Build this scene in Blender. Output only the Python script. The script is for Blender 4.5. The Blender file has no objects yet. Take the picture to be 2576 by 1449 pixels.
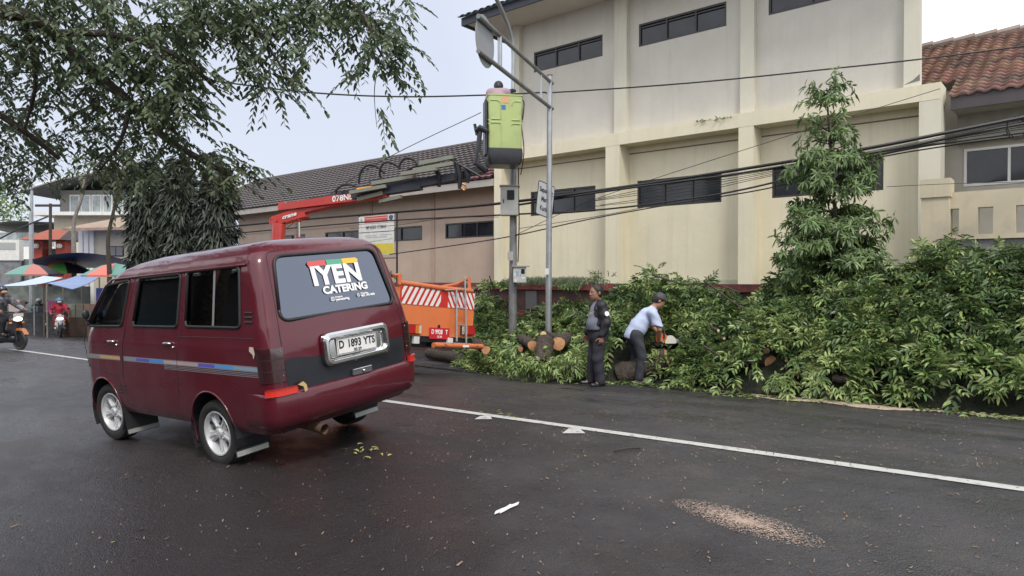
import bpy, math, random
import numpy as np
from mathutils import Vector, Matrix, Euler
random.seed(7); rng = np.random.default_rng(7)
SC = bpy.context.scene
COL = SC.collection

# ------------------------------------------------------------------ camera
CZ = 1.42                                   # eye height; the road crown under it is z = 0
FPX = 1737.0                                # focal length for a 2576 px wide frame
YAW = math.radians(50)                      # the view direction against the road direction
TH = math.atan((701 - 724.5) / FPX)
cam_d = bpy.data.cameras.new("camera"); cam = bpy.data.objects.new("camera", cam_d); COL.objects.link(cam)
cam_d.sensor_width = 36.0; cam_d.lens = 36.0 * FPX / 2576.0; cam_d.clip_end = 2000; cam_d.clip_start = .05
cam.location = (0, 0, CZ); cam.rotation_euler = (math.pi / 2 + TH, 0, math.radians(40))
SC.camera = cam
SC.render.resolution_x = 1024; SC.render.resolution_y = 576

# ------------------------------------------------------------------ light
SUN_EL, SUN_AZ = math.radians(52), math.radians(-62)      # azimuth of the place the light comes from, from +Y towards +X negative = left
def sun_vec():                                             # towards the sun: behind the camera, from the right-hand end of the street
    a = math.radians(-38)
    return Vector((math.cos(a) * math.cos(SUN_EL), math.sin(a) * math.cos(SUN_EL), math.sin(SUN_EL)))
sv = sun_vec()
W_ = bpy.data.worlds.new("World"); SC.world = W_; W_.use_nodes = True
nt = W_.node_tree; nt.nodes.clear()
def wn(t, **k):
    n = nt.nodes.new(t)
    for a, b in k.items(): setattr(n, a, b)
    return n
out = wn('ShaderNodeOutputWorld'); mixs = wn('ShaderNodeMixShader'); b1 = wn('ShaderNodeBackground'); b2 = wn('ShaderNodeBackground')
sky = wn('ShaderNodeTexSky', sky_type='NISHITA'); sky.sun_disc = False
sky.sun_elevation = SUN_EL; sky.sun_rotation = math.atan2(sv.x, sv.y); sky.air_density = 1.3; sky.dust_density = 3
b1.inputs[1].default_value = .12
tc = wn('ShaderNodeTexCoord'); dot = wn('ShaderNodeVectorMath', operation='DOT_PRODUCT')
bright = Vector((-.84, .46, .28)).normalized()             # the thicker, greyer part of the cloud cover
dot.inputs[1].default_value = bright
mr = wn('ShaderNodeMapRange'); mr.inputs[1].default_value = .97; mr.inputs[2].default_value = .62
noi = wn('ShaderNodeTexNoise'); noi.inputs['Scale'].default_value = 2.2; noi.inputs['Detail'].default_value = 5
addn = wn('ShaderNodeMath', operation='MULTIPLY_ADD'); addn.inputs[1].default_value = .22
ramp = wn('ShaderNodeValToRGB'); ramp.color_ramp.elements[0].position = .12; ramp.color_ramp.elements[0].color = (.49, .525, .615, 1)
ramp.color_ramp.elements[1].position = .9; ramp.color_ramp.elements[1].color = (.98, 1.0, 1.04, 1)
L = nt.links.new
L(tc.outputs['Generated'], dot.inputs[0]); L(tc.outputs['Generated'], noi.inputs['Vector'])
L(dot.outputs['Value'], mr.inputs[0]); L(noi.outputs[0], addn.inputs[0]); L(mr.outputs[0], addn.inputs[2])
L(addn.outputs[0], ramp.inputs[0]); L(ramp.outputs[0], b2.inputs[0]); b2.inputs[1].default_value = 1.0
L(sky.outputs[0], b1.inputs[0]); mixs.inputs[0].default_value = .90
L(b1.outputs[0], mixs.inputs[1]); L(b2.outputs[0], mixs.inputs[2]); L(mixs.outputs[0], out.inputs[0])
sd = bpy.data.lights.new("sun", 'SUN'); so = bpy.data.objects.new("sun", sd); COL.objects.link(so)
sd.energy = 1.5; sd.angle = math.radians(14); sd.color = (1, .94, .85)
so.rotation_euler = sv.to_track_quat('Z', 'Y').to_euler(); so.location = (0, 0, 30)
SC.view_settings.view_transform = 'Standard'; SC.view_settings.look = 'None'; SC.view_settings.exposure = 0.62; SC.view_settings.gamma = 1
SC.cycles.max_bounces = 8; SC.cycles.transparent_max_bounces = 12; SC.cycles.sample_clamp_indirect = 4

# ------------------------------------------------------------------ geometry of the place
SX, CX = math.sin(YAW), math.cos(YAW)
def gz(X, Y):                                # the road: falls to the left, crowned at Y = 5.2
    u = min(max(-X, -25.), 70.); dv = Y - 5.2
    if dv < -4.2: h = -.3175 + .06 * max(dv + 4.2, -6)
    elif dv > 4.3: h = -.3328
    else: h = -.018 * dv * dv
    return h - .025 * (u - 5.4)
def ray(px, py):                             # direction through a point of the 2576 x 1449 frame
    x = (px - 1288) / FPX; z = -(py - 724.5) / FPX; c, s = math.cos(TH), math.sin(TH)
    r, f, h = x, c - s * z, s + c * z
    r, h = r / f, h / f
    return Vector((SX * r - CX, CX * r + SX, h))            # scaled so the view depth is 1
def at(px, py, Y=None, X=None, D=None):
    d = ray(px, py)
    t = D if D is not None else (Y / d.y if Y is not None else X / d.x)
    return Vector((d.x * t, d.y * t, CZ + d.z * t))
def ground(px, py):
    d = ray(px, py); t = .5
    g = lambda t: CZ + d.z * t - gz(d.x * t, d.y * t)
    while g(t) > 0 and t < 300: t *= 1.01
    lo, hi = t / 1.01, t
    for _ in range(30):
        m = (lo + hi) / 2
        if g(m) > 0: lo = m
        else: hi = m
    return Vector((d.x * lo, d.y * lo, gz(d.x * lo, d.y * lo)))
def colat(px, D):                            # a point on the ground at a view depth, under image column px
    d = ray(px, 724.5); X, Y = d.x * D, d.y * D
    return Vector((X, Y, gz(X, Y)))
RIGHT = Vector((SX, CX, 0)); AWAY = Vector((-CX, SX, 0))

# ------------------------------------------------------------------ mesh helpers
def link(name, me, mats, parent=None, smooth=False):
    o = bpy.data.objects.new(name, me); COL.objects.link(o)
    for m in (mats if isinstance(mats, (list, tuple)) else [mats]): me.materials.append(m)
    if parent is not None: o.parent = parent
    if smooth:
        me.polygons.foreach_set('use_smooth', [True] * len(me.polygons))
    return o
class MB:
    def __init__(s): s.v = []; s.f = []; s.m = []
    def add(s, vs, fs, mi=0):
        b = len(s.v); s.v += [tuple(v) for v in vs]; s.f += [tuple(i + b for i in f) for f in fs]; s.m += [mi] * len(fs); return s
    def box(s, x0, x1, y0, y1, z0, z1, mi=0, M=None):
        vs = [Vector((x, y, z)) for x in (x0, x1) for y in (y0, y1) for z in (z0, z1)]
        if M is not None: vs = [M @ v for v in vs]
        return s.add(vs, [(0, 1, 3, 2), (4, 6, 7, 5), (0, 4, 5, 1), (2, 3, 7, 6), (0, 2, 6, 4), (1, 5, 7, 3)], mi)
    def cbox(s, c, d, h, wdt, mi=0, up=Vector((0, 0, 1)), L=1):   # box along direction d from c, length L, height h, width w
        d = Vector(d).normalized(); sd = d.cross(up).normalized(); u2 = sd.cross(d).normalized()
        M = Matrix((( d.x, sd.x, u2.x, c[0]), (d.y, sd.y, u2.y, c[1]), (d.z, sd.z, u2.z, c[2]), (0, 0, 0, 1)))
        return s.box(0, L, -wdt / 2, wdt / 2, -h / 2, h / 2, mi, M)
    def quad(s, a, b, c, d, mi=0): return s.add([a, b, c, d], [(0, 1, 2, 3)], mi)
    def tube(s, pts, r, n=8, mi=0, cap=True):
        pts = [Vector(p) for p in pts]; rs = r if isinstance(r, (list, tuple)) else [r] * len(pts)
        vs = []; fs = []; prev = None
        for i, p in enumerate(pts):
            d = (pts[min(i + 1, len(pts) - 1)] - pts[max(i - 1, 0)])
            d = d.normalized() if d.length > 1e-9 else Vector((0, 0, 1))
            if prev is None:
                a = Vector((0, 0, 1)) if abs(d.z) < .9 else Vector((1, 0, 0)); x = d.cross(a).normalized()
            else:
                x = (prev - d * prev.dot(d)).normalized()
            prev = x; y = d.cross(x)
            for k in range(n):
                t = 2 * math.pi * k / n; vs.append(p + (x * math.cos(t) + y * math.sin(t)) * rs[i])
        for i in range(len(pts) - 1):
            for k in range(n):
                a = i * n + k; b = i * n + (k + 1) % n; fs.append((a, b, b + n, a + n))
        if cap: fs.append(tuple(range(n))[::-1]); fs.append(tuple(range((len(pts) - 1) * n, len(pts) * n)))
        return s.add(vs, fs, mi)
    def lathe(s, prof, M=None, n=24, mi=0, close=False):          # prof (r, z) about local z
        vs = []; fs = []
        for r, z in prof:
            for k in range(n):
                t = 2 * math.pi * k / n; v = Vector((r * math.cos(t), r * math.sin(t), z)); vs.append(M @ v if M is not None else v)
        for i in range(len(prof) - 1):
            for k in range(n):
                a = i * n + k; b = i * n + (k + 1) % n; fs.append((a, b, b + n, a + n))
        if close: fs.append(tuple(range(n))[::-1]); fs.append(tuple(range((len(prof) - 1) * n, len(prof) * n)))
        return s.add(vs, fs, mi)
    def grid(s, fn, us, vs_, mi=0):
        b = [fn(u, v) for v in vs_ for u in us]; n = len(us)
        return s.add(b, [(j * n + i, j * n + i + 1, (j + 1) * n + i + 1, (j + 1) * n + i) for j in range(len(vs_) - 1) for i in range(n - 1)], mi)
    def prism(s, poly, fn, t0, t1, mi=0):                        # poly of (a, b), fn(a, b, t) -> point
        n = len(poly); vs = [fn(a, b, t0) for a, b in poly] + [fn(a, b, t1) for a, b in poly]
        return s.add(vs, [tuple(range(n))[::-1], tuple(range(n, 2 * n))] + [(i, (i + 1) % n, (i + 1) % n + n, i + n) for i in range(n)], mi)
    def sphere(s, c, r, n=12, mi=0):
        rr = r if isinstance(r, (tuple, list, Vector)) else (r, r, r); c = Vector(c)
        vs = []; m = n // 2
        for j in range(m + 1):
            a = math.pi * j / m
            for k in range(n):
                t = 2 * math.pi * k / n
                vs.append(c + Vector((rr[0] * math.sin(a) * math.cos(t), rr[1] * math.sin(a) * math.sin(t), rr[2] * math.cos(a))))
        fs = [(j * n + k, (j + 1) * n + k, (j + 1) * n + (k + 1) % n, j * n + (k + 1) % n) for j in range(m) for k in range(n)]
        return s.add(vs, fs, mi)
    def build(s, name, mats, parent=None, smooth=False, fix=True):
        me = bpy.data.meshes.new(name); me.from_pydata(s.v, [], s.f)
        if any(s.m): me.polygons.foreach_set('material_index', s.m)
        me.update()
        if fix:
            import bmesh
            bm = bmesh.new(); bm.from_mesh(me); bmesh.ops.recalc_face_normals(bm, faces=bm.faces); bm.to_mesh(me); bm.free()
        o = link(name, me, mats, parent, False)
        if smooth:
            me.polygons.foreach_set('use_smooth', [True] * len(me.polygons))
            if smooth != 'full':
                try: me.set_sharp_from_angle(angle=math.radians(38))
                except Exception: pass
        return o
def tag(o, label=None, cat=None, group=None, kind=None):
    if label: o['label'] = label
    if cat: o['category'] = cat
    if group: o['group'] = group
    if kind: o['kind'] = kind
    return o
def thing(name, loc, label, cat, group=None, rot=None):
    o = bpy.data.objects.new(name, None); COL.objects.link(o); o.location = loc; o.empty_display_size = .2
    if rot is not None: o.rotation_euler = rot if not isinstance(rot, Matrix) else rot.to_euler()
    return tag(o, label, cat, group)
def loc_of(parent):                          # world -> local of a thing
    M = Matrix.Translation(parent.location) @ parent.rotation_euler.to_matrix().to_4x4()
    Mi = M.inverted()
    return lambda p: Mi @ Vector(p)
def text_mesh(txt, size, M, mat, name, parent, align='CENTER', bold=0.0, sx=1.0, shear=0.0, ext=0.0008, space=1.0):
    cu = bpy.data.curves.new('txt', 'FONT'); cu.body = txt; cu.size = size; cu.align_x = align; cu.align_y = 'CENTER'
    cu.offset = bold; cu.extrude = ext; cu.resolution_u = 3; cu.shear = shear; cu.space_character = space
    to = bpy.data.objects.new('txt', cu); COL.objects.link(to); bpy.context.view_layer.update()
    me = bpy.data.meshes.new_from_object(to.evaluated_get(bpy.context.evaluated_depsgraph_get()))
    bpy.data.objects.remove(to); bpy.data.curves.remove(cu)
    me.transform(M @ Matrix.Diagonal((sx, 1, 1, 1))); me.materials.clear()
    return link(name, me, mat, parent)
def merge_text(specs, mat, name, parent):
    obs = [text_mesh(*a, mat=mat, name=name, parent=None, **k) for a, k in specs]
    mb = MB()
    for o in obs:
        mb.add([v.co for v in o.data.vertices], [tuple(p.vertices) for p in o.data.polygons]); me = o.data
        bpy.data.objects.remove(o); bpy.data.meshes.remove(me)
    return mb.build(name, mat, parent, fix=False)
def frame(o, x, y):                          # matrix whose x and y axes lie in a surface
    x = Vector(x).normalized(); y = Vector(y).normalized(); z = x.cross(y).normalized(); y = z.cross(x)
    return Matrix(((x.x, y.x, z.x, o[0]), (x.y, y.y, z.y, o[1]), (x.z, y.z, z.z, o[2]), (0, 0, 0, 1)))
def lerp(a, b, t): return a + (b - a) * t
def sm(pts, n=6):                            # Catmull-Rom through points
    pts = [Vector(p) for p in pts]; o = []
    for i in range(len(pts) - 1):
        p0 = pts[max(i - 1, 0)]; p1 = pts[i]; p2 = pts[i + 1]; p3 = pts[min(i + 2, len(pts) - 1)]
        for k in range(n):
            t = k / n
            o.append(.5 * ((2 * p1) + (p2 - p0) * t + (2 * p0 - 5 * p1 + 4 * p2 - p3) * t * t + (3 * p1 - p0 - 3 * p2 + p3) * t ** 3))
    return o + [pts[-1]]

# ------------------------------------------------------------------ materials
def S(r, g, b, k=1.0):
    f = lambda c: ((c / 255 + .055) / 1.055) ** 2.4 if c > 10 else c / 255 / 12.92
    return (f(r) * k, f(g) * k, f(b) * k)
def mat(name, col, rough=.6, metal=0.0, var=0.0, vs=3.0, col2=None, thr=None, bump=0.0, bs=60.0, spec=.5, coat=0.0, emit=None, es=0, island=0.0, transl=0.0, coords='Object', stretch=(1, 1, 1), rvar=0.0, streak=0.0):
    m = bpy.data.materials.new(name); m.use_nodes = True; t = m.node_tree; N = t.nodes; K = t.links.new; p = N['Principled BSDF']
    p.inputs['Roughness'].default_value = rough; p.inputs['Metallic'].default_value = metal
    p.inputs['Specular IOR Level'].default_value = spec; p.inputs['Coat Weight'].default_value = coat; p.inputs['Coat Roughness'].default_value = .06
    p.inputs['Base Color'].default_value = (*col, 1)
    tcn = N.new('ShaderNodeTexCoord'); mp = N.new('ShaderNodeMapping'); mp.inputs['Scale'].default_value = stretch
    K(tcn.outputs[coords], mp.inputs[0]); vec = mp.outputs[0]
    cur = None
    if var or col2:
        n = N.new('ShaderNodeTexNoise'); n.inputs['Scale'].default_value = vs; n.inputs['Detail'].default_value = 7; n.inputs['Roughness'].default_value = .62; K(vec, n.inputs['Vector'])
        r = N.new('ShaderNodeMapRange'); K(n.outputs[0], r.inputs[0])
        a, b = thr if thr else (.3, .7)
        r.inputs[1].default_value = a; r.inputs[2].default_value = b
        mx = N.new('ShaderNodeMix'); mx.data_type = 'RGBA'; K(r.outputs[0], mx.inputs[0])
        c2 = col2 if col2 else tuple(min(1, c * (1 + var)) for c in col); c1 = col if col2 else tuple(c * (1 - var) for c in col)
        mx.inputs[6].default_value = (*c1, 1); mx.inputs[7].default_value = (*c2, 1); cur = mx.outputs[2]
    if streak:
        m2 = N.new('ShaderNodeMapping'); m2.inputs['Scale'].default_value = (3.2, 3.2, .22); K(tcn.outputs[coords], m2.inputs[0]); n = N.new('ShaderNodeTexNoise'); n.inputs['Scale'].default_value = 1.6; n.inputs['Detail'].default_value = 8; n.inputs['Roughness'].default_value = .7; K(m2.outputs[0], n.inputs['Vector'])
        r = N.new('ShaderNodeMapRange'); K(n.outputs[0], r.inputs[0]); r.inputs[1].default_value = .50; r.inputs[2].default_value = .78; r.inputs[3].default_value = 0; r.inputs[4].default_value = streak
        n4 = N.new('ShaderNodeTexNoise'); n4.inputs['Scale'].default_value = 38; n4.inputs['Detail'].default_value = 2; K(tcn.outputs[coords], n4.inputs['Vector']); r4 = N.new('ShaderNodeMapRange'); K(n4.outputs[0], r4.inputs[0]); r4.inputs[1].default_value = .74; r4.inputs[2].default_value = .80; r4.inputs[4].default_value = streak * 1.2
        ax = N.new('ShaderNodeMath'); ax.operation = 'MAXIMUM'; K(r.outputs[0], ax.inputs[0]); K(r4.outputs[0], ax.inputs[1])
        mx2 = N.new('ShaderNodeMix'); mx2.data_type = 'RGBA'; K(ax.outputs[0], mx2.inputs[0])
        if cur: K(cur, mx2.inputs[6])
        else: mx2.inputs[6].default_value = (*col, 1)
        mx2.inputs[7].default_value = (.20, .19, .16, 1); cur = mx2.outputs[2]
    if island:
        g = N.new('ShaderNodeNewGeometry'); r2 = N.new('ShaderNodeMapRange'); K(g.outputs['Random Per Island'], r2.inputs[0]); r2.inputs[3].default_value = 1 - island; r2.inputs[4].default_value = 1 + island
        hs = N.new('ShaderNodeHueSaturation'); K(r2.outputs[0], hs.inputs['Value'])
        r3 = N.new('ShaderNodeMapRange'); fr = N.new('ShaderNodeMath'); fr.operation = 'FRACT'; ml = N.new('ShaderNodeMath'); ml.operation = 'MULTIPLY'; ml.inputs[1].default_value = 17.3
        K(g.outputs['Random Per Island'], ml.inputs[0]); K(ml.outputs[0], fr.inputs[0]); K(fr.outputs[0], r3.inputs[0]); r3.inputs[3].default_value = .475; r3.inputs[4].default_value = .52
        K(r3.outputs[0], hs.inputs['Hue'])
        if cur: K(cur, hs.inputs['Color'])
        else: hs.inputs['Color'].default_value = (*col, 1)
        cur = hs.outputs[0]
    if cur: K(cur, p.inputs['Base Color'])
    if rvar:
        n = N.new('ShaderNodeTexNoise'); n.inputs['Scale'].default_value = vs * .6; n.inputs['Detail'].default_value = 4; K(vec, n.inputs['Vector'])
        r = N.new('ShaderNodeMapRange'); K(n.outputs[0], r.inputs[0]); r.inputs[1].default_value = .35; r.inputs[2].default_value = .65; r.inputs[3].default_value = max(.02, rough - rvar); r.inputs[4].default_value = rough + rvar
        K(r.outputs[0], p.inputs['Roughness'])
    if bump:
        n = N.new('ShaderNodeTexNoise'); n.inputs['Scale'].default_value = bs; n.inputs['Detail'].default_value = 6; K(vec, n.inputs['Vector'])
        b = N.new('ShaderNodeBump'); b.inputs['Strength'].default_value = 1; b.inputs['Distance'].default_value = bump; K(n.outputs[0], b.inputs['Height']); K(b.outputs[0], p.inputs['Normal'])
    if emit: p.inputs['Emission Color'].default_value = (*emit, 1); p.inputs['Emission Strength'].default_value = es
    if transl:
        tr = N.new('ShaderNodeBsdfTranslucent'); ms = N.new('ShaderNodeMixShader'); ms.inputs[0].default_value = transl
        if cur: K(cur, tr.inputs[0])
        else: tr.inputs[0].default_value = (*col, 1)
        K(p.outputs[0], ms.inputs[1]); K(tr.outputs[0], ms.inputs[2]); K(ms.outputs[0], N['Material Output'].inputs[0])
    return m
def glass(name, tint, refl=.0, rough=.02, rc=(.8, .85, .9)):
    m = bpy.data.materials.new(name); m.use_nodes = True; t = m.node_tree; N = t.nodes; K = t.links.new; N.remove(N['Principled BSDF'])
    tr = N.new('ShaderNodeBsdfTransparent'); tr.inputs[0].default_value = (*tint, 1)
    gl = N.new('ShaderNodeBsdfGlossy'); gl.inputs['Roughness'].default_value = rough; gl.inputs[0].default_value = (*rc, 1)
    fr = N.new('ShaderNodeFresnel'); fr.inputs[0].default_value = 1.5; ad = N.new('ShaderNodeMath'); ad.operation = 'ADD'; ad.use_clamp = True; ad.inputs[1].default_value = refl
    ms = N.new('ShaderNodeMixShader'); K(fr.outputs[0], ad.inputs[0]); K(ad.outputs[0], ms.inputs[0]); K(tr.outputs[0], ms.inputs[1]); K(gl.outputs[0], ms.inputs[2]); K(ms.outputs[0], N['Material Output'].inputs[0])
    return m
M_ = {}
def build_materials():
    M = M_
    M['yellow'] = mat('yellow_plaster', (.655, .605, .465), .8, var=.06, vs=.9, bump=.004, bs=9, streak=.2)
    M['yellowlow'] = mat('pale_green_plaster', (.47, .50, .36), .85, var=.12, vs=3)
    M['grey_wall'] = mat('grey_beige_plaster', (.555, .53, .475), .85, var=.07, vs=1.1, bump=.004, bs=9, streak=.2)
    M['pil'] = mat('pale_pilaster_plaster', (.60, .575, .48), .85, var=.05, vs=1.3, streak=.2)
    M['soffit'] = mat('white_soffit', (.66, .64, .60), .8, var=.04)
    M['pink'] = mat('pink_plaster', (.455, .35, .29), .85, var=.09, vs=1.0, bump=.004, bs=8, streak=.2)
    M['pinktrim'] = mat('pink_trim', (.40, .29, .24), .85, var=.08)
    M['white'] = mat('white_paint', (.78, .78, .76), .5, var=.04)
    M['offwhite'] = mat('dirty_white_paint', (.62, .62, .60), .6, var=.12, vs=5)
    M['dkframe'] = mat('dark_window_frame', (.03, .026, .028), .45)
    M['dkglass'] = mat('dark_window_glass', (.016, .019, .026), .10, spec=.5, var=.5, vs=2.5, rvar=.05)
    M['tile_dark'] = mat('dark_metal_tile', (.085, .07, .068), .55, var=.25, vs=7)
    M['tile_maroon'] = mat('maroon_tile', (.13, .045, .05), .5, var=.2, vs=5)
    M['terracotta'] = mat('terracotta_tile', (.235, .125, .09), .8, col2=(.075, .052, .045), vs=2.0, thr=(.36, .66), island=.22)
    M['ridge'] = mat('ridge_mortar', (.33, .27, .24), .85, var=.2)
    M['fascia'] = mat('dark_fascia', (.06, .05, .055), .6, var=.2)
    M['gutter'] = mat('grey_gutter', (.36, .33, .31), .7, var=.1)
    M['block'] = mat('grey_block', (.17, .17, .18), .85, var=.15, vs=6)
    M['mortar'] = mat('mortar', (.10, .10, .11), .9)
    M['fence'] = mat('stained_beige_render', (.55, .49, .365), .85, col2=(.38, .34, .27), vs=1.7, thr=(.5, .85), streak=.2)
    M['redwall'] = mat('dark_red_retaining_wall', (.10, .035, .035), .8, col2=(.035, .03, .028), vs=3.5, thr=(.4, .62), bump=.01, bs=12)
    M['redband'] = mat('red_band', (.22, .05, .05), .7, col2=(.06, .03, .03), vs=4, thr=(.45, .7))
    M['galv'] = mat('galvanised_steel', (.36, .38, .40), .42, metal=.6, var=.16, vs=5)
    M['galvdark'] = mat('weathered_grey_pole', (.22, .23, .245), .5, metal=.3, col2=(.13, .12, .12), vs=3.2, thr=(.45, .7))
    M['box'] = mat('grey_meter_box', (.42, .43, .41), .55, var=.07, vs=6)
    M['black'] = mat('black_rubber', (.018, .018, .02), .55)
    M['blackm'] = mat('black_metal', (.02, .021, .026), .4, var=.3, vs=6)
    M['cable'] = mat('black_cable', (.012, .012, .014), .5)
    M['wood_cut'] = mat('fresh_cut_wood', (.66, .36, .18), .75, col2=(.42, .19, .09), vs=9, thr=(.4, .7))
    M['wood_pale'] = mat('pale_cut_wood', (.70, .50, .30), .75, var=.15, vs=14)
    M['bark'] = mat('brown_bark', (.050, .038, .030), .9, col2=(.12, .10, .085), vs=16, thr=(.5, .75), bump=.03, bs=26)
    M['bark_pale'] = mat('pale_bark', (.20, .18, .15), .9, var=.3, vs=9, bump=.01, bs=20)
    M['leaf'] = mat('cut_leaf', (.32, .40, .16), .36, col2=(.17, .25, .08), vs=2.2, thr=(.38, .60), island=.55, transl=.28, spec=.4)
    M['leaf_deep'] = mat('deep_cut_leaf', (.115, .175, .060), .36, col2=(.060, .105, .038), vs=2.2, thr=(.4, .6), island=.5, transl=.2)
    M['leaf2'] = mat('sapling_leaf', (.15, .225, .085), .4, island=.42, transl=.28)
    M['leaf_over'] = mat('overhanging_leaf', (.082, .118, .058), .5, island=.4, transl=.30)
    M['leaf_dark'] = mat('dark_drooping_leaf', (.058, .072, .056), .48, spec=.3, island=.6, transl=.15)
    M['grass'] = mat('striped_lily_grass', (.15, .19, .12), .6, island=.45, transl=.2)
    M['heap_core'] = mat('litter_and_shade', (.016, .019, .011), .95, var=.5, vs=12, bump=.03, bs=18)
    M['cream'] = mat('cream_house_wall', (.58, .52, .42), .85, var=.06)
    M['glass_sh'] = mat('shop_glass', (.30, .34, .36), .12, var=.4, vs=1.5)
    M['skin'] = mat('skin', (.36, .19, .12), .5, var=.06, vs=8)
    M['skin2'] = mat('skin_tanned', (.27, .14, .09), .5, var=.06, vs=8)
    M['hair'] = mat('black_hair', (.012, .010, .010), .5, var=.4, vs=60)
    M['orange'] = mat('orange_truck_paint', (.70, .19, .065), .42, var=.10, vs=1.6, coat=.2)
    M['orange_worn'] = mat('worn_orange_pipe', (.58, .16, .06), .5, col2=(.10, .05, .035), vs=9, thr=(.55, .66))
    M['crane_red'] = mat('red_crane_paint', (.38, .028, .02), .35, var=.12, vs=4, coat=.3)
    M['crane_blue'] = mat('dark_blue_boom', (.022, .028, .045), .4, var=.2, vs=5)
    M['crane_grey'] = mat('greenish_grey_cover', (.17, .18, .145), .5, var=.08, vs=8)
    M['lime'] = mat('lime_green_fibreglass', (.40, .49, .19), .5, col2=(.32, .38, .17), vs=5, thr=(.5, .8), coat=.2)
build_materials()

# ================================================================== SETTING
def asphalt():
    m = bpy.data.materials.new('wet_asphalt'); m.use_nodes = True; t = m.node_tree; N = t.nodes; K = t.links.new; p = N['Principled BSDF']
    tcn = N.new('ShaderNodeTexCoord'); O = tcn.outputs['Object']
    def noise(sc, det=6, ro=.6, st=None):
        n = N.new('ShaderNodeTexNoise'); n.inputs['Scale'].default_value = sc; n.inputs['Detail'].default_value = det; n.inputs['Roughness'].default_value = ro
        if st:
            mp = N.new('ShaderNodeMapping'); mp.inputs['Scale'].default_value = st; K(O, mp.inputs[0]); K(mp.outputs[0], n.inputs[0])
        else: K(O, n.inputs[0])
        return n.outputs[0]
    def rng_(s, a, b, c, d):
        r = N.new('ShaderNodeMapRange'); K(s, r.inputs[0])
        for i, v in enumerate((a, b, c, d)): r.inputs[i + 1].default_value = v
        return r.outputs[0]
    def mix(f, a, b):
        x = N.new('ShaderNodeMix'); x.data_type = 'RGBA'; K(f, x.inputs[0])
        for i, v in ((6, a), (7, b)):
            if isinstance(v, tuple): x.inputs[i].default_value = (*v, 1)
            else: K(v, x.inputs[i])
        return x.outputs[2]
    big = noise(.45, 4, .55, (.5, 1.2, 1)); mid = noise(3.2, 6, .65); fine = noise(70, 5, .75)
    vor = N.new('ShaderNodeTexVoronoi'); vor.inputs['Scale'].default_value = 95; K(O, vor.inputs['Vector'])
    c = mix(rng_(big, .35, .68, 0, 1), (.044, .042, .046), (.023, .022, .027))
    c = mix(rng_(mid, .46, .70, 0, .75), c, (.056, .048, .045)); c = mix(rng_(noise(1.3, 7, .75), .56, .66, 0, .7), c, (.017, .016, .018)); crk = N.new('ShaderNodeTexVoronoi'); crk.feature = 'DISTANCE_TO_EDGE'; crk.inputs['Scale'].default_value = .42; nd = N.new('ShaderNodeMix'); nd.data_type = 'VECTOR'; nd.inputs[0].default_value = .22; K(O, nd.inputs[4]); nn3 = N.new('ShaderNodeTexNoise'); nn3.inputs['Scale'].default_value = 1.4; nn3.inputs['Detail'].default_value = 6; K(O, nn3.inputs[0]); K(nn3.outputs[1], nd.inputs[5]); K(nd.outputs[1], crk.inputs['Vector']); c = mix(rng_(crk.outputs['Distance'], .0, .004, .22, 0), c, (.014, .014, .015))
    c = mix(rng_(vor.outputs['Distance'], .0, .30, .65, 0), c, (.075, .07, .07))
    c = mix(rng_(fine, .58, .80, 0, .8), c, (.15, .135, .125))
    sx = N.new('ShaderNodeSeparateXYZ'); K(O, sx.inputs[0])
    wz = N.new('ShaderNodeMath'); wz.operation = 'MULTIPLY_ADD'; wz.inputs[1].default_value = -.55; K(sx.outputs[0], wz.inputs[0]); wy = N.new('ShaderNodeMath'); wy.operation = 'MULTIPLY_ADD'; wy.inputs[1].default_value = -.42; wy.inputs[2].default_value = .75; K(sx.outputs[1], wy.inputs[0]); K(wy.outputs[0], wz.inputs[2])
    wn_ = N.new('ShaderNodeMath'); wn_.operation = 'ADD'; K(wz.outputs[0], wn_.inputs[0]); K(rng_(noise(1.1, 5, .6), .3, .7, -.6, .6), wn_.inputs[1])
    far = rng_(sx.outputs[0], -9, -4.5, 0, 1); ff = N.new('ShaderNodeMath'); ff.operation = 'MULTIPLY'; K(rng_(wn_.outputs[0], -.1, 1.1, 0, .72), ff.inputs[0]); K(far, ff.inputs[1])
    c = mix(ff.outputs[0], c, (.017, .013, .014))
    speck = N.new('ShaderNodeTexVoronoi'); speck.inputs['Scale'].default_value = 42; K(O, speck.inputs['Vector']); K_ = N.new('ShaderNodeMath'); K_.operation = 'MULTIPLY'; K(rng_(speck.outputs['Distance'], .10, .20, 1, 0), K_.inputs[0]); K(rng_(noise(5, 3), .5, .62, 0, .55), K_.inputs[1])
    c = mix(K_.outputs[0], c, (.16, .12, .09))
    K(c, p.inputs['Base Color']); K(rng_(ff.outputs[0], 0, .72, .5, .20), p.inputs['Specular IOR Level'])
    ro = N.new('ShaderNodeMath'); ro.operation = 'ADD'; K(rng_(noise(.8, 6, .65, (.6, 1.6, 1)), .40, .60, .50, .20), ro.inputs[0]); K(rng_(mid, .3, .7, -.06, .10), ro.inputs[1])
    K(ro.outputs[0], p.inputs['Roughness']); 
    b = N.new('ShaderNodeBump'); b.inputs['Strength'].default_value = 1; b.inputs['Distance'].default_value = .0045
    K(vor.outputs['Distance'], b.inputs['Height']); b2_ = N.new('ShaderNodeBump'); b2_.inputs['Distance'].default_value = .012; b2_.inputs['Strength'].default_value = 1
    K(noise(14, 6, .7), b2_.inputs['Height']); K(b.outputs[0], b2_.inputs['Normal']); K(b2_.outputs[0], p.inputs['Normal'])
    return m
def spaced(lo, hi, dense_lo, dense_hi, fine, coarse):
    xs = []; x = lo
    while x < hi:
        xs.append(x); x += fine if dense_lo <= x < dense_hi else coarse
    return xs + [hi]
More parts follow.
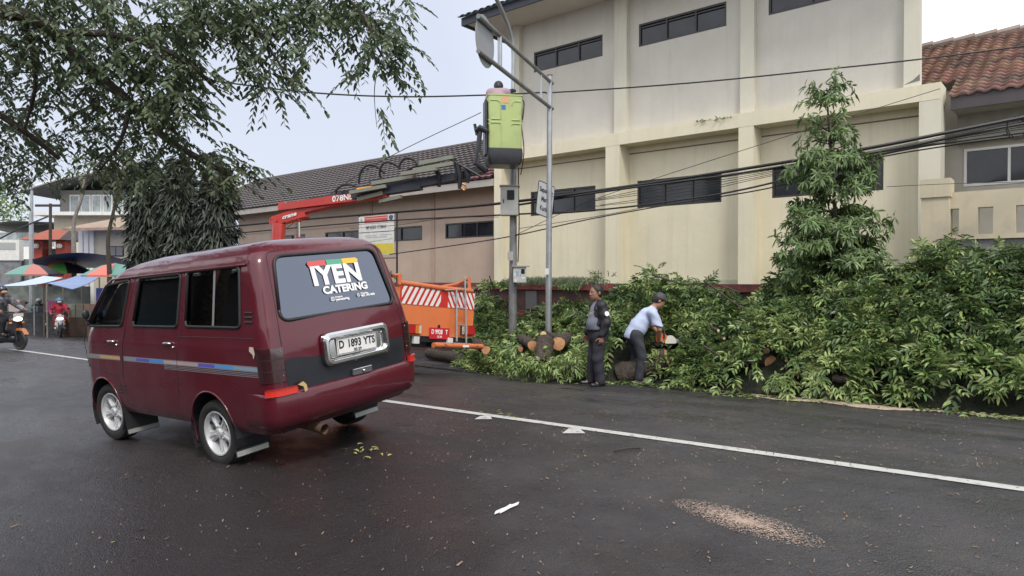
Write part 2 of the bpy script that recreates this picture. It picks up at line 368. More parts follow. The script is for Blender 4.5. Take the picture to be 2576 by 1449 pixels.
def build_ground():
    xs = spaced(-320, 60, -46, 12, .5, 9); ys = spaced(-60, 320, -6, 14, .35, 9)
    b = MB().grid(lambda x, y: Vector((x, y, gz(x, y))), xs, ys)
    tag(b.build('ground', asphalt(), smooth='full', fix=False), kind='structure')
    def strip(name, pts, m, dz=.004, step=.4):
        b = MB()
        for (x0, y0, x1, y1, w0, w1) in pts:
            n = max(2, int(math.hypot(x1 - x0, y1 - y0) / step)); prev = None
            for i in range(n + 1):
                t = i / n; x = lerp(x0, x1, t); y = lerp(y0, y1, t) ; w = lerp(w0, w1, t) * (1 + .05 * math.sin(x * 9.1) + .04 * math.sin(x * 23.7))
                d = Vector((x1 - x0, y1 - y0, 0)).normalized(); s = Vector((-d.y, d.x, 0))
                row = [Vector((x + s.x * k * w, y + s.y * k * w, 0)) for k in (-.5, 0, .5)]
                row = [Vector((q.x, q.y, gz(q.x, q.y) + dz)) for q in row]
                if prev: b.quad(prev[0], row[0], row[1], prev[1]); b.quad(prev[1], row[1], row[2], prev[2])
                prev = row
        return b.build(name, m)
    mw = mat('worn_road_paint', (.44, .44, .42), .6, col2=(.13, .125, .12), vs=13, thr=(.54, .72), bump=.002, bs=60)
    tag(strip('road_marking', [(-21.5, 5.31, .8, 5.24, .11, .11), (-3.62, 5.20, -3.50, 5.02, .10, .22), (-4.72, 5.20, -4.62, 5.06, .09, .17), (.8, 5.24, 12, 5.22, .11, .11)], mw, .005), kind='structure')
    ms = mat('pale_sawdust', (.42, .33, .25), .95, col2=(.20, .16, .13), vs=20, thr=(.42, .7), bump=.006, bs=40)
    b = MB(); prev = None; x = -5.2
    r = random.Random(3)
    while x < 3:
        w = .10 + .07 * math.sin(x * 1.7) + .05 * math.sin(x * 5.1) + r.uniform(-.02, .02); y = 10.02 + .10 * math.sin(x * .9) + .04 * math.sin(x * 4)
        row = [Vector((x, y + k * max(w, .04), gz(x, y) + (.006 if k != 0 else .022))) for k in (-1, 0, 1)]
        if prev: b.quad(prev[0], row[0], row[1], prev[1]); b.quad(prev[1], row[1], row[2], prev[2])
        prev = row; x += .08
    tag(b.build('sawdust_strip', ms, smooth='full'), kind='structure')
    # sawdust spilled on the near lane and a blob of dropped white paint: clusters of flat irregular flecks
    def flecks(name, m, c, L_, W_, ang, n, smin, smax, seed, dz=.004, power=.5):
        r = random.Random(seed); b = MB(); ca, sa = math.cos(ang), math.sin(ang)
        for i in range(n):
            q = r.random() ** power; t = r.uniform(0, 2 * math.pi); a = math.cos(t) * q * L_; e = math.sin(t) * q * W_
            x = c.x + a * ca - e * sa; y = c.y + a * sa + e * ca; s = r.uniform(smin, smax) * (1.15 - .6 * q); k = r.randint(4, 6); a0 = r.uniform(0, 6)
            pts = [(x + s * r.uniform(.6, 1.3) * math.cos(a0 + 2 * math.pi * j / k) * 1.6 * 1.0, y + s * r.uniform(.6, 1.3) * math.sin(a0 + 2 * math.pi * j / k)) for j in range(k)]
            z = dz + r.uniform(0, .003)
            b.add([(px, py, gz(px, py) + z) for px, py in pts], [tuple(range(k))])
        return b.build(name, m, fix=False)
    ms2 = mat('damp_sawdust', (.36, .27, .22), .95, var=.3, vs=30)
    c = ground(1868, 1312); a = ground(1740, 1268); e = ground(1990, 1345); ang = math.atan2((e - a).y, (e - a).x)
    tag(flecks('sawdust_patch', ms2, c, .48, .15, ang, 4200, .0015, .0055, 5, power=1.0), 'pinkish brown sawdust scattered in a patch on the near lane', 'sawdust', kind='stuff')
    c2 = ground(1760, 1262)
    p = ground(1275, 1280); q1 = ground(1250, 1295); q2 = ground(1302, 1262); ang = math.atan2((q2 - q1).y, (q2 - q1).x); r = random.Random(4)
    b = MB(); ca, sa = math.cos(ang), math.sin(ang); n = 18; Lp = (q2 - q1).length * .5
    out_ = []
    for j in range(n):
        t = 2 * math.pi * j / n; k = r.uniform(.45, 1.25); out_.append((p.x + Lp * k * math.cos(t) * ca - .035 * k * math.sin(t) * sa, p.y + Lp * k * math.cos(t) * sa + .035 * k * math.sin(t) * ca))
    b.add([(x, y, gz(x, y) + .006) for x, y in out_] + [(p.x, p.y, gz(p.x, p.y) + .010)], [(j, (j + 1) % n, n) for j in range(n)])
    tag(b.build('paint_splash', mat('spilled_white_paint', (.62, .63, .60), .6, var=.15, vs=30), smooth='full'), 'small white splash of paint alone on the near lane', 'paint splash')
    # leaf bits and chips strewn over the road
    mlit = mat('road_litter', (.15, .105, .07), .85, island=.8)
    b = MB(); r = random.Random(11)
    for i in range(2600):
        if i < 1300: px, py = r.uniform(0, 2576), 1449 - (r.random() ** .8) * 420
        else: px, py = r.uniform(1050, 2576), r.uniform(930, 1180)
        g = ground(px, py); Y = g.y
        if Y > 10.2 or (g.x < -5 and g.y < 5 and 0): continue
        s = r.uniform(.003, .009) * (2.0 if r.random() < .04 else 1); a = r.uniform(0, 3.14); l = s * r.uniform(1, 3.2)
        d = Vector((math.cos(a), math.sin(a), 0)); e = Vector((-d.y, d.x, 0)) * s * .5
        z = Vector((0, 0, .006)); z2 = Vector((0, 0, .006 + r.uniform(0, .010)))
        b.quad(g - e + z, g + d * l - e * .6 + z2, g + d * l + e * .6 + z2, g + e + z)
    tag(b.build('road_litter', mlit, fix=False), 'tiny brown leaf scraps and wood chips strewn over the wet road', 'litter', kind='stuff')
build_ground()

# ------------------------------------------------------------------ terrace, retaining wall
ZT = CZ - .135
def build_terrace():
    b = MB(); b.box(-27.5, 8, 13.05, 60, -2.5, ZT)
    tag(b.build('terrace', mat('terrace_soil', (.09, .10, .06), .95, var=.3, vs=3)), kind='structure')
    t = thing('retaining_wall', (-9, 12.8, 0), 'dark red and grey retaining wall behind the cut branches', 'wall'); lo = loc_of(t)
    w = MB()
    x = -27.5
    w.box(-27.5 + 9, 8 + 9, 0, .24, -1.0, ZT - .12)
    w.build('wall', M_['redwall'], t)
    c = MB(); c.box(-18.5, 17, -.06, .25, ZT - .12, ZT + .03); c.build('coping', M_['redband'], t)
    c = MB(); c.box(-18.5, 17, -.10, -.002, .52, .66); c.build('lower_ledge', M_['redband'], t)
    for px in (1332, 1545, 1840, 2030):
        p = at(px, 740, Y=12.7)
        c = MB(); c.box(p.x + 9 - .16, p.x + 9 + .16, -.05, -.003, .70, ZT - .16); c.build('pier', M_['mortar'], t)
    # pale kerb-like beam that shows under the wall between the two poles
    for (a, b_, m) in ((1312, 1345, 'redband'), (1345, 1395, 'wood_pale')): pass
    t2 = MB(); p0 = at(1308, 795, Y=12.3); p1 = at(1402, 795, Y=12.3); pm = at(1340, 795, Y=12.3)
    k = thing('barrier_beam', (p0.x, 12.3, p0.z), 'old red and beige barrier beam low behind the round pole', 'barrier')
    z0 = 0; h = .10
    MB().box(0, pm.x - p0.x, -.04, .04, -h, h * .6).build('red_section', M_['redband'], k)
    MB().box(pm.x - p0.x, p1.x - p0.x, -.04, .04, -h, h * .6).build('beige_section', mat('faded_beige', (.36, .25, .17), .8, var=.2), k)
build_terrace()

# ------------------------------------------------------------------ walls with openings
def holed(b, x0, x1, z0, z1, holes, Y, th, mi=0):
    xs = sorted({x0, x1, *[v for h in holes for v in h[:2]]}); zs = sorted({z0, z1, *[v for h in holes for v in h[2:]]})
    for i in range(len(xs) - 1):
        for j in range(len(zs) - 1):
            cx = (xs[i] + xs[i + 1]) / 2; cz = (zs[j] + zs[j + 1]) / 2
            if any(h[0] < cx < h[1] and h[2] < cz < h[3] for h in holes): continue
            b.quad((xs[i], Y, zs[j]), (xs[i + 1], Y, zs[j]), (xs[i + 1], Y, zs[j + 1]), (xs[i], Y, zs[j + 1]), mi)
    for h in holes:
        for (a, c) in (((h[0], h[2]), (h[1], h[2])), ((h[1], h[2]), (h[1], h[3])), ((h[1], h[3]), (h[0], h[3])), ((h[0], h[3]), (h[0], h[2]))):
            b.quad((a[0], Y, a[1]), (c[0], Y, c[1]), (c[0], Y + th, c[1]), (a[0], Y + th, a[1]), mi)
def window(t, x0, x1, z0, z1, Y, n, fm='dkframe', gm='dkglass', bar=.045, top=0.0, parent_off=None, depth=.10):
    o = parent_off
    f = MB()
    w = bar
    f.box(x0, x1, Y + .01, Y + depth * .8, z0, z0 + w); f.box(x0, x1, Y + .01, Y + depth * .8, z1 - w, z1)
    f.box(x0, x0 + w, Y + .012, Y + depth * .78, z0 + w, z1 - w); f.box(x1 - w, x1, Y + .012, Y + depth * .78, z0 + w, z1 - w)
    for i in range(1, n):
        x = lerp(x0, x1, i / n); f.box(x - w * .45, x + w * .45, Y + .014, Y + depth * .76, z0 + w, z1 - w)
    if top: f.box(x0 + w, x1 - w, Y + .016, Y + depth * .7, z1 - top - w * .5, z1 - top)
    f.v = [tuple(Vector(v) - o) for v in f.v]; fo = f.build('window', M_[fm], t)
    g = MB(); g.quad((x0 + .01, Y + depth * .55, z0 + .01), (x1 - .01, Y + depth * .55, z0 + .01), (x1 - .01, Y + depth * .55, z1 - .01), (x0 + .01, Y + depth * .55, z1 - .01))
    g.v = [tuple(Vector(v) - o) for v in g.v]; go = g.build('glass', M_[gm], fo)
    return fo
def off(mb, o): mb.v = [tuple(Vector(v) - o) for v in mb.v]; return mb
def xs_(px, Y, py=500): return at(px, py, Y=Y).x
def zs_(px, py, Y): return at(px, py, Y=Y).z

# ------------------------------------------------------------------ the tall yellow school building
def build_school():
    YP, YB, YU, YUP = 15.0, 15.48, 15.28, 15.13
    xl = xs_(1243, YP); xr = xs_(2365, YP)
    t = thing('school_building', ((xl + xr) / 2, YP, ZT), 'tall cream and grey school building with recessed bays and strip windows', 'building'); o = Vector(t.location)
    zbt = zs_(2273, 217, YP); zbb = zs_(1857, 323, YP); zbt = (zbt + zs_(1522, 341, YP)) / 2; zbb = (zbb + zs_(1552, 368, YP) + zs_(2315, 249, YP)) / 3
    # lower wall with windows
    zw1 = zs_(1603, 457, YB); zw0 = zs_(1603, 524, YB)
    zw1 = (zw1 + zs_(1815, 432, YB)) / 2; zw0 = (zw0 + zs_(1815, 508, YB)) / 2
    lw = [(xs_(1335, YB), xs_(1498, YB)), (xs_(1603, YB), xs_(1815, YB)), (xs_(1942, YB), xs_(2222, YB))]
    b = MB(); holed(b, xl, xr, ZT - .3, zbt, [(a, c, zw0, zw1) for a, c in lw], YB, .14)
    off(b, o).build('lower_wall', M_['yellow'], t)
    for a, c in lw: window(t, a, c, zw0, zw1, YB, 3, top=.10, parent_off=o)
    b = MB(); b.box(xl, xr, YB - .02, YB + .02, ZT - .25, zs_(1310, 703, YB)); off(b, o).build('plinth', M_['yellowlow'], t)
    zg = zs_(1700, 418 - 2, YB)
    zg = zs_(1620, 383, YB)
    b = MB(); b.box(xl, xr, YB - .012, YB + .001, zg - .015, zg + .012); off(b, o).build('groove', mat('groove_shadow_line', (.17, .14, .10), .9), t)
    # pillars and band
    cols = [(xs_(1243, YP), xs_(1262, YP)), (xs_(1523, YP), xs_(1558, YP)), (xs_(1857, YP), xs_(1895, YP)), (xs_(2310, YP), xs_(2365, YP))]
    for a, c in cols:
        b = MB(); b.box(a, c, YP, YB + .0, ZT - .3, zbb - .001); off(b, o).build('pillar', M_['pil'] if c > -3 else M_['yellow'], t)
    b = MB(); b.box(xs_(1243, YP) - .0, xr, YP - .004, YU + .3, zbb, zbt); off(b, o).build('concrete_band', M_['yellow'], t)
    # upper storey
    ul = xs_(1289, YU, 200); ur = xs_(2315, YUP, 100); ztop = zs_(1350, 0, 14.0) + 1.5
    uz = [((1343, 132), (1343, 180), 1516), ((1607, 62), (1607, 121), 1827), ((1933, -22), (1933, 40), 2160)]
    z1 = sum(zs_(a[0], a[1], YU) for a, b_, c in uz[:2]) / 2; z0 = sum(zs_(b_[0], b_[1], YU) for a, b_, c in uz) / 3
    uw = [(xs_(a[0], YU, 100), xs_(c, YU, 100)) for a, b_, c in uz]
    ztop = zs_(1289, 70, YU)
    zt = max(ztop, z1 + .45)
    b = MB(); holed(b, ul, ur, zbt - .02, zt, [(a, c, z0, z1) for a, c in uw], YU, .14); off(b, o).build('upper_wall', M_['grey_wall'], t)
    for i, (a, c) in enumerate(uw): window(t, a, c, z0, z1, YU, 3 if i < 2 else 2, top=.09, parent_off=o)
    for a, c in ((1289, 1306), (1545, 1576), (1862, 1896), (2273, 2315)):
        b = MB(); b.box(xs_(a, YUP, 200), xs_(c, YUP, 200), YUP, YU - .002, zbt + .002, zt - .004); off(b, o).build('pilaster', M_['pil'], t)
    a, c = at(2274, 214, Y=YUP), at(2314, 186, Y=YUP); b = MB(); b.prism([(a.x, a.z), (c.x, a.z + .04), (c.x, c.z), (lerp(a.x, c.x, .55), c.z - .10)], lambda x, z, y: Vector((x, y, z)), YUP - .004, YUP - .001); off(b, o).build('mortar_patch', M_['block'], t)
    # ends and back (the plan narrows to the back)
    b = MB()
    for z_0, z_1, x0, x1, y0 in ((ZT - .3, zbt, xl, xr, YB), (zbt, zt, ul, ur, YU)):
        q = [(x0, y0), (x0 - 1.5, y0 + 7), (x1 - 5.6, y0 + 7), (x1, y0)]
        for i in range(3):
            b.quad((*q[i], z_0), (*q[i + 1], z_0), (*q[i + 1], z_1), (*q[i], z_1))
    off(b, o).build('end_wall', M_['pil'], t)
    b = MB()
    for x0, x1, z_0, z_1, y0 in ((xl, xr, ZT, zbt, YB + .3), (ul, ur, zbt, zt, YU + .3)): b.box(x0 + .6, x1 - 5.7, y0 + .6, y0 + .7, z_0, z_1 - .3)
    off(b, o).build('inner_wall', M_['dkframe'], t)
    # roof: soffit, fascia and metal sheet
    ye = 14.0; e0 = at(1163, 50, Y=ye); e1 = at(1350, 0, Y=ye); ze = (e0.z + e1.z) / 2
    b = MB(); b.quad((e0.x, ye + .05, ze - .02), (ur + .9, ye + .05, ze - .02), (ur - 5, YU + 7.4, ze + .02), (e0.x - .5, YU + 7.4, ze + .02)); b.v += []
    b.box(e0.x + .02, ur + .9, ye + .06, YU + .1, ze - .02, ze + .03)
    off(b, o).build('soffit', M_['soffit'], t)
    b = MB(); b.box(e0.x, ur + .95, ye, ye + .05, ze - .10, ze + .12); b.box(e0.x - .04, e0.x, ye, YU + 7.5, ze - .10, ze + .12); off(b, o).build('fascia', mat('dark_blue_fascia', (.035, .04, .06), .5), t)
    b = MB(); xs = [e0.x - .15 + i * .08 for i in range(int((ur + 1.2 - e0.x) / .08))]
    b.grid(lambda x, v: Vector((x, ye - .14 + v * 4.5, ze + .13 + v * 1.9 + .03 * math.cos(x * 2 * math.pi / .24))), xs, [0, 1])
    b.grid(lambda x, v: Vector((x, ye - .14 + v * 4.5, ze + .105 + v * 1.9 + .03 * math.cos(x * 2 * math.pi / .24))), xs, [0, 1])
    off(b, o).build('roof', mat('grey_green_roof_sheet', (.10, .13, .14), .5, var=.2), t, smooth='full')
    # weeds sprouting from the band
    for i, px in enumerate((1772, 1820)):
        p = at(px, 304 - i * 6, Y=YP - .02); w = MB(); r = random.Random(px)
        for k in range(9):
            a = r.uniform(-1.2, 1.2); L_ = r.uniform(.05, .16); d = Vector((math.sin(a), -r.uniform(.2, .6), r.uniform(-.5, .5))).normalized(); q = p + Vector((r.uniform(-.18, .18), 0, 0)); s = Vector((0, 0, 1)) * .02
            w.add([q, q + d * L_ * .5 + s, q + d * L_, q + d * L_ * .5 - s], [(0, 1, 2, 3)])
        w.tube([p + Vector((-.2, -.01, .02)), p + Vector((.2, -.03, -.01))], .004, 4)
        wo = thing('weed', p, 'small weed sprouting from the cream band above the middle bay, ' + ('left of the other weed' if i == 0 else 'right of the other weed'), 'plant', 'weeds on the cream band')
        off(w, p).build('leaves', M_['leaf2'], wo, fix=False)
build_school()

# ------------------------------------------------------------------ tiled roof sheet
def tiled(b, e0, e1, up, n_u, n_v, amp, lip, mi=0, islands=False, jit=0.0, seed=1):
    """tiles between the eave points e0-e1, running up along the vector up; courses step, columns wave"""
    r = random.Random(seed); e = e1 - e0; nn = e.cross(up).normalized()
    if nn.z < 0: nn = -nn
    sub = 4
    for j in range(n_v):
        o0 = e0 + up * (j / n_v); cu = up / n_v
        if islands:
            for i in range(n_u):
                jz = r.uniform(-jit, jit)
                row0 = []; row1 = []; rowl = []
                for k in range(sub + 1):
                    s = (i + k / sub) / n_u; wv = amp * math.cos(2 * math.pi * k / sub * 1.0 + 1)
                    p = o0 + e * s
                    row0.append(p - cu * .10 + nn * (wv + lip + jz)); row1.append(p + cu * 1.02 + nn * (wv + .0)); rowl.append(p - cu * .10 + nn * (wv + lip * .1 - .01 + jz))
                bs = len(b.v); b.add(row0 + row1 + rowl, [(k, k + 1, sub + 1 + k + 1, sub + 1 + k) for k in range(sub)] + [(2 * (sub + 1) + k, 2 * (sub + 1) + k + 1, k + 1, k) for k in range(sub)], mi)
        else:
            m = n_u * sub; bs = len(b.v); vs = []
            for (f, h) in ((0, -.002), (0, lip), (1, 0)):
                for k in range(m + 1):
                    vs.append(o0 + e * (k / m) + cu * f + nn * (h + amp * math.cos(2 * math.pi * k / sub)))
            b.add(vs, [(k + q * (m + 1), k + 1 + q * (m + 1), k + 1 + (q + 1) * (m + 1), k + (q + 1) * (m + 1)) for q in range(2) for k in range(m)], mi)

# ------------------------------------------------------------------ pink single-storey wing
def build_pink():
    YW = 15.7; ye = 15.0
    xr = xs_(1243, 15.02) - .003; xl = -29.0
    t = thing('school_wing', ((xl + xr) / 2, YW, ZT), 'long low salmon pink school wing with dark wavy tile roof', 'building'); o = Vector(t.location)
    zw1 = zs_(1120, 563, YW); zw0 = zs_(1120, 601, YW)
    wins = [(xs_(1120, YW), xs_(1243, YW) - .02, zw0, zw1), (xs_(818, YW, 600), xs_(1062, YW, 600), zw0 - .0, zw1), (xs_(700, YW, 600), xs_(768, YW, 600), zw0, zw1)]
    ze = (zs_(1245, 447, ye) + zs_(600, 527, ye)) / 2
    b = MB(); holed(b, xl, xr, ZT - .3, ze + .1, wins, YW, .14); off(b, o).build('wall', M_['pink'], t)
    for i, w in enumerate(wins): window(t, *w, YW, (3, 5, 2)[i], parent_off=o)
    for px in (1090, 935, 745):
        x = xs_(px, YW, 600); b = MB(); b.box(x - .08, x + .08, YW - .03, YW - .002, ZT - .3, ze + .1); off(b, o).build('wall_rib', M_['pinktrim'], t)
    b = MB(); b.box(xl, xr, YW - .02, YW - .001, zw1 + .16, zw1 + .20); off(b, o).build('ledge', M_['pinktrim'], t)
    b = MB(); b.box(xl - .3, xr, ye - .02, ye + .06, ze - .23, ze - .03); b.box(xl - .3, xr, ye + .06, YW + .2, ze - .10, ze - .07); off(b, o).build('gutter', M_['gutter'], t)
    # roof: ridge found from the photo at Y about 19
    yr = 18.6; zr = (zs_(640, 455, yr) + zs_(1205, 362, yr)) / 2
    b = MB(); e0 = Vector((xs_(640, yr, 455), ye - .05, ze)); e1 = Vector((xr, ye - .05, ze)); n = 15
    tiled(b, e0, e1, Vector((0, yr - ye, zr - ze)), int((e1.x - e0.x) / .26), n, .014, .05)
    off(b, o).build('roof', M_['tile_dark'], t, smooth=True)
    b = MB(); tiled(b, Vector((e1.x - 1.15, ye - .06, ze + .012)), Vector((e1.x + .0, ye - .06, ze + .012)), Vector((0, (yr - ye) * .2, (zr - ze) * .2)), 5, 3, .014, .05)
    off(b, o).build('maroon_tiles', M_['tile_maroon'], t, smooth=True)
    b = MB(); b.tube([(e0.x, yr, zr + .03), (e1.x, yr, zr + .03)], .07, 8)
    b.quad((e0.x, yr, zr), (e1.x, yr, zr), (e1.x, yr + 3.6, ze), (e0.x, yr + 3.6, ze)); off(b, o).build('ridge', M_['tile_dark'], t)
    b = MB(); b.add([(e0.x, ye, ze), (e0.x, yr, zr), (e0.x, yr + 3.6, ze)], [(0, 1, 2)]); b.add([(e1.x, ye, ze), (e1.x, yr, zr), (e1.x, yr + 3.6, ze)], [(0, 1, 2)]); b.box(xl, xr, YW + 5.5, YW + 5.6, ZT - .3, ze)
    off(b, o).build('gable', M_['pink'], t)
    # older orange roof end beyond the dark one
    b = MB(); e0b = Vector((-29.3, ye - .02, ze)); e1b = Vector((e0.x - .02, ye - .02, ze)); tiled(b, e0b, e1b, Vector((0, yr - ye, zr - ze - .15)), 18, 13, .02, .05)
    b.quad((e0b.x, yr, zr - .15), (e1b.x, yr, zr - .15), (e1b.x, yr + 3.6, ze), (e0b.x, yr + 3.6, ze))
    off(b, o).build('orange_roof', mat('faded_orange_tile', (.36, .19, .11), .8, var=.25, vs=4), t, smooth=True)
build_pink()

# ------------------------------------------------------------------ house with terracotta roof and its perimeter wall
def build_right():
    YW = 16.3; ye = 15.2; e0 = at(2385, 242, Y=ye); ze = e0.z
    xl = xs_(2358, YW); xr = xs_(2576, 15) + 6
    t = thing('tiled_house', ((xl + xr) / 2, YW, ZT), 'beige house with weathered terracotta tile roof at the right edge', 'building'); o = Vector(t.location)
    z1 = zs_(2425, 376, YW); z0 = zs_(2425, 470, YW); x0 = xs_(2425, YW, 400)
    b = MB(); holed(b, xl - 1, xr, ZT - 1.5, ze + .35, [(x0, x0 + 2.2, z0, z1)], YW, .14); off(b, o).build('wall', mat('beige_house_wall', (.48, .45, .39), .85, var=.08), t)
    fo = window(t, x0, x0 + 2.2, z0, z1, YW - .03, 3, fm='white', bar=.05, parent_off=o)
    yr = 19.2; zr = (zs_(2330, 121, yr) + zs_(2560, 78, yr)) / 2
    b = MB(); ex0 = Vector((e0.x + .02, ye, ze)); ex1 = Vector((xr + 1, ye, ze)); nu = int((ex1.x - ex0.x) / .235)
    b2 = MB(); tiled(b2, ex0, ex1, Vector((0, yr - ye, zr - ze)), nu, 20, .030, .040, islands=True, jit=.006)
    # the roof carries on to the left behind the tall building's corner
    ex2 = Vector((ex0.x - 2.6, ye + .9, lerp(ze, zr, .9 / (yr - ye)))); tiled(b2, ex2, Vector((ex0.x, ex2.y, ex2.z)), Vector((0, yr - ex2.y, zr - ex2.z)), 11, 16, .030, .040, islands=True, jit=.006)
    off(b2, o).build('roof', M_['terracotta'], t, smooth='full', fix=False)
    b = MB(); x = ex2.x
    while x < xr + 1:
        b.tube([(x, yr, zr + .02), (x + .46, yr, zr + .05)], [.085, .10], 8); x += .42
    off(b, o).build('ridge', M_['ridge'], t, smooth=True)
    b = MB(); b.quad((ex2.x, yr, zr), (xr + 1, yr, zr), (xr + 1, yr + 4, ze), (ex2.x, yr + 4, ze)); off(b, o).build('back_roof', M_['ridge'], t)
    b = MB(); b.box(ex0.x + .02, xr + 1, ye + .02, ye + .07, ze - .26, ze - .01); off(b, o).build('fascia', M_['fascia'], t)
    b = MB(); b.box(ex0.x + .02, xr + 1, ye + .07, YW + .1, ze - .22, ze - .18); b.box(ex0.x + .02, xr + 1, YW - .25, YW + .01, ze - .75, ze - .20); off(b, o).build('soffit', mat('dirty_soffit', (.36, .35, .32), .85, var=.2), t)
    # perimeter wall
    YF = 14.2; a = at(2320, 500, Y=YF); zt = zs_(2400, 483, YF); zp = zs_(2350, 452, YF); zc = zs_(2350, 498, YF)
    t = thing('perimeter_wall', (a.x, YF, ZT - .6), 'stained beige perimeter wall with rectangular slots and square gatepost', 'wall'); o = Vector(t.location)
    xp1 = xs_(2390, YF); xe = xs_(2576, YF) + 6
    sl = [(xs_(p, YF), xs_(q, YF)) for p, q in ((2382, 2412), (2460, 2498), (2556, 2596), (2652, 2700))]
    zs0 = zs_(2480, 588, YF); zs1 = zs_(2480, 520, YF); zb = zs_(2480, 600, YF)
    sl = [(a_ if a_ > xp1 + .001 else xp1 + .002, c_) for a_, c_ in sl]
    step = sl[2][0] - sl[1][0]
    while sl[-1][1] + step < xe: sl.append((sl[-1][0] + step, sl[-1][1] + step))
    b = MB(); holed(b, xp1, xe, zb, zt, [(p, q, zs0, zs1) for p, q in sl], YF + .04, .2); b.box(xp1, xe, YF + .041, YF + .239, zt - .001, zt)
    holed(b, xp1, xe, zb, zt, [(p, q, zs0, zs1) for p, q in sl], YF + .24, .001); b.quad((xp1, YF + .04, zb), (xe, YF + .04, zb), (xe, YF + .24, zb), (xp1, YF + .24, zb)); off(b, o).build('slotted_panel', M_['fence'], t)
    b = MB(); b.box(a.x, xp1, YF - .1, YF + .3, -1, zc); off(b, o).build('post', M_['fence'], t)
    b = MB(); b.box(a.x - .02, xp1 + .02, YF - .13, YF + .33, zc, zp); off(b, o).build('post_cap', M_['fence'], t)
    b = MB(); b.box(xp1, xe, YF + .09, YF + .22, -1, zb - .002)
    off(b, o).build('block_base', M_['block'], t)
    b = MB(); z = zb - .2; k = 0
    while z > .2:
        b.box(xp1, xe, YF + .083, YF + .0895, z - .006, z + .006)
        x = xp1 + (.2 if k % 2 else .4)
        while x < xe: b.box(x - .005, x + .005, YF + .083, YF + .0892, z + .006, z + .194); x += .4
        z -= .2; k += 1
    off(b, o).build('mortar_joints', M_['mortar'], t)
build_right()

# ================================================================== THE MAROON VAN
def van_ring(z):
    T = [(.34, -.76, 2.08, .735, .09, .20), (.40, -.83, 2.17, .762, .10, .22), (.50, -.865, 2.235, .772, .10, .24), (.66, -.875, 2.265, .778, .10, .25), (.80, -.872, 2.265, .779, .10, .26),
         (1.00, -.865, 2.245, .777, .10, .28), (1.045, -.860, 2.235, .771, .10, .28), (1.10, -.850, 2.20, .766, .10, .28), (1.16, -.838, 2.15, .760, .10, .28), (1.40, -.775, 1.97, .725, .10, .26),
         (1.60, -.722, 1.79, .697, .10, .24), (1.68, -.700, 1.70, .680, .10, .24), (1.735, -.675, 1.60, .650, .11, .24), (1.79, -.625, 1.42, .585, .13, .25), (1.825, -.55, 1.20, .49, .14, .25), (1.845, -.42, .90, .34, .14, .2), (1.850, -.2, .5, .15, .1, .1)]
    if z <= T[0][0]: return T[0][1:]
    for a, b in zip(T, T[1:]):
        if z <= b[0]:
            t = (z - a[0]) / (b[0] - a[0]); return tuple(lerp(p, q, t) for p, q in zip(a[1:], b[1:]))
    return T[-1][1:]
def van_drop(x, z): return .038 * (x + .6) * min(1, max(0, (z - 1.2) / .6))
VN = (11, 7, 86, 9, 14)                                     # half rear, corner, side, front corner, half front
def van_half(z):                                             # rear middle -> left side -> front middle, fixed number of points
    xr, xf, hw, rr, rf = van_ring(z); P = []
    bulge = lambda y: .035 * (1 - (y / hw) ** 2)
    for i in range(VN[0]): y = (hw - rr) * i / VN[0]; P.append((xr - bulge(y) + .035 * (1 - ((hw - rr) / hw) ** 2) * 1.0, y))
    b0 = .0
    for i in range(VN[1]): a = math.pi / 2 * i / VN[1]; P.append((xr + rr - rr * math.cos(a), hw - rr + rr * math.sin(a)))
    for i in range(VN[2]): P.append((lerp(xr + rr, xf - rf, i / VN[2]), hw))
    for i in range(VN[3]): a = math.pi / 2 * i / VN[3]; P.append((xf - rf + rf * math.sin(a), hw - rf + rf * math.cos(a)))
    for i in range(VN[4] + 1): P.append((xf + .03 * (i / VN[4]), (hw - rf) * (1 - i / VN[4])))
    return P
def van_loop(z):
    h = van_half(z); return [(x, y, z - van_drop(x, z)) for x, y in h] + [(x, -y, z - van_drop(x, z)) for x, y in h[-2:0:-1]]
def van_s(z, s, side=1):                                     # point at arc length s from the rear middle, and outward normal
    h = van_half(z); acc = [0]
    for a, b in zip(h, h[1:]): acc.append(acc[-1] + math.hypot(b[0] - a[0], b[1] - a[1]))
    x = float(np.interp(s, acc, [q[0] for q in h])); y = float(np.interp(s, acc, [q[1] for q in h])); x2 = float(np.interp(s + .01, acc, [q[0] for q in h])); y2 = float(np.interp(s + .01, acc, [q[1] for q in h]))
    t = Vector((x2 - x, y2 - y, 0))
    if t.length < 1e-6: t = Vector((1, 0, 0))
    t.normalize(); n = Vector((-t.y, t.x, 0))
    return Vector((x, side * y, z - van_drop(x, z))), Vector((n.x, side * n.y, 0))
def van_side(x, z, off=0, side=1):                           # x, z on the flank
    zz = z
    for _ in range(3): zz = z + van_drop(x, zz)
    hw = van_ring(zz)[2]; return Vector((x, side * (hw + off), z))
def van_rear(y, z, off=0):
    xr, xf, hw, rr, rf = van_ring(z); yy = min(abs(y), hw)
    if yy <= hw - rr: x = xr - .035 * (1 - (yy / hw) ** 2) + .035 * (1 - ((hw - rr) / hw) ** 2)
    else: a = math.asin(min(1, (yy - hw + rr) / rr)); x = xr + rr - rr * math.cos(a)
    return Vector((x - off, y, z - van_drop(x, z)))
def rrect(x0, x1, z0, z1, r, n=5, skew=0.0, taper=0.0):      # rounded quad outline; skew/taper shift the corners at the top
    c = [(x1 - r, z1 - r, 0), (x0 + r, z1 - r, 90), (x0 + r, z0 + r, 180), (x1 - r, z0 + r, 270)]; o = []
    for cx, cz, a0 in c:
        for k in range(n + 1):
            a = math.radians(a0 + 90 * k / n); x = cx + r * math.cos(a); z = cz + r * math.sin(a); t = (z - z0) / (z1 - z0)
            o.append((x, z))
    return o
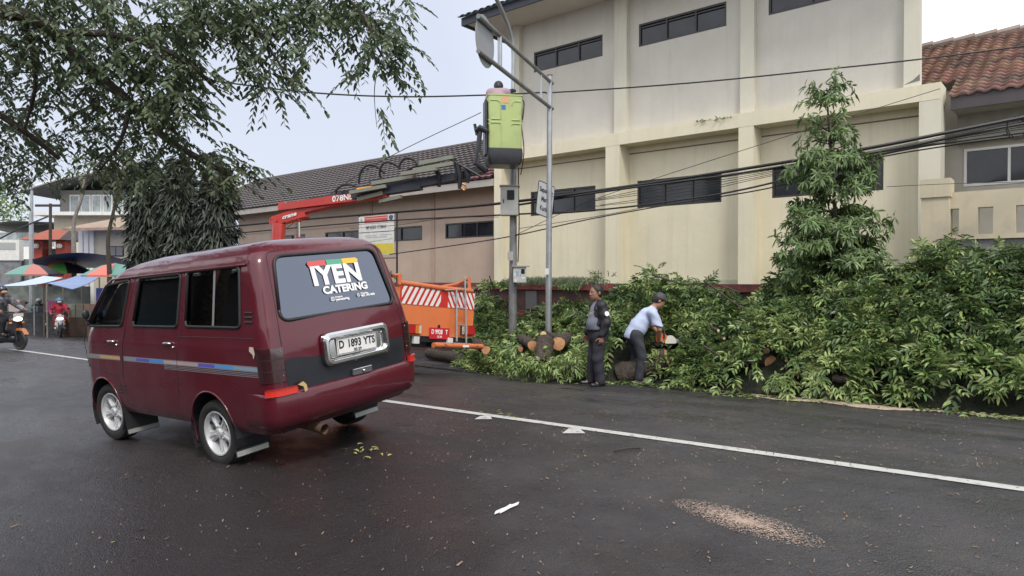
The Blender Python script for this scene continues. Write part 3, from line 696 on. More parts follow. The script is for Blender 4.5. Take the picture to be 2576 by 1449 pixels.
def quadr(c, r, n=5):                                        # rounded polygon from 4 corners (any quad)
    o = []; m = len(c)
    for i in range(m):
        p = Vector(c[i]).to_2d() if len(c[i]) > 2 else Vector(c[i]); a = Vector(c[i - 1]); b = Vector(c[(i + 1) % m])
        u = (a - p).normalized(); v = (b - p).normalized()
        for k in range(n + 1):
            t = k / n; q = (p + u * r) * (1 - t) ** 2 + p * 2 * t * (1 - t) + (p + v * r) * t * t; o.append((q.x, q.y))
    return o
def inpoly(x, y, P):
    c = False; j = len(P) - 1
    for i in range(len(P)):
        if (P[i][1] > y) != (P[j][1] > y) and x < (P[j][0] - P[i][0]) * (y - P[i][1]) / (P[j][1] - P[i][1]) + P[i][0]: c = not c
        j = i
    return c
def nearest(x, y, P):
    best = None
    for i in range(len(P)):
        ax, ay = P[i - 1]; bx, by = P[i]; dx, dy = bx - ax, by - ay; t = max(0, min(1, ((x - ax) * dx + (y - ay) * dy) / (dx * dx + dy * dy + 1e-12)))
        q = (ax + dx * t, ay + dy * t); d = (q[0] - x) ** 2 + (q[1] - y) ** 2
        if best is None or d < best[0]: best = (d, q)
    return best
def build_van():
    Rv = None
    yaw, pit, rol = math.radians(54.6), math.radians(-1.43), math.radians(-5.2)
    f = Vector((-math.sin(yaw) * math.cos(pit), math.cos(yaw) * math.cos(pit), math.sin(pit))); l0 = Vector((-math.cos(yaw), -math.sin(yaw), 0)); u0 = f.cross(l0)
    l = l0 * math.cos(rol) + u0 * math.sin(rol); u = f.cross(l)
    tow = lambda v: Vector((SX * v.x - CX * v.y, CX * v.x + SX * v.y, v.z))
    f, l, u = tow(f), tow(l), tow(u); T = Vector((-2.006, 6.309, -1.491)); T = tow(T) + Vector((0, 0, CZ))
    Rm = Matrix(((f.x, l.x, u.x), (f.y, l.y, u.y), (f.z, l.z, u.z)))
    t = thing('minivan', T, 'maroon minivan with a catering sticker on its rear window, driving away on the wet road', 'van', rot=Rm)
    paint = bpy.data.materials.new('maroon_paint'); paint.use_nodes = True; nt = paint.node_tree; p = nt.nodes['Principled BSDF']; K = nt.links.new
    p.inputs['Base Color'].default_value = (.088, .005, .014, 1); p.inputs['Roughness'].default_value = .30; p.inputs['Coat Weight'].default_value = .8; p.inputs['Coat Roughness'].default_value = .08; p.inputs['Metallic'].default_value = .0; p.inputs['Specular IOR Level'].default_value = .3
    tcn = nt.nodes.new('ShaderNodeTexCoord'); n1 = nt.nodes.new('ShaderNodeTexNoise'); n1.inputs['Scale'].default_value = 2.5; n1.inputs['Detail'].default_value = 5; K(tcn.outputs['Object'], n1.inputs[0])
    r1 = nt.nodes.new('ShaderNodeMapRange'); K(n1.outputs[0], r1.inputs[0]); r1.inputs[1].default_value = .4; r1.inputs[2].default_value = .7; r1.inputs[3].default_value = .26; r1.inputs[4].default_value = .42; K(r1.outputs[0], p.inputs['Roughness'])
    # road film on the lower body: the paint itself is dirty there
    sp = nt.nodes.new('ShaderNodeSeparateXYZ'); K(tcn.outputs['Object'], sp.inputs[0]); r2 = nt.nodes.new('ShaderNodeMapRange'); K(sp.outputs[2], r2.inputs[0]); r2.inputs[1].default_value = .62; r2.inputs[2].default_value = .36; r2.inputs[3].default_value = 0; r2.inputs[4].default_value = .55
    mlt = nt.nodes.new('ShaderNodeMath'); mlt.operation = 'MULTIPLY'; n3 = nt.nodes.new('ShaderNodeTexNoise'); n3.inputs['Scale'].default_value = 6; n3.inputs['Detail'].default_value = 8; K(tcn.outputs['Object'], n3.inputs[0]); K(r2.outputs[0], mlt.inputs[0]); K(n3.outputs[0], mlt.inputs[1])
    mx = nt.nodes.new('ShaderNodeMix'); mx.data_type = 'RGBA'; K(mlt.outputs[0], mx.inputs[0]); mx.inputs[6].default_value = (.088, .005, .014, 1); mx.inputs[7].default_value = (.045, .035, .034, 1)
    mxb = nt.nodes.new('ShaderNodeMix'); mxb.data_type = 'RGBA'; g = nt.nodes.new('ShaderNodeNewGeometry'); K(g.outputs['Backfacing'], mxb.inputs[0]); K(mx.outputs[2], mxb.inputs[6]); mxb.inputs[7].default_value = (.03, .03, .032, 1); K(mxb.outputs[2], p.inputs['Base Color'])
    bn = nt.nodes.new('ShaderNodeBump'); bn.inputs['Distance'].default_value = .010; n2 = nt.nodes.new('ShaderNodeTexNoise'); n2.inputs['Scale'].default_value = 3.0; n2.inputs['Detail'].default_value = 1; K(tcn.outputs['Object'], n2.inputs[0]); K(n2.outputs[0], bn.inputs['Height']); K(bn.outputs[0], p.inputs['Normal']); K(bn.outputs[0], p.inputs['Coat Normal'])
    rubber = M_['black']; chrome = mat('chrome', (.62, .62, .63), .16, metal=1.0, var=.1, vs=9); lampm = mat('smoked_red_lamp', (.035, .008, .010), .12, spec=.8, coat=.6)
    refl = mat('bright_red_reflector', (.62, .035, .022), .25, coat=.5)
    # --- outlines (x, z) on the flank and (y, z) at the rear
    W1 = quadr([(.245, 1.172), (-.535, 1.172), (-.500, 1.645), (.240, 1.625)], .045)
    W2 = quadr([(1.13, 1.162), (.375, 1.165), (.345, 1.612), (1.045, 1.590)], .045)
    W3 = quadr([(2.00, 1.150), (1.335, 1.158), (1.225, 1.580), (1.66, 1.535)], .045)
    WR = quadr([(.61, 1.205), (-.61, 1.205), (-.525, 1.700), (.525, 1.700)], .085, 8)
    WF = quadr([(-.60, 1.20), (.60, 1.20), (.52, 1.62), (-.52, 1.62)], .06)
    archr = [(-.015 + .315 * math.cos(a), .295 + .345 * math.sin(a)) for a in np.linspace(-.35, math.pi + .35, 40)]; archr += [(archr[-1][0], .1), (archr[0][0], .1)]
    archf = [(1.80 + .300 * math.cos(a), .315 + .335 * math.sin(a)) for a in np.linspace(-.35, math.pi + .35, 40)]; archf += [(archf[-1][0], .1), (archf[0][0], .1)]
    zs = [.34, .37, .40, .43, .46, .50, .53, .56, .59, .62, .645, .67, .70, .74, .78, .82, .86, .90, .95, 1.0, 1.02, 1.035, 1.05, 1.07, 1.10, 1.13, 1.16, 1.18, 1.20, 1.23, 1.26, 1.30, 1.34, 1.38, 1.42, 1.46, 1.50, 1.54, 1.57, 1.60, 1.625, 1.65, 1.675, 1.70, 1.72, 1.735, 1.75, 1.77, 1.79, 1.81, 1.825, 1.836, 1.845, 1.850]
    V = []; F = []; n = len(van_loop(1)); hn = len(van_half(1))
    for z in zs: V += [Vector(q) for q in van_loop(z)]
    for j in range(len(zs) - 1):
        for k in range(n): F.append((j * n + k, j * n + (k + 1) % n, (j + 1) * n + (k + 1) % n, (j + 1) * n + k))
    F.append(tuple(range((len(zs) - 1) * n, len(zs) * n)))
    k0 = VN[0] + VN[1]; k1 = k0 + VN[2]
    def zone(k):
        kk = k if k < hn else 2 * hn - 2 - k
        return 'side' if k0 - 3 <= kk <= k1 + 6 else ('rear' if kk < k0 - 3 else 'front')
    keep = []; touch = {}
    for fc in F:
        if len(fc) > 4: keep.append(fc); continue
        c = sum((V[i] for i in fc), Vector()) / 4; k = fc[0] % n; kk = k if k < hn else 2 * hn - 2 - k; hit = None
        if kk >= k0 - 2 and kk <= k1 + 7:
            for P in (W1, W2, W3, archr, archf):
                if inpoly(c.x, c.z, P): hit = (P, 'xz'); break
        if hit is None and kk <= VN[0] + 3 and c.x < 0 and inpoly(c.y, c.z, WR): hit = (WR, 'yz')
        if hit is None and kk > k1 + 6 and c.x > 1 and inpoly(c.y, c.z, WF): hit = (WF, 'yz')
        if hit:
            for i in fc: touch[i] = hit
        else: keep.append(fc)
    used = {i for fc in keep for i in fc}
    for i, (P, pl) in touch.items():
        if i in used:
            v = V[i]
            if pl == 'xz': d, q = nearest(v.x, v.z, P); v.x, v.z = q
            else: d, q = nearest(v.y, v.z, P); v.y, v.z = q
    b = MB(); b.add(V, keep)
    body = b.build('body', paint, t, smooth='full', fix=False)
    import bmesh
    bm = bmesh.new(); bm.from_mesh(body.data); bmesh.ops.delete(bm, geom=[v for v in bm.verts if not v.link_faces], context='VERTS'); bmesh.ops.recalc_face_normals(bm, faces=bm.faces)
    far = max(bm.faces, key=lambda q: q.calc_center_median().z)
    if far.normal.z < 0: bmesh.ops.reverse_faces(bm, faces=bm.faces)
    bm.to_mesh(body.data); bm.free()
    # inner wheel housings and the floor pan
    b = MB()
    for s in (1, -1):
        for cx, r_, zc in ((-.015, .325, .295), (1.80, .31, .315)):
            pts = [(cx + r_ * math.cos(a), zc + r_ * 1.05 * math.sin(a)) for a in np.linspace(-.5, math.pi + .5, 20)]
            for (x0, z0), (x1, z1) in zip(pts, pts[1:]): b.quad((x0, s * .768, z0), (x1, s * .768, z1), (x1, s * .45, z1), (x0, s * .45, z0))
            b.add([(x, s * .45, z) for x, z in pts], [tuple(range(len(pts)))])
    b.box(-.70, 1.45, -.70, .70, .335, .36); b.box(-.5, 1.9, -.43, .43, .25, .335); b.box(-.72, -.4, -.55, .55, .33, .36)
    b.tube([(0, -.6, .28), (0, .6, .28)], .045, 8); b.tube([(1.8, -.6, .3), (1.8, .6, .3)], .03, 8)
    b.build('underbody', M_['blackm'], t)
    # interior
    b = MB(); b.box(-.74, 1.5, -.70, .70, .62, .66)
    def seat(x, y0, y1):
        b.box(x, x + .42, y0, y1, .66, .95); b.box(x - .10, x + .06, y0, y1, .9, 1.36)
        for yy in ((y0 + y1) / 2,) if y1 - y0 < .7 else (y0 + .2, y1 - .2): b.box(x - .10, x, yy - .12, yy + .12, 1.36, 1.52)
    seat(-.35, -.6, .6); seat(.45, -.6, .35); seat(1.15, .12, .58); seat(1.15, -.58, -.12); b.box(1.75, 2.1, -.65, .65, .8, 1.17)
    b.build('seats', mat('dark_seat_fabric', (.035, .032, .034), .9, var=.3, vs=8), t)
    b = MB(); b.lathe([(.17, 0), (.185, .012), (.19, 0), (.185, -.012), (.17, 0)], Matrix.Translation((1.68, -.35, 1.13)) @ Matrix.Rotation(math.radians(-60), 4, 'Y'), 20); b.build('steering_wheel', M_['black'], t)
    # glass
    tint = glass('tinted_side_glass', (.05, .05, .055), .015, .02); tint2 = glass('front_door_glass', (.42, .46, .44), .01, .02); film = glass('reflective_rear_film', (.05, .055, .065), .16, .05, (.72, .80, .98))
    sil = mat('silver_strip', (.45, .46, .48), .35, metal=.7)
    def pane(P, fn, name, m, offn, parent=t):
        c = (sum(q[0] for q in P) / len(P), sum(q[1] for q in P) / len(P)); bb = MB(); rings = [1, .8, .6, .4, .2]
        vs = []
        for k in rings: vs += [fn(c[0] + (x - c[0]) * k, c[1] + (z - c[1]) * k, offn) for x, z in P]
        vs.append(fn(*c, offn)); m_ = len(P); fs = []
        for j in range(len(rings) - 1): fs += [(j * m_ + i, j * m_ + (i + 1) % m_, (j + 1) * m_ + (i + 1) % m_, (j + 1) * m_ + i) for i in range(m_)]
        fs += [((len(rings) - 1) * m_ + i, (len(rings) - 1) * m_ + (i + 1) % m_, len(vs) - 1) for i in range(m_)]
        return bb.add(vs, fs).build(name, m, parent, smooth='full')
    for s in (1, -1):
        fn = lambda x, z, o, s=s: van_side(x, z, o, s)
        for P, m, nm in ((W1, tint, 'rear_side_window'), (W2, tint, 'middle_side_window'), (W3, tint2, 'front_door_window')):
            w = pane(P, fn, nm, m, -.012)
            bb = MB(); pts = [fn(x, z, .002) for x, z in P]; bb.tube(pts + [pts[0]], .013, 6); bb.build('rubber_seal', rubber, w, smooth='full')
            if P is W1:
                bb = MB(); bb.quad(fn(-.135, 1.18, -.006), fn(-.163, 1.18, -.006), fn(-.158, 1.628, -.006), fn(-.128, 1.628, -.006)); bb.build('divider', sil, w)
        # door seams, gutter, handles, stripe
        bb = MB(); bb.tube([fn(x, z, .0005) for x, z in ((.300, 1.63), (.325, 1.4), (.345, 1.1), (.40, .9), (.44, .60), (.45, .38))], .0045, 5); bb.build('door_seam', rubber, t); bb = MB()
        bb.tube([fn(x, z, .0005) for x, z in ((1.13, 1.60), (1.20, 1.4), (1.28, 1.12), (1.335, .98), (1.385, .70), (1.36, .40))], .0045, 5); bb.build('door_seam', rubber, t); bb = MB()
        bb.tube([fn(x, z, .0005) for x, z in ((1.385, .70), (1.6, .71), (2.05, .75), (2.10, 1.0), (2.06, 1.14))], .0035, 5); bb.build('door_seam', rubber, t); bb = MB()
        bb.tube([fn(x, z, .0005) for x, z in ((.36, 1.085), (-.2, 1.09), (-.70, 1.092))], .003, 5)
        bb.build('body_crease', rubber, t)
        bb = MB(); bb.tube([fn(x, 1.655 - .038 * (x + .6) * .78, .010) for x in np.linspace(-.58, 1.55, 16)] + [fn(1.68, 1.53, .008), fn(1.85, 1.36, .008), fn(2.02, 1.16, .006)], .011, 6); bb.build('rain_gutter', paint, t, smooth='full')
        for hx, hz in ((.52, 1.022), (1.52, 1.012)):
            bb = MB(); bb.tube([fn(hx - .055, hz, .006), fn(hx - .04, hz + .005, .022), fn(hx + .04, hz + .005, .022), fn(hx + .055, hz, .006)], .011, 8); bb.sphere(fn(hx - .08, hz - .03, .004), .012, 8); bb.build('door_handle', chrome, t, smooth='full')
        sc_ = [((-.79), -.42, (.22, .30, .38)), (-.42, -.16, (.08, .28, .62)), (-.16, .08, (.10, .09, .42)), (.08, .32, (.42, .30, .29)), (.32, .62, (.42, .33, .32)), (.62, .87, (.06, .24, .58)), (.87, 1.10, (.10, .09, .42)), (1.10, 1.33, (.22, .22, .28)), (1.40, 1.80, (.50, .30, .14)), (1.80, 2.12, (.22, .20, .22))]
        st = MB(); mats = []
        for i, (a, c, colr) in enumerate(sc_):
            mats.append(mat('stripe_colour', colr, .45)); st.grid(lambda x, z: fn(x, z, .0025), list(np.linspace(a, c, 5)), [.845, .872], i)
        ng = len(mats); mats.append(mat('stripe_grey', (.20, .20, .22), .45))
        st.grid(lambda x, z: fn(x, z, .0020), list(np.linspace(-.79, 1.33, 26)), [.836, .881], ng); st.grid(lambda x, z: fn(x, z, .0020), list(np.linspace(1.40, 2.12, 10)), [.836, .881], ng)
        for q in range(3): st.grid(lambda x, z: fn(x, z, .0022), list(np.linspace(-.79, .62, 16)), [.797 + q * .013, .803 + q * .013], ng)
        st.build('side_stripe', mats, t, fix=False)
        bb = MB()
        for q in range(3): bb.tube([fn(-.595, 1.215 + q * .036, .002), fn(-.69, 1.215 + q * .036, .002)], .009, 6)
        bb.build('air_vent', rubber, t)
        bb = MB()
        for q in range(3):
            for h_ in range(2): bb.tube([fn(1.50 - h_ * .09 - .06, .60 - q * .035, .001), fn(1.50 - h_ * .09, .60 - q * .035, .001)], .006, 5)
        bb.build('lower_vents', rubber, t)
        # flared lip round the rear arch
        bb = MB(); bb.tube([fn(x, z, .001) for x, z in archr[:40]], .009, 6); bb.build('arch_lip', paint, t, smooth='full'); bb = MB(); bb.tube([fn(x, z, .001) for x, z in archf[:40]], .009, 6); bb.build('arch_lip', paint, t, smooth='full')
        m = MB(); m.sphere(fn(1.93, 1.27, .065), (.02, .035, .05), 12); m.tube([fn(1.96, 1.18, -.01), fn(1.94, 1.22, .06)], .010, 6); mo = m.build('wing_mirror', M_['blackm'], t, smooth='full')
    w = pane(WR, van_rear, 'rear_window', film, -.004)
    bb = MB(); pts = [van_rear(y, z, .004) for y, z in WR]; bb.tube(pts + [pts[0]], .014, 6); bb.build('rubber_seal', rubber, w, smooth='full')
    wf = pane(WF, lambda y, z, o: Vector((van_ring(z)[1] + .02 - van_drop(2, 0), y, z - .075)), 'windscreen', glass('windscreen_glass', (.55, .6, .58)), 0)
    # rear window lettering
    O = van_rear(-.030, 1.505, .002); ux = Vector((0, -1, 0)); a = van_rear(-.05, 1.40, .009); bq = van_rear(-.05, 1.65, .009); uz = (bq - a).normalized()
    white = mat('white_vinyl', (.80, .80, .82), .5)
    FR = frame(O, ux, uz)
    merge_text([(('IYEN', .215, FR @ Matrix.Translation((0, 0, 0))), dict(bold=.0095, sx=1.10, space=1.07)),
                (('CATERING', .086, FR @ Matrix.Translation((.055, -.122, 0))), dict(bold=.0038, sx=1.16)),
                (('instagram', .020, FR @ Matrix.Translation((-.085, -.186, 0))), dict(align='LEFT', bold=.0006)), (('iyencatering', .030, FR @ Matrix.Translation((-.085, -.208, 0))), dict(align='LEFT', bold=.0010)),
                (('WhatsApp', .020, FR @ Matrix.Translation((.195, -.186, 0))), dict(align='LEFT', bold=.0006)), (('0822 1992 8870', .024, FR @ Matrix.Translation((.195, -.207, 0))), dict(align='LEFT', bold=.001))], white, 'sticker_lettering', w)
    bb = MB()
    def ringm(cx, cy, r, th, sq=False):
        o = [(cx + (r if not sq else r) * math.cos(a), cy + r * math.sin(a)) for a in np.linspace(0, 2 * math.pi, 17)[:-1]] if not sq else quadr([(cx - r, cy - r), (cx + r, cy - r), (cx + r, cy + r), (cx - r, cy + r)], r * .5, 3)
        n_ = len(o); inn = [(cx + (x - cx) * th, cy + (y - cy) * th) for x, y in o]
        bb.add([FR @ Vector((x, y, 0)) for x, y in o + inn], [(i, (i + 1) % n_, n_ + (i + 1) % n_, n_ + i) for i in range(n_)])
    ringm(-.112, -.198, .017, .72, True); ringm(-.112, -.198, .008, .6); ringm(.170, -.196, .016, .74); bb.tube([FR @ Vector((.164, -.190, .001)), FR @ Vector((.167, -.200, .001)), FR @ Vector((.177, -.203, .001))], .003, 5)
    bb.build('contact_icons', white, w, fix=False)
    bb = MB(); cols = [mat('sticker_red', (.62, .10, .09), .5), mat('sticker_green', (.10, .38, .24), .5), mat('sticker_yellow', (.85, .50, .07), .5)]
    x0, x1, y0, y1 = -.275, .265, .090, .136
    for i, (a, c) in enumerate(((x0, -.085), (-.079, .085), (.091, x1))):
        P = [(a, y0), (c, y0), (c, y1), (a, y1)]
        if i == 0: P = [(a + .008, y0), (c, y0), (c - .003, y1), (a + .03, y1)] + [(a + .012, y1 - .004), (a, y1 - .018)]
        if i == 2: P = [(a, y0), (c - .008, y0), (c, y1 - .018), (c - .012, y1 - .004), (c - .03, y1), (a - .003, y1)]
        bb.add([FR @ Vector((x, y, 0)) for x, y in P], [tuple(range(len(P)))], i)
    bb.build('sticker_bar', cols, w, fix=False)
    # black lower panel of the tailgate
    bb = MB(); zz = list(np.linspace(.655, .905, 10))
    bb.grid(lambda s, z: van_rear(s * (.635 if z > .72 else .635 - (.72 - z) * 1.1), z + (.012 * math.sin(s * 9) if z > .88 else 0), .0035), list(np.linspace(-1, 1, 31)), zz)
    bb.build('black_panel', mat('black_tailgate_wrap', (.012, .013, .019), .5, var=.3, vs=4, rvar=.12), t, smooth='full', fix=False)
    bb = MB()
    pts = [van_rear(y, z, .001) for y, z in quadr([(.655, .66), (-.655, .66), (-.64, 1.1), (-.575, 1.74), (.575, 1.74), (.64, 1.1)], .06, 4)]
    bb.tube(pts + [pts[0]], .004, 5); bb.build('tailgate_seam', rubber, t)
    # tail lamps wrap round the corners
    for s in (1, -1):
        bb = MB(); lamp = lambda S_, z, o: (lambda q: q[0] + q[1] * o)(van_s(z, S_, s))
        bb.grid(lambda S_, z: lamp(S_, z, .010), list(np.linspace(.645, .86, 14)), list(np.linspace(.755, 1.015, 8)))
        sg = list(np.linspace(.645, .86, 14)); zg = list(np.linspace(.755, 1.015, 8))
        for z in (zg[0], zg[-1]): bb.grid(lambda S_, o: lamp(S_, z, o), sg, [0, .010])
        for S0 in (sg[0], sg[-1]): bb.grid(lambda z, o: lamp(S0, z, o), zg, [0, .010])
        lo_ = bb.build('tail_lamp', lampm, t, smooth=True)
        bb = MB()
        for z in (.84, .925): bb.grid(lambda S_, q: lamp(S_, z + q, .0112), sg, [0, .006])
        bb.build('lens_division', M_['black'], lo_, fix=False)
        bb = MB()
        for S0, z in ((.665, .985), (.665, .80)): bb.sphere(lamp(S0, z, .011), .007, 6)
        bb.build('lens_screw', chrome, lo_)
        bb = MB(); sr = list(np.linspace(.57 if s > 0 else .66, .79, 9))
        bb.grid(lambda S_, z: lamp(S_, z, .034), sr, [.655, .705]); bb.grid(lambda S_, o: lamp(S_, .705, o), sr, [.01, .040]); bb.grid(lambda z, o: lamp(sr[0], z, o), [.655, .705], [.01, .040]); bb.grid(lambda z, o: lamp(sr[-1], z, o), [.655, .705], [.01, .040]); bb.grid(lambda S_, o: lamp(S_, .655, o), sr, [.01, .04])
        bb.build('reflector', refl, t)
    bb = MB(); q, nn = van_s(1.0, .875); bb.add([q + nn * .014 + Vector((dx, 0, dz)) for dx, dz in ((0, .03), (.05, .035), (.06, 0), (.02, -.025), (.012, -.06), (-.01, -.02))], [tuple(range(6))]); bb.build('peeling_tape', mat('dirty_tape', (.55, .45, .38), .8), t)
    q, nn = van_s(.69, .545); bb = MB(); bb.add([q + nn * .045 + Vector((0, dy, dz)) for dy, dz in ((.03, .025), (-.02, .04), (-.05, .01), (-.055, -.035), (-.03, -.045), (-.02, 0))], [tuple(range(6))]); bb.build('filler_patch', mat('yellow_filler', (.55, .38, .17), .8), t)
    # bumper, wrapping the corners
    bb = MB(); prof = [(-.002, .668), (.022, .660), (.030, .642), (.031, .56), (.024, .48), (.006, .42), (-.03, .39), (-.06, .38)]; path = [(s_, sd) for sd, rng2 in ((-1, np.linspace(1.08, 0, 30)), (1, np.linspace(0.036, 1.08, 29))) for s_ in rng2]
    vs = []; 
    for S_, sd in path:
        q, nn = van_s(.60, S_, sd); raise_ = .0 if S_ < .62 else min(.0, 0)
        fade = min(1, (1.08 - S_) / .42); fade = fade * fade * (3 - 2 * fade)
        for o_, z in prof: vs.append(Vector((q.x, q.y, 0)) + nn * ((o_ if o_ < 0 else o_ * fade) + .0015) + Vector((0, 0, z)))
    m_ = len(prof); bb.add(vs, [(i * m_ + j, (i + 1) * m_ + j, (i + 1) * m_ + j + 1, i * m_ + j + 1) for i in range(len(path) - 1) for j in range(m_ - 1)])
    bb.build('rear_bumper', paint, t, smooth='full')
    # number plate in its chrome surround
    cy, cz = -.048, .925; O = van_rear(cy, cz, .012); a = van_rear(cy, .80, .012); c = van_rear(cy, 1.06, .012); FRp = frame(O, (0, -1, 0), (c - a))
    bb = MB(); wv, hv = .355, .135
    prof = [(0, 0), (.002, .030), (.018, .046), (.040, .046), (.058, .028), (.064, .006)]; outl = quadr([(-wv, -hv), (wv, -hv), (wv, hv), (-wv, hv)], .07, 7); vs = []; m_ = len(prof)
    for x, y in outl:
        for o_, h_ in prof: vs.append(FRp @ Vector((x * (1 - o_ / wv), y * (1 - o_ / hv), h_)))
    no = len(outl); bb.add(vs, [(i * m_ + j, ((i + 1) % no) * m_ + j, ((i + 1) % no) * m_ + j + 1, i * m_ + j + 1) for i in range(no) for j in range(m_ - 1)])
    bb.add([FRp @ Vector((x * (1 - .064 / wv), y * (1 - .064 / hv), .006)) for x, y in outl], [tuple(range(no))])
    po = bb.build('plate_surround', chrome, t, smooth=True)
    TB = FRp @ Matrix.Translation((.0, .002, .016)) @ Matrix.Rotation(math.radians(-1.5), 4, 'Z')
    bb = MB(); bb.box(-.215, .215, -.068, .068, 0, .004, 0, TB); pl = bb.build('number_plate', mat('white_plate', (.72, .72, .70), .45, var=.05, vs=20), po)
    bb = MB()
    for (x0, x1, y0, y1) in ((-.209, .209, .060, .0635), (-.209, .209, -.0635, -.060), (-.209, -.2055, -.060, .060), (.2055, .209, -.060, .060)): bb.box(x0, x1, y0, y1, .0041, .0055, 0, TB)
    bk = M_['black']; bb.build('plate_border', bk, pl)
    merge_text([(('D', .088, TB @ Matrix.Translation((-.168, .010, .0045))), dict(bold=.0032, sx=.86)), (('1893', .088, TB @ Matrix.Translation((-.030, .010, .0045))), dict(bold=.0032, sx=.86)), (('YTS', .088, TB @ Matrix.Translation((.135, .010, .0045))), dict(bold=.0032, sx=.86))], bk, 'plate_lettering', pl)
    merge_text([(('05·29', .034, TB @ Matrix.Translation((0, -.046, .0045))), dict(bold=.0012, sx=1.1))], bk, 'expiry_lettering', pl)
    # latch handle, exhaust, flaps, wiper
    cy, cz = -.08, .695; O = van_rear(cy, cz, .008); FRh = frame(O, (0, -1, 0), (0, 0, 1)); bb = MB(); bb.prism(quadr([(-.105, -.026), (.105, -.026), (.105, .026), (-.105, .026)], .01, 3), lambda a_, b_, c_: FRh @ Vector((a_, b_, c_)), 0, .018)
    ho = bb.build('tailgate_handle', mat('worn_metal_handle', (.16, .16, .17), .4, metal=.6), t)
    bb = MB(); bb.sphere(FRh @ Vector((.01, -.004, .02)), .016, 10); bb.tube([FRh @ Vector((-.10, .022, .02)), FRh @ Vector((.10, .022, .02))], .004, 6); bb.build('lock', chrome, ho, smooth=True)
    bb = MB(); bb.tube([(-.45, .32, .315), (-.70, .335, .31), (-.90, .345, .30)], [.036, .040, .043], 16, cap=False); bb.tube([(-.90, .345, .30), (-.70, .335, .31)], [.038, .036], 16, cap=False); bb.tube([(-.2, .2, .31), (-.5, .32, .315)], .07, 12)
    bb.build('exhaust_pipe', mat('rusty_exhaust', (.20, .13, .09), .6, metal=.5, var=.3, vs=14), t, smooth=True)
    for s in (1, -1):
        for x, yw in ((-.30, .08), (1.46, .10)):
            bb = MB(); Mx = Matrix.Translation((x, s * .62, .28)) @ Matrix.Rotation(math.radians(8), 4, 'Y'); bb.box(-.004, .004, -.15, .15, -.16, .22, 0, Mx); fo = bb.build('mud_flap', M_['black'], t)
            bb = MB(); bb.box(-.008, -.0045, -.145, .145, -.155, -.115, 0, Mx); bb.build('reflective_strip', mat('grey_strip', (.36, .37, .36), .5, metal=.3), fo)
    # wheels
    alloy = mat('silver_alloy', (.60, .61, .63), .42, metal=.35, var=.1, vs=20); tyrem = mat('tyre_rubber', (.022, .021, .022), .75, var=.25, vs=18)
    def wheel(x, y, s, steer=0, lift=0):
        wo = None; R_ = .278; rr = .187
        Mw = Matrix.Translation((x, y, R_ + lift)) @ Matrix.Rotation(steer, 4, 'Z') @ Matrix.Rotation(math.radians(-90 * s), 4, 'X')      # local z points outwards
        tb = MB(); tb.lathe([(rr, .070), (rr + .012, .084), (R_ - .040, .092), (R_ - .012, .082), (R_, .062), (R_, -.062), (R_ - .012, -.082), (R_ - .04, -.09), (rr, -.08)], Mw, 44)
        for q in (-.04, -.014, .014, .04): tb.lathe([(R_ + .0015, q - .009), (R_ + .0035, q), (R_ + .0015, q + .009)], Mw, 44)
        wl = MB(); wl.lathe([(.001, .030), (.03, .030), (.05, .026)], Mw, 16)
        wo = wl.build('wheel', alloy, t, smooth='full')
        tb.build('tyre', tyrem, wo, smooth=True)
        rb = MB(); rb.lathe([(rr + .002, .072), (rr - .002, .082), (rr - .012, .080), (rr - .020, .060), (rr - .026, .020), (rr - .030, -.06), (.02, -.065)], Mw, 44)
        for k in range(5):
            a0 = 2 * math.pi * k / 5 + .3; Ms = Mw @ Matrix.Rotation(a0, 4, 'Z')
            poly = [(.035, -.028), (.09, -.023), (rr - .018, -.042), (rr - .018, .042), (.09, .023), (.035, .028)]
            rb.add([Ms @ Vector((px, py, h)) for h, ex in ((.022, 1.25), (.050, 1)) for px, py in [(q[0], q[1] * ex) for q in poly]] , [tuple(range(6, 12))] + [(i, (i + 1) % 6, (i + 1) % 6 + 6, i + 6) for i in range(6)])
            rb.box(.06, rr - .03, -.005, .005, .048, .062, 0, Ms)
        rb.lathe([(.001, .070), (.028, .068), (.040, .056), (.044, .02)], Mw, 20)
        for k in range(5):
            a0 = 2 * math.pi * (k + .5) / 5 + .3; rb.lathe([(.001, .012), (.008, .010), (.009, 0)], Mw @ Matrix.Rotation(a0, 4, 'Z') @ Matrix.Translation((.052, 0, .045)), 8)
        rb.build('rim', alloy, wo, smooth=True)
        db = MB(); db.lathe([(.001, -.03), (.13, -.03)], Mw, 24); db.build('brake_disc', M_['blackm'], wo)
    wheel(-.015, .655, 1); wheel(-.015, -.655, -1); wheel(1.80, .655, 1, .06, .022); wheel(1.80, -.655, -1, .06, .022)
build_van()

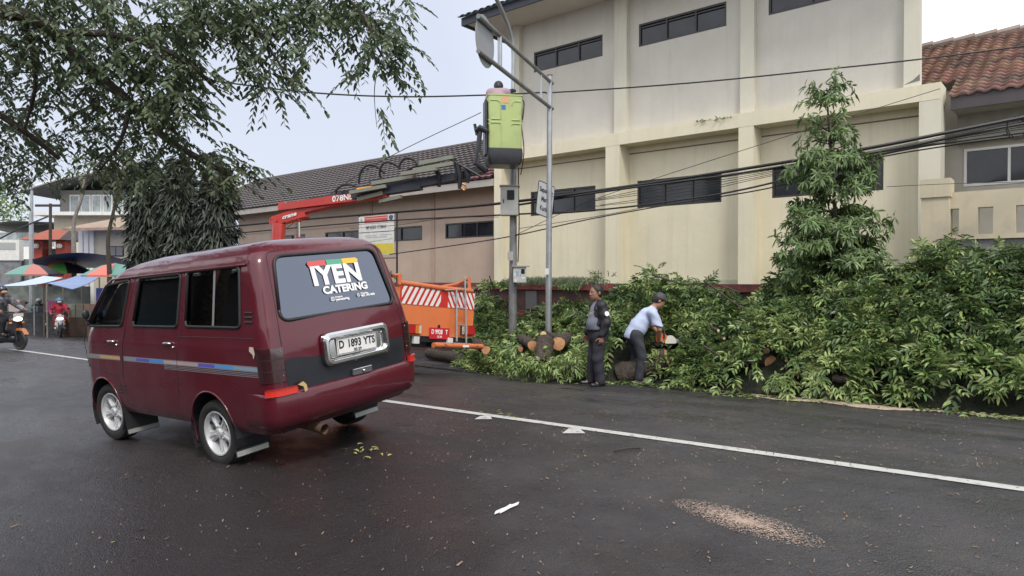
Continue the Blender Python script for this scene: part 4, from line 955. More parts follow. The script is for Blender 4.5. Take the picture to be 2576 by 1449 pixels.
# ================================================================== THE ORANGE CRANE TRUCK
def build_truck():
    # rear middle of the truck on the road; it leans to the kerb with the camber
    rear = Vector((-8.5, 8.2, 0)); rear.z = gz(rear.x, rear.y) + .0
    f = Vector((-1, 0, -.026)).normalized(); r = Vector((0, 1, -.095)).normalized(); u = r.cross(f)
    if u.z < 0: u = -u
    l = u.cross(f)
    Rm = Matrix(((f.x, l.x, u.x), (f.y, l.y, u.y), (f.z, l.z, u.z)))
    t = thing('crane_truck', rear, 'orange utility truck with a red and blue crane arm holding a lime green bucket', 'truck', rot=Rm); lo = loc_of(t)
    OR, OW = M_['orange'], M_['orange_worn']; GV, BK, RB = M_['galv'], M_['blackm'], M_['black']
    hw = .90
    # helper: photo point -> local coordinates on the plane of the tailgate (world X = -8.5)
    def tg(px, py):
        p = lo(at(px, py, X=-8.5)); return p.y, p.z
    (yl, zt1), (yr, zt2) = tg(1012, 706), tg(1193, 746); (y3, zb1), (y4, zb2) = tg(1010, 843), tg(1190, 850)
    zt = (zt1 + zt2) / 2; zb = (zb1 + zb2) / 2; yl, yr = max(yl, y3), min(yr, y4)
    b = MB(); b.box(0, .05, yr, yl, zb, zt); b.build('tailgate', OR, t)
    b = MB()
    for yy in (yl, yr): b.box(.05, 4.4, min(yy, yy * .95), max(yy, yy * .95), zb, zt - .03)
    b.box(.05, 4.4, yr + .04, yl - .04, zb, zb + .05); b.build('load_bed', OR, t)
    # striped board
    zs0 = zt - .30; b = MB(); b.box(-.008, -.001, yr + .004, yl - .004, zs0, zt - .01); b.build('red_board', mat('reflective_red', (.55, .03, .025), .4), t)
    wsh = mat('reflective_white', (.74, .74, .72), .4); sb = MB(); gaps = [(1, lerp(yl, yr, .02), lerp(yl, yr, .52), 7), (-1, lerp(yl, yr, .62), yr, 6)]
    H = zt - .01 - zs0
    def clip(poly, a, c):
        def cl(P, k, keep):
            o = []
            for i in range(len(P)):
                p, q = P[i - 1], P[i]; pi, qi = keep(p[0], k), keep(q[0], k)
                if pi != qi: s_ = (k - p[0]) / (q[0] - p[0]); o.append((k, p[1] + (q[1] - p[1]) * s_))
                if qi: o.append(q)
            return o
        lo_, hi = min(a, c), max(a, c); P = cl(poly, lo_, lambda v, k: v >= k)
        return cl(P, hi, lambda v, k: v <= k) if P else P
    for sg, a, c, n in gaps:
        sb = MB(); pitch = (c - a) / n; sh = -sg * .17
        for k in range(-2, n + 2):
            y0 = a + pitch * k; w = pitch * .55
            P = [(y0, zs0), (y0 + w, zs0), (y0 + w + sh, zs0 + H), (y0 + sh, zs0 + H)]
            P = clip(P, a, c)
            if len(P) > 2: sb.prism(P, lambda p, q, x: Vector((x, p, q)), -.0110, -.0085)
        sb.build('white_stripes', wsh, t)
    # rails of pipe round the top
    b = MB(); b.tube([(.02, yl, zt + .035), (.0, lerp(yl, yr, .5), zt + .02), (.02, yr + .05, zt + .03)], .045, 10); b.tube([(.02, yl, zt), (.02, yl + .01, zt + .14)], .035, 8); b.tube([(.05, yr + .08, zt), (.06, yr + .09, zt + .26), (.35, yr + .09, zt + .16), (.9, yr + .09, zt + .10)], .035, 8); b.build('top_rail', OW, t, smooth=True)
    b = MB(); b.tube([(4.3, yl - .03, zt + .10), (.05, yl - .03, zt + .16)], .03, 8); b.build('side_rail', OW, t, smooth=True)
    # outrigger arms that stick out
    for s_, yy, zz in ((1, yl, zt + .10), (-1, yr, zt + .06)):
        b = MB(); b.box(.25, .29, yy - .05 if s_ > 0 else yy - .30, yy + .30 if s_ > 0 else yy + .05, zz - .09, zz - .03); b.box(.25, .29, yy - .05 if s_ > 0 else yy - .28, yy + .34 if s_ > 0 else yy + .05, zz + .03, zz + .08); b.box(.24, .30, yy + .02 * s_, yy + .07 * s_, zz - .2, zz + .14); b.lathe([(.001, .1), (.06, .1), (.06, .13), (.001, .13)], Matrix.Translation((.26, yy + .04 * s_, zz)), 10)
        b.build('outrigger', mat('grey_outrigger', (.20, .21, .21), .5, metal=.4, var=.2), t)
    # ladder, from photo points
    def lp(px, py, x): y, z = tg(px, py); return Vector((x, y, z))
    LA, LB, LC, LD = lp(1143, 728, -.09), lp(1134, 858, -.16), lp(1165, 700, -.09), lp(1158, 862, -.16)
    b = MB(); b.tube([LA, LB], .016, 8); b.build('ladder', GV, t, smooth=True)
    lad = t.children[-1] if False else b
    b = MB(); b.tube([LC, LD], .016, 8); b.sphere(LC, .02, 8); b.build('ladder_rail', GV, t, smooth=True)
    for k in (.0, .36, .68):
        b = MB(); p = LA.lerp(LB, k); q = LD.lerp(LC, (1 - k) * .82); b.tube([p, q], .013, 8); b.build('ladder_rung', GV, t, smooth=True)
    b = MB(); p = lp(1118, 730, -.05); b.tube([p, LA], .012, 8); b.build('ladder_bracket', GV, t, smooth=True)
    # lamps
    for px0, px1, py in ((1022, 1057, 828), (1158, 1191, 831)):
        y0, z0 = tg(px0, py + 11); y1, z1 = tg(px1, py - 11)
        a, c = min(y0, y1), max(y0, y1); m = MB(); m.box(-.05, -.012, a, c, min(z0, z1), max(z0, z1)); lh = m.build('rear_lamp', BK, t); n = (a + c) / 2
        outer = c if n > 0 else a; s_ = 1 if n > 0 else -1; W = c - a
        for i, (f0, f1, colr) in enumerate(((0, .55, (.45, .02, .02)), (.55, .82, (.62, .20, .03)), (.82, 1.0, (.55, .55, .5)))):
            ya, yb = outer - s_ * W * f0, outer - s_ * W * f1; m = MB(); m.box(-.062, -.0505, min(ya, yb) + .003, max(ya, yb) - .003, min(z0, z1) + .01, max(z0, z1) - .01); m.build('lens', mat('lamp_lens', colr, .25, coat=.4), lh)
    # red plate
    y0, z0 = tg(1080, 851); y1, z1 = tg(1131, 827); cy, cz = (y0 + y1) / 2, (z0 + z1) / 2
    FR = frame(Vector((-.014, cy, cz)), (0, -1, 0), (0, 0, 1)); b = MB(); b.box(-.235, .235, -.095, .095, 0, .004, 0, FR); pl = b.build('number_plate', mat('red_plate', (.50, .02, .03), .45), t)
    merge_text([(('D 9928   T', .105, FR @ Matrix.Translation((0, .022, .0045))), dict(bold=.003, sx=.82))], M_['white'], 'plate_lettering', pl)
    merge_text([(('12·30', .05, FR @ Matrix.Translation((0, -.058, .0045))), dict(bold=.001))], M_['white'], 'expiry_lettering', pl)
    b = MB(); q = lp(1105, 821, -.012); b.lathe([(.001, .0), (.025, .0), (.03, .008), (.001, .008)], Matrix.Translation(q) @ Matrix.Rotation(math.radians(-90), 4, 'Y'), 10); b.build('reversing_eye', BK, t)
    # step bumper of worn pipe
    yb0, zb0 = tg(1062, 864); yb1, zb1_ = tg(1196, 868); zbm = (zb0 + zb1_) / 2 - .02
    b = MB(); b.tube([(-.22, yb0 - .06, zbm), (-.22, yb1 + .05, zbm)], .045, 12); b.build('bumper_pipe', OW, t, smooth=True)
    b = MB(); b.box(-.24, .05, yb0 - .35, yb1 + .35, zbm + .03, zbm + .05); b.build('step_plate', mat('scuffed_step', (.42, .40, .38), .6, col2=(.25, .12, .08), vs=8), t)
    b = MB(); b.box(-.268, -.262, -.42, -.27, zbm - .02, zbm + .02); b.build('bumper_reflector', M_['white'], t)
    b = MB(); b.box(.1, 6.0, -.35, -.25, zbm - .05, zb - .02); b.box(.1, 6.0, .25, .35, zbm - .05, zb - .02); b.box(.02, .12, -.8, .8, zb - .1, zb - .01); b.build('chassis', BK, t)
    for yy in (.58, -.20):
        b = MB(); b.box(-.03, .02, yy - .06, yy + .06, zb - .13, zb - .012); b.build('frame_end', M_['offwhite'], t)
    # wheels
    def wheel(x, y, s, dual):
        R_ = .38; Mw = Matrix.Translation((x, y, R_)) @ Matrix.Rotation(math.radians(-90 * s), 4, 'X'); w = .20 if not dual else .42
        b = MB(); b.lathe([(.10, .02), (.19, .03), (.20, .06)], Mw, 20); wo = b.build('wheel', M_['offwhite'], t)
        b = MB(); b.lathe([(.2, .0), (.22, .06), (R_ - .02, .05), (R_, .02), (R_, -w + .02), (R_ - .02, -w), (.2, -w)], Mw, 28); b.build('tyre', M_['black'], wo)
    for s_ in (1, -1): wheel(2.5, s_ * .84, s_, True); wheel(5.6, s_ * .80, s_, False)
    # cab
    b = MB(); prof = [(5.0, .55), (6.55, .55), (6.62, 1.15), (6.35, 2.05), (6.15, 2.15), (5.0, 2.15)]
    b.prism(prof, lambda a, c, y: Vector((a, y, c)), -.84, .84); cb = b.build('cab', OR, t)
    for s_ in (1, -1):
        b = MB(); b.prism([(5.15, 1.25), (6.35, 1.25), (6.2, 1.95), (5.15, 1.95)], lambda a, c, y: Vector((a, y, c)), s_ * .842, s_ * .85); b.build('cab_window', M_['dkglass'], cb)
    b = MB(); b.prism([(-.7, 1.25), (.7, 1.25), (.7, 1.95), (-.7, 1.95)], lambda y, z, x: Vector((x, y, z)), 4.985, 4.995); b.build('cab_rear_window', M_['dkglass'], cb)
    b = MB(); b.add([(6.66, -.74, 1.2), (6.66, .74, 1.2), (6.40, .74, 2.0), (6.40, -.74, 2.0)], [(0, 1, 2, 3)]); b.build('windscreen', M_['dkglass'], cb)
    # ---------------- crane, located in the place by its own points
    CR, CB, CG = M_['crane_red'], M_['crane_blue'], M_['crane_grey']
    base = at(702, 566, D=14.6); top = at(703, 556, D=14.6)
    w = lambda px, py, D: lo(at(px, py, D=D))
    b = MB(); p0 = lo(Vector((base.x, base.y, base.z))); b.tube([Vector((p0.x, p0.y, .8)), Vector((p0.x, p0.y, p0.z + .02))], [.15, .14], 12); b.tube([Vector((p0.x, p0.y, .55)), Vector((p0.x, p0.y, .95))], .26, 12); b.build('crane_column', CR, t, smooth=True)
    b = MB(); b.box(p0.x - .3, p0.x + .3, -.85, .85, .55, .8); b.build('crane_base', BK, t)
    def beam(a, c, h0, h1, wd, m, name, up=None):
        a, c = Vector(a), Vector(c); d = (c - a).normalized(); upv = Vector((0, 0, 1)); sd = d.cross(upv).normalized(); u2 = sd.cross(d)
        vs = []
        for p, h in ((a, h0), (c, h1)):
            for sy, sz in ((-1, -1), (1, -1), (1, 1), (-1, 1)): vs.append(p + sd * (sy * wd / 2) + u2 * (sz * h / 2))
        b = MB(); b.add(vs, [(0, 1, 2, 3), (7, 6, 5, 4), (0, 4, 5, 1), (1, 5, 6, 2), (2, 6, 7, 3), (3, 7, 4, 0)]); return b.build(name, m, t), d, sd, u2
    # lower knuckle: red casting rising from the column, then the red inner boom
    A = w(690, 558, 14.7); B = w(772, 534, 14.55); Cc = w(812, 516, 14.45); E0 = w(705, 523, 14.65); E1 = w(975, 485, 13.95)
    beam(A, B, .20, .22, .20, CR, 'knuckle_arm'); beam(w(762, 528, 14.56), w(900, 500, 14.2), .16, .10, .16, CR, 'knuckle_arm')
    bo, d, sd, u2 = beam(E0, E1, .13, .21, .16, CR, 'inner_boom')
    b = MB(); b.prism([(0, 0), (.02, .12), (.14, .11), (.28, .02)], lambda a_, c_, s_: E0 - d * .02 + d * a_ + u2 * (.02 + c_ - .02) + sd * s_, -.05, .05); b.build('boom_lug', CR, t)
    b = MB(); b.lathe([(.001, -.16), (.085, -.16), (.085, .16), (.001, .16)], frame(w(697, 560, 14.7), u2, d), 14); b.lathe([(.05, -.17), (.05, .17)], frame(w(697, 560, 14.7), u2, d), 12); b.build('pivot_pin', CR, t)
    b = MB(); b.tube([w(752, 556, 14.55), w(752, 600, 14.55)], .032, 10); b.build('lift_ram', mat('polished_ram', (.6, .6, .62), .2, metal=1), t, smooth=True)
    b = MB(); b.tube([w(752, 596, 14.55), w(750, 640, 14.55)], .055, 10); b.sphere(w(752, 553, 14.55), .06, 10); b.build('lift_cylinder', CR, t, smooth=True)
    # lettering on the crane
    p = (E0.lerp(E1, .62)); sv_ = -sd if (lo(Vector((0, 0, CZ))) - p).dot(-sd) > 0 else sd
    xd = -d if (d.cross(u2)).dot(sv_) < 0 else d
    text_mesh('078ND', .17, frame(p + sv_ * .0865, xd, u2), M_['white'], 'boom_lettering', bo, bold=.003)
    p = A.lerp(B, .55)
    dk = (B - A).normalized(); text_mesh('crane', .12, frame(p + sv_ * .115 + Vector((0, 0, .0)), dk if xd == d else -dk, u2), M_['offwhite'], 'knuckle_lettering', bo, bold=.004, sx=1.25, shear=.3)
    # dark outer boom telescopes towards the bucket
    beam(w(710, 519, 14.7), w(935, 470, 13.95), .06, .07, .06, CB, 'upper_ram')
    G0, G1 = w(930, 477, 14.0), w(1172, 438, 13.55)
    beam(w(888, 490, 14.12), w(1060, 462, 13.75), .20, .24, .15, CB, 'outer_boom')
    beam(w(1040, 464, 13.78), w(1172, 441, 13.52), .17, .14, .12, CB, 'boom_extension')
    beam(w(1150, 444, 13.55), w(1226, 424, 13.35), .12, .12, .10, BK, 'boom_tip')
    beam(w(930, 459, 14.0), w(1046, 440, 13.7), .055, .05, .05, CB, 'upper_ram')
    b = MB(); b.sphere(w(1020, 470, 13.74), (.02, .02, .02), 6)
    for i, (pa, pb, wd) in enumerate((((955, 507, 13.95), (1010, 495, 13.8), .07), ((900, 502, 14.0), (963, 486, 13.85), .075), ((1010, 468, 13.7), (1078, 457, 13.55), .05), ((1055, 412, 13.5), (1140, 395, 13.3), .075), ((1040, 429, 13.5), (1140, 411, 13.3), .075), ((1010, 438, 13.5), (1098, 424, 13.3), .075), ((935, 462, 13.8), (1047, 443, 13.6), .075), ((880, 485, 13.9), (972, 468, 13.75), .07))):
        if i == 2: continue
        beam(w(*pa), w(*pb), wd, wd, .07, CG, 'ram_cover')
    b = MB(); a_, c_ = w(898, 478, 13.93), w(940, 472, 13.86); b.cbox(a_, c_ - a_, .07, .05, L=(c_ - a_).length); b.build('amber_marker', mat('amber', (.75, .33, .04), .4), t)
    for pts in (((902, 455), (908, 425), (925, 410), (945, 412), (968, 430)), ((958, 442), (955, 425), (965, 405), (985, 404), (1008, 418)), ((1003, 418), (1010, 400), (1022, 392), (1040, 396), (1048, 408)), ((845, 482), (850, 468), (868, 458), (893, 462), (905, 470)),
                ((1085, 392), (1120, 390), (1160, 410), (1212, 440)), ((1010, 430), (1040, 415), (1060, 412), (1080, 418))):
        n = len(pts); b = MB(); b.tube(sm([w(x, y + 6, lerp(14.1 - (pts[0][0] - 845) * .0022, 14.1 - (pts[-1][0] - 845) * .0022, i / (n - 1))) for i, (x, y) in enumerate(pts)], 6), .024, 6); b.build('hydraulic_hose', M_['cable'], t, smooth=True)
    for x, y0, y1, dd in ((1098, 428, 470, 13.6), (1142, 400, 450, 13.45), (1150, 410, 475, 13.42), (1170, 425, 460, 13.4)):
        b = MB(); b.tube([w(x, y0, dd), w(x + 8, (y0 + y1) / 2, dd), w(x + 6, y1, dd)], [.05, .06, .035], 6); b.build('boom_bracket', BK, t)
    b = MB(); b.tube(sm([w(1163, 462, 13.4), w(1172, 468, 13.4), w(1168, 478, 13.4), w(1160, 472, 13.4)], 5), .022, 8); b.build('load_hook', mat('brass_hook', (.40, .20, .08), .4, metal=.6), t, smooth=True)
    # jib arm that carries the bucket
    b = MB(); b.tube([w(1222, 428, 13.35), w(1198, 410, 13.3), w(1204, 365, 13.3), w(1208, 325, 13.3)], [.07, .06, .05, .05], 8); b.build('bucket_arm', BK, t, smooth=True)
    b = MB(); b.tube([w(1195, 330, 13.3), w(1207, 322, 13.28), w(1225, 330, 13.3)], [.04, .07, .05], 8); b.tube([w(1194, 312, 13.3), w(1200, 340, 13.3)], .03, 6); b.build('bucket_link', BK, t, smooth=True)
    b = MB(); b.tube([w(1203, 385, 13.28), w(1200, 405, 13.28)], .028, 8); b.build('levelling_ram', mat('ram_silver', (.6, .6, .6), .25, metal=1), t)
    # the bucket: a lime box with rounded corners on a black cradle
    c = lo(at(1266, 305, D=13.65)); ci = at(1266, 305, D=13.65)
    RW = (RIGHT * .985 + AWAY * .17).normalized(); AW = Vector((-RW.y, RW.x, 0))
    MBk = Matrix(((RW.x, AW.x, 0, ci.x), (RW.y, AW.y, 0, ci.y), (0, 0, 1, ci.z), (0, 0, 0, 1)))
    L_ = lambda x, y, z: lo(MBk @ Vector((x, y, z)))
    ztop = at(1266, 237, D=13.36).z - ci.z; zbot = at(1266, 374, D=13.36).z - ci.z; hx = .335; hy = .30
    def ringb(sx, sy, z, r=.05): return [L_(x, y, z) for x, y in quadr([(-sx, -sy), (sx, -sy), (sx, sy), (-sx, sy)], r, 4)]
    b = MB(); rings = [ringb(hx * .95, hy * .95, zbot), ringb(hx * .97, hy * .97, zbot + .04), ringb(hx * .96, hy * .96, lerp(zbot, ztop, .5)), ringb(hx, hy, ztop - .03), ringb(hx + .01, hy + .01, ztop - .025), ringb(hx + .01, hy + .01, ztop), ringb(hx - .03, hy - .03, ztop), ringb(hx * .88, hy * .88, zbot + .06)]
    n = len(rings[0]); vs = [q for rg in rings for q in rg]; b.add(vs, [(j * n + i, j * n + (i + 1) % n, (j + 1) * n + (i + 1) % n, (j + 1) * n + i) for j in range(len(rings) - 1) for i in range(n)] + [tuple(range(n))[::-1], tuple(range((len(rings) - 1) * n, len(rings) * n))])
    bk = b.build('bucket', M_['lime'], t, smooth=True)
    # moulded ribs of the front face (facing the street and the other sides)
    for side in range(4):
        Mr = Matrix.Rotation(math.pi / 2 * side, 4, 'Z'); wx, wy = (hx, hy) if side % 2 == 0 else (hy, hx)
        q = lambda x, z: (lambda v: L_(v.x, v.y, v.z))(Mr @ Vector((x, -wy * lerp(.955, 1.0, max(0, (z - zbot) / (ztop - zbot)) ** 1.2) - .002, z)))
        H_ = ztop - zbot; b = MB()
        for pts in (((-.30, .88), (-.15, .88), (-.10, .80), (-.09, .55)), ((-.29, .47), (-.12, .47), (-.085, .42), (-.085, .03)), ((.30, .87), (.16, .87), (.12, .80)), ((.28, .46), (.14, .46), (.12, .43)), ((-.28, .54), (-.11, .54)), ((.28, .53), (.12, .53))):
            b.tube(sm([q(x * wx / .335, zbot + H_ * k) for x, k in pts], 4), .011, 6)
        b.build('moulded_rib', M_['lime'], bk, smooth=True)
    b = MB(); q = lambda x, z, o: L_(x, -hy * lerp(.955, 1.0, ((z - zbot) / (ztop - zbot)) ** 1.2) - o, z)
    z1 = lerp(zbot, ztop, .80); z0 = z1 - .085; b.quad(q(-.095, z0, .004), q(-.0, z0, .004), q(-.0, z1, .004), q(-.095, z1, .004)); b.build('blue_sticker', mat('blue_sticker', (.05, .16, .42), .5), bk, fix=False)
    b = MB(); z1 = ztop - .04; z0 = z1 - .13; b.quad(q(-.085, z0, .004), q(.065, z0, .004), q(.065, z1, .004), q(-.085, z1, .004)); b.build('faded_sticker', mat('faded_warning', (.55, .42, .22), .6, col2=(.62, .30, .16), vs=30), bk, fix=False)
    b = MB(); rings = [ringb(hx * .86, hy * .9, zbot - .30, .06), ringb(hx * .98, hy * .95, zbot - .25, .06), ringb(hx * 1.03, hy, zbot - .10, .05), ringb(hx * 1.0, hy * .97, zbot + .015, .05), ringb(hx * .94, hy * .92, zbot + .015, .05), ringb(hx * .93, hy * .91, zbot - .05)]
    n = len(rings[0]); b.add([p for rg in rings for p in rg], [(j * n + i, j * n + (i + 1) % n, (j + 1) * n + (i + 1) % n, (j + 1) * n + i) for j in range(len(rings) - 1) for i in range(n)] + [tuple(range(n))[::-1]])
    b.build('bucket_cradle', BK, t, smooth=True)
    b = MB(); b.add([L_(x, y, z) for x in (-hx - .055, -hx - .012) for y in (-.22, .1) for z in (zbot - .1, ztop - .10)], [(0, 1, 3, 2), (4, 6, 7, 5), (0, 4, 5, 1), (2, 3, 7, 6), (0, 2, 6, 4), (1, 5, 7, 3)]); b.build('bucket_side_frame', BK, t)
    b = MB(); b.tube(sm([L_(hx + .01, -.1, ztop - .05), L_(hx + .06, -.1, ztop - .09), L_(hx + .05, -.1, ztop - .3), L_(hx + .015, -.1, ztop - .48), L_(hx + .02, -.1, ztop - .2)], 5), .012, 6); b.build('safety_lanyard', M_['cable'], t, smooth=True)
    return ci, RW, AW, ztop, zbot
BUCKET = build_truck()

# ================================================================== LEAVES
def unit(a): return a / (np.linalg.norm(a, axis=-1, keepdims=True) + 1e-9)
def blades(P, D, Nn, Ln, Wd, fold=.25, droop=.15):
    """P base points, D directions, Nn leaf normals, Ln lengths, Wd widths -> six-vertex folded leaves"""
    P, D, Nn = np.asarray(P, float), unit(np.asarray(D, float)), np.asarray(Nn, float)
    Ln = np.asarray(Ln, float)[:, None]; Wd = np.asarray(Wd, float)[:, None]
    Sd = unit(np.cross(D, Nn)); Nn = unit(np.cross(Sd, D))
    g = np.array([0, 0, -1.]) * droop
    v = np.stack([P, P + D * Ln * .30 + Sd * Wd * .46 + Nn * Wd * fold + g * Ln * .05, P + D * Ln * .70 + Sd * Wd * .36 + Nn * Wd * fold * .7 + g * Ln * .35, P + D * Ln + g * Ln,
                  P + D * Ln * .70 - Sd * Wd * .36 + Nn * Wd * fold * .7 + g * Ln * .35, P + D * Ln * .30 - Sd * Wd * .46 + Nn * Wd * fold + g * Ln * .05], 1)
    return v                                                  # (n, 6, 3)
def leaf_mesh(name, V, m, parent=None, off=None):
    n = len(V); V = V.reshape(-1, 3)
    if off is not None: V = V - np.array(off)
    me = bpy.data.meshes.new(name); me.vertices.add(len(V)); me.vertices.foreach_set('co', V.astype(np.float32).ravel())
    b = (np.arange(n) * 6)[:, None]; idx = np.concatenate([b + np.array([0, 1, 2, 3]), b + np.array([0, 3, 4, 5])], 1).ravel()
    me.loops.add(len(idx)); me.loops.foreach_set('vertex_index', idx.astype(np.int32))
    me.polygons.add(2 * n); me.polygons.foreach_set('loop_start', (np.arange(2 * n) * 4).astype(np.int32)); me.polygons.foreach_set('loop_total', np.full(2 * n, 4, np.int32))
    me.update(calc_edges=True); me.validate()
    return link(name, me, m, parent)
def rnd_dir(n, up=0.0):
    d = rng.normal(size=(n, 3)); d[:, 2] += up; return unit(d)
def compound(P, A, Nn, L, n_pairs=5, ll=.12, lw=.034, splay=.9, droop=.25):
    """pinnate leaves: P (n,3) bases, A axes, Nn normals, L lengths"""
    P, A, Nn = np.asarray(P), unit(A), np.asarray(Nn); S_ = unit(np.cross(A, Nn)); Nn = unit(np.cross(S_, A)); L = np.asarray(L)[:, None]; out = []
    for k in range(n_pairs):
        t = .22 + .75 * k / (n_pairs - 1); base = P + A * L * t + np.array([0, 0, -1.]) * L * droop * t * t
        for s in (-1, 1):
            d = A * (.55 + .3 * t) + S_ * s * splay + np.array([0, 0, -.25]) + rng.normal(size=P.shape) * .13
            out.append(blades(base, d, Nn + rng.normal(size=P.shape) * .25, ll * (1 - .25 * abs(t - .6)) * rng.uniform(.8, 1.15, len(P)), np.full(len(P), lw)))
    out.append(blades(P + A * L + np.array([0, 0, -1.]) * L * droop, A + np.array([0, 0, -.3]), Nn, ll * rng.uniform(.8, 1.1, len(P)), np.full(len(P), lw)))
    return np.concatenate(out)
def gzv(X, Y): return np.array([gz(float(a), float(b)) for a, b in zip(X, Y)])

# ------------------------------------------------------------------ the heap of cut branches along the kerb
def pile_h(x, y):                                             # height of the heap above the road; x = world X, y = world Y
    # silhouettes read off the photo as (image column, top row) at the back of the heap
    T = [(1150, 800), (1196, 752), (1230, 742), (1262, 765), (1300, 800), (1345, 812), (1390, 800), (1430, 755), (1480, 775), (1520, 772), (1570, 770), (1620, 700), (1665, 688), (1710, 712), (1760, 722), (1810, 745), (1870, 775), (1925, 745), (1960, 690), (2000, 660), (2100, 650), (2200, 655), (2260, 668), (2330, 628), (2390, 622), (2440, 650), (2500, 640), (2560, 655), (2640, 640), (2900, 650)]
    r = x * SX + 12.2 * CX; f = -x * CX + 12.2 * SX
    px = 1288 + FPX * r / max(f, 1)
    top = np.interp(px, [p[0] for p in T], [p[1] for p in T]); d = ray(px, top); H = CZ + d.z * (12.2 / d.y) - gz(x, 12.2)
    t = (y - (10.05 + .10 * math.sin(x * 2.1) + .07 * math.sin(x * 5.3))) / 2.0
    if t <= 0: return 0
    prof = min(1, t) ** .62
    lum = .10 * math.sin(x * 3.1 + y * 2.0) + .08 * math.sin(x * 6.3 - y * 3.1) + .06 * math.sin(x * 1.3 + y * 7)
    px2 = 1288 + FPX * (x * SX + y * CX) / max(-x * CX + y * SX, 1); edge = min(1, max(0, (px2 - 1168) / 45))
    return max(.02, (H * prof + lum * min(1, t * 2) * .9) * edge)
def build_pile():
    xs = np.arange(-13.0, 3.2, .12); ys = np.arange(10.0, 12.81, .12)
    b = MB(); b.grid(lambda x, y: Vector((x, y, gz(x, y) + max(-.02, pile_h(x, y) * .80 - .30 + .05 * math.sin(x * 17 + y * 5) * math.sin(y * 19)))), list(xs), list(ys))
    tag(b.build('branch_heap_core', M_['heap_core'], smooth='full', fix=False), 'dark filler sheet painted as litter and shade inside the heap of cut branches', 'heap', kind='stuff')  # near-black filler sheet; its colour stands in for the shade between the leaves
    N_ = 13000
    X = rng.uniform(-13.0, 3.0, N_); Y = 10.05 + 2.65 * rng.random(N_) ** .85
    # more leaves where the picture shows them largest
    H = np.array([pile_h(float(a), float(c)) for a, c in zip(X, Y)]); ok = H > .03; X, Y, H = X[ok], Y[ok], H[ok]; n = len(X)
    Z = gzv(X, Y) + H * rng.uniform(.72, 1.0, n) + .02
    P = np.stack([X, Y, Z], 1)
    A = rnd_dir(n) * .75 + np.array([.05, -.75, .10]); Nn = rnd_dir(n) * .55 + np.array([.1, -.35, 1.0])
    L = rng.uniform(.14, .28, n)
    gap = np.sin(X * 4.3 + Y * 3.1) * np.sin(Y * 5.7 - X * 2.3 + Z * 4) + .5 * np.sin(X * 9 + Z * 7); keep = (gap > -.45) | (rng.random(n) < .35); mans = (np.abs(X + 5.92) < .42) & (Y < 10.75) | (np.abs(X + 6.02) < .3) & (Y < 10.2); keep &= ~mans; P, A, Nn, L = P[keep], A[keep], Nn[keep], L[keep]; big = np.concatenate([compound(P[::2], A[::2], Nn[::2], L[::2], 4, .105, .034, .85, .3), compound(P[1::2], A[1::2], Nn[1::2], L[1::2] * 1.25, 4, .145, .042, .95, .35)])
    # loose leaves fallen in front
    m = 1500; x = rng.uniform(-9.0, 3.0, m); y = 10.15 + .12 * np.sin(x * 2.1) - np.abs(rng.normal(size=m)) * .16; p = np.stack([x, y, gzv(x, y) + .02], 1)
    lo_ = blades(p, rnd_dir(m) * np.array([1, 1, .12]), np.array([[0, 0, 1.]]) + rng.normal(size=(m, 3)) * .3, rng.uniform(.06, .12, m), rng.uniform(.018, .034, m))
    allv = np.concatenate([big, lo_])
    # the men have cleared the leaves away from the cut ends of the logs
    def cleared(V):
        c = V.mean(1); r_ = c[:, 0] * SX + c[:, 1] * CX; f_ = -c[:, 0] * CX + c[:, 1] * SX; x = 1288 + FPX * r_ / f_; y = 701 + FPX * (CZ - c[:, 2]) / f_; k = np.zeros(len(V), bool)
        for px, py, rad, D in ((1938, 912, 30, 10.45), (1928, 882, 14, 10.5), (2253, 790, 12, 9.95), (1807, 832, 12, 11.05), (1822, 852, 12, 11.05), (1880, 920, 11, 10.75), (1978, 908, 11, 10.35), (2008, 950, 11, 10.05), (1840, 944, 10, 10.95), (2112, 952, 24, 9.65), (1405, 864, 32, 12.4), (1339, 868, 24, 12.5), (1367, 842, 18, 12.9), (1893, 972, 15, 11.2), (1680, 858, 30, 12.0), (1310, 878, 13, 12.8)): k |= ((x - px) ** 2 + (y - py) ** 2 < rad * rad) & (f_ < D)
        return V[~k]
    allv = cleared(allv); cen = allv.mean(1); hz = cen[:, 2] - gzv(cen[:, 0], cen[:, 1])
    pb = np.clip(.80 - .50 * (cen[:, 1] - 10.2) / 2.2 - .16 * hz + .32 * np.sin(cen[:, 0] * 3.1 + cen[:, 2] * 4) * np.sin(cen[:, 1] * 5 + cen[:, 0] * 1.3), .10, .92)  # lighter leaves grow rarer towards the back and higher up
    # whole compound leaves share a tone: hash by position on a 12 cm lattice
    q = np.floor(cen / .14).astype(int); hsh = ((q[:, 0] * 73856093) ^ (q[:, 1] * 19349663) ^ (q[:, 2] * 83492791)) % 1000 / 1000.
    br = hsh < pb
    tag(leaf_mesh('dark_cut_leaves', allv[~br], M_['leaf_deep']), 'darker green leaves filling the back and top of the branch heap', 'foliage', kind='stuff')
    # leaves that half cover the logs
    k = 130; pc = []
    for _ in range(k):
        x, y = random.choice(((1300, 905), (1330, 915), (1420, 905), (1450, 890), (1385, 925), (1290, 880), (1345, 925))); a = at(x + random.gauss(0, 20), y + random.gauss(0, 12), D=11.75 + random.uniform(-.1, .3)); pc.append(a[:])
    pc = np.array(pc); cov = compound(pc, rnd_dir(k) * .8 + np.array([.1, -.6, 0]), rnd_dir(k) * .5 + np.array([.1, -.3, 1]), rng.uniform(.14, .24, k), 4, .11, .034)
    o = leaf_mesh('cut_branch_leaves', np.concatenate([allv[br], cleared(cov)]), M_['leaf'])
    tag(o, 'long heap of freshly cut leafy branches along the kerb', 'foliage', kind='stuff')
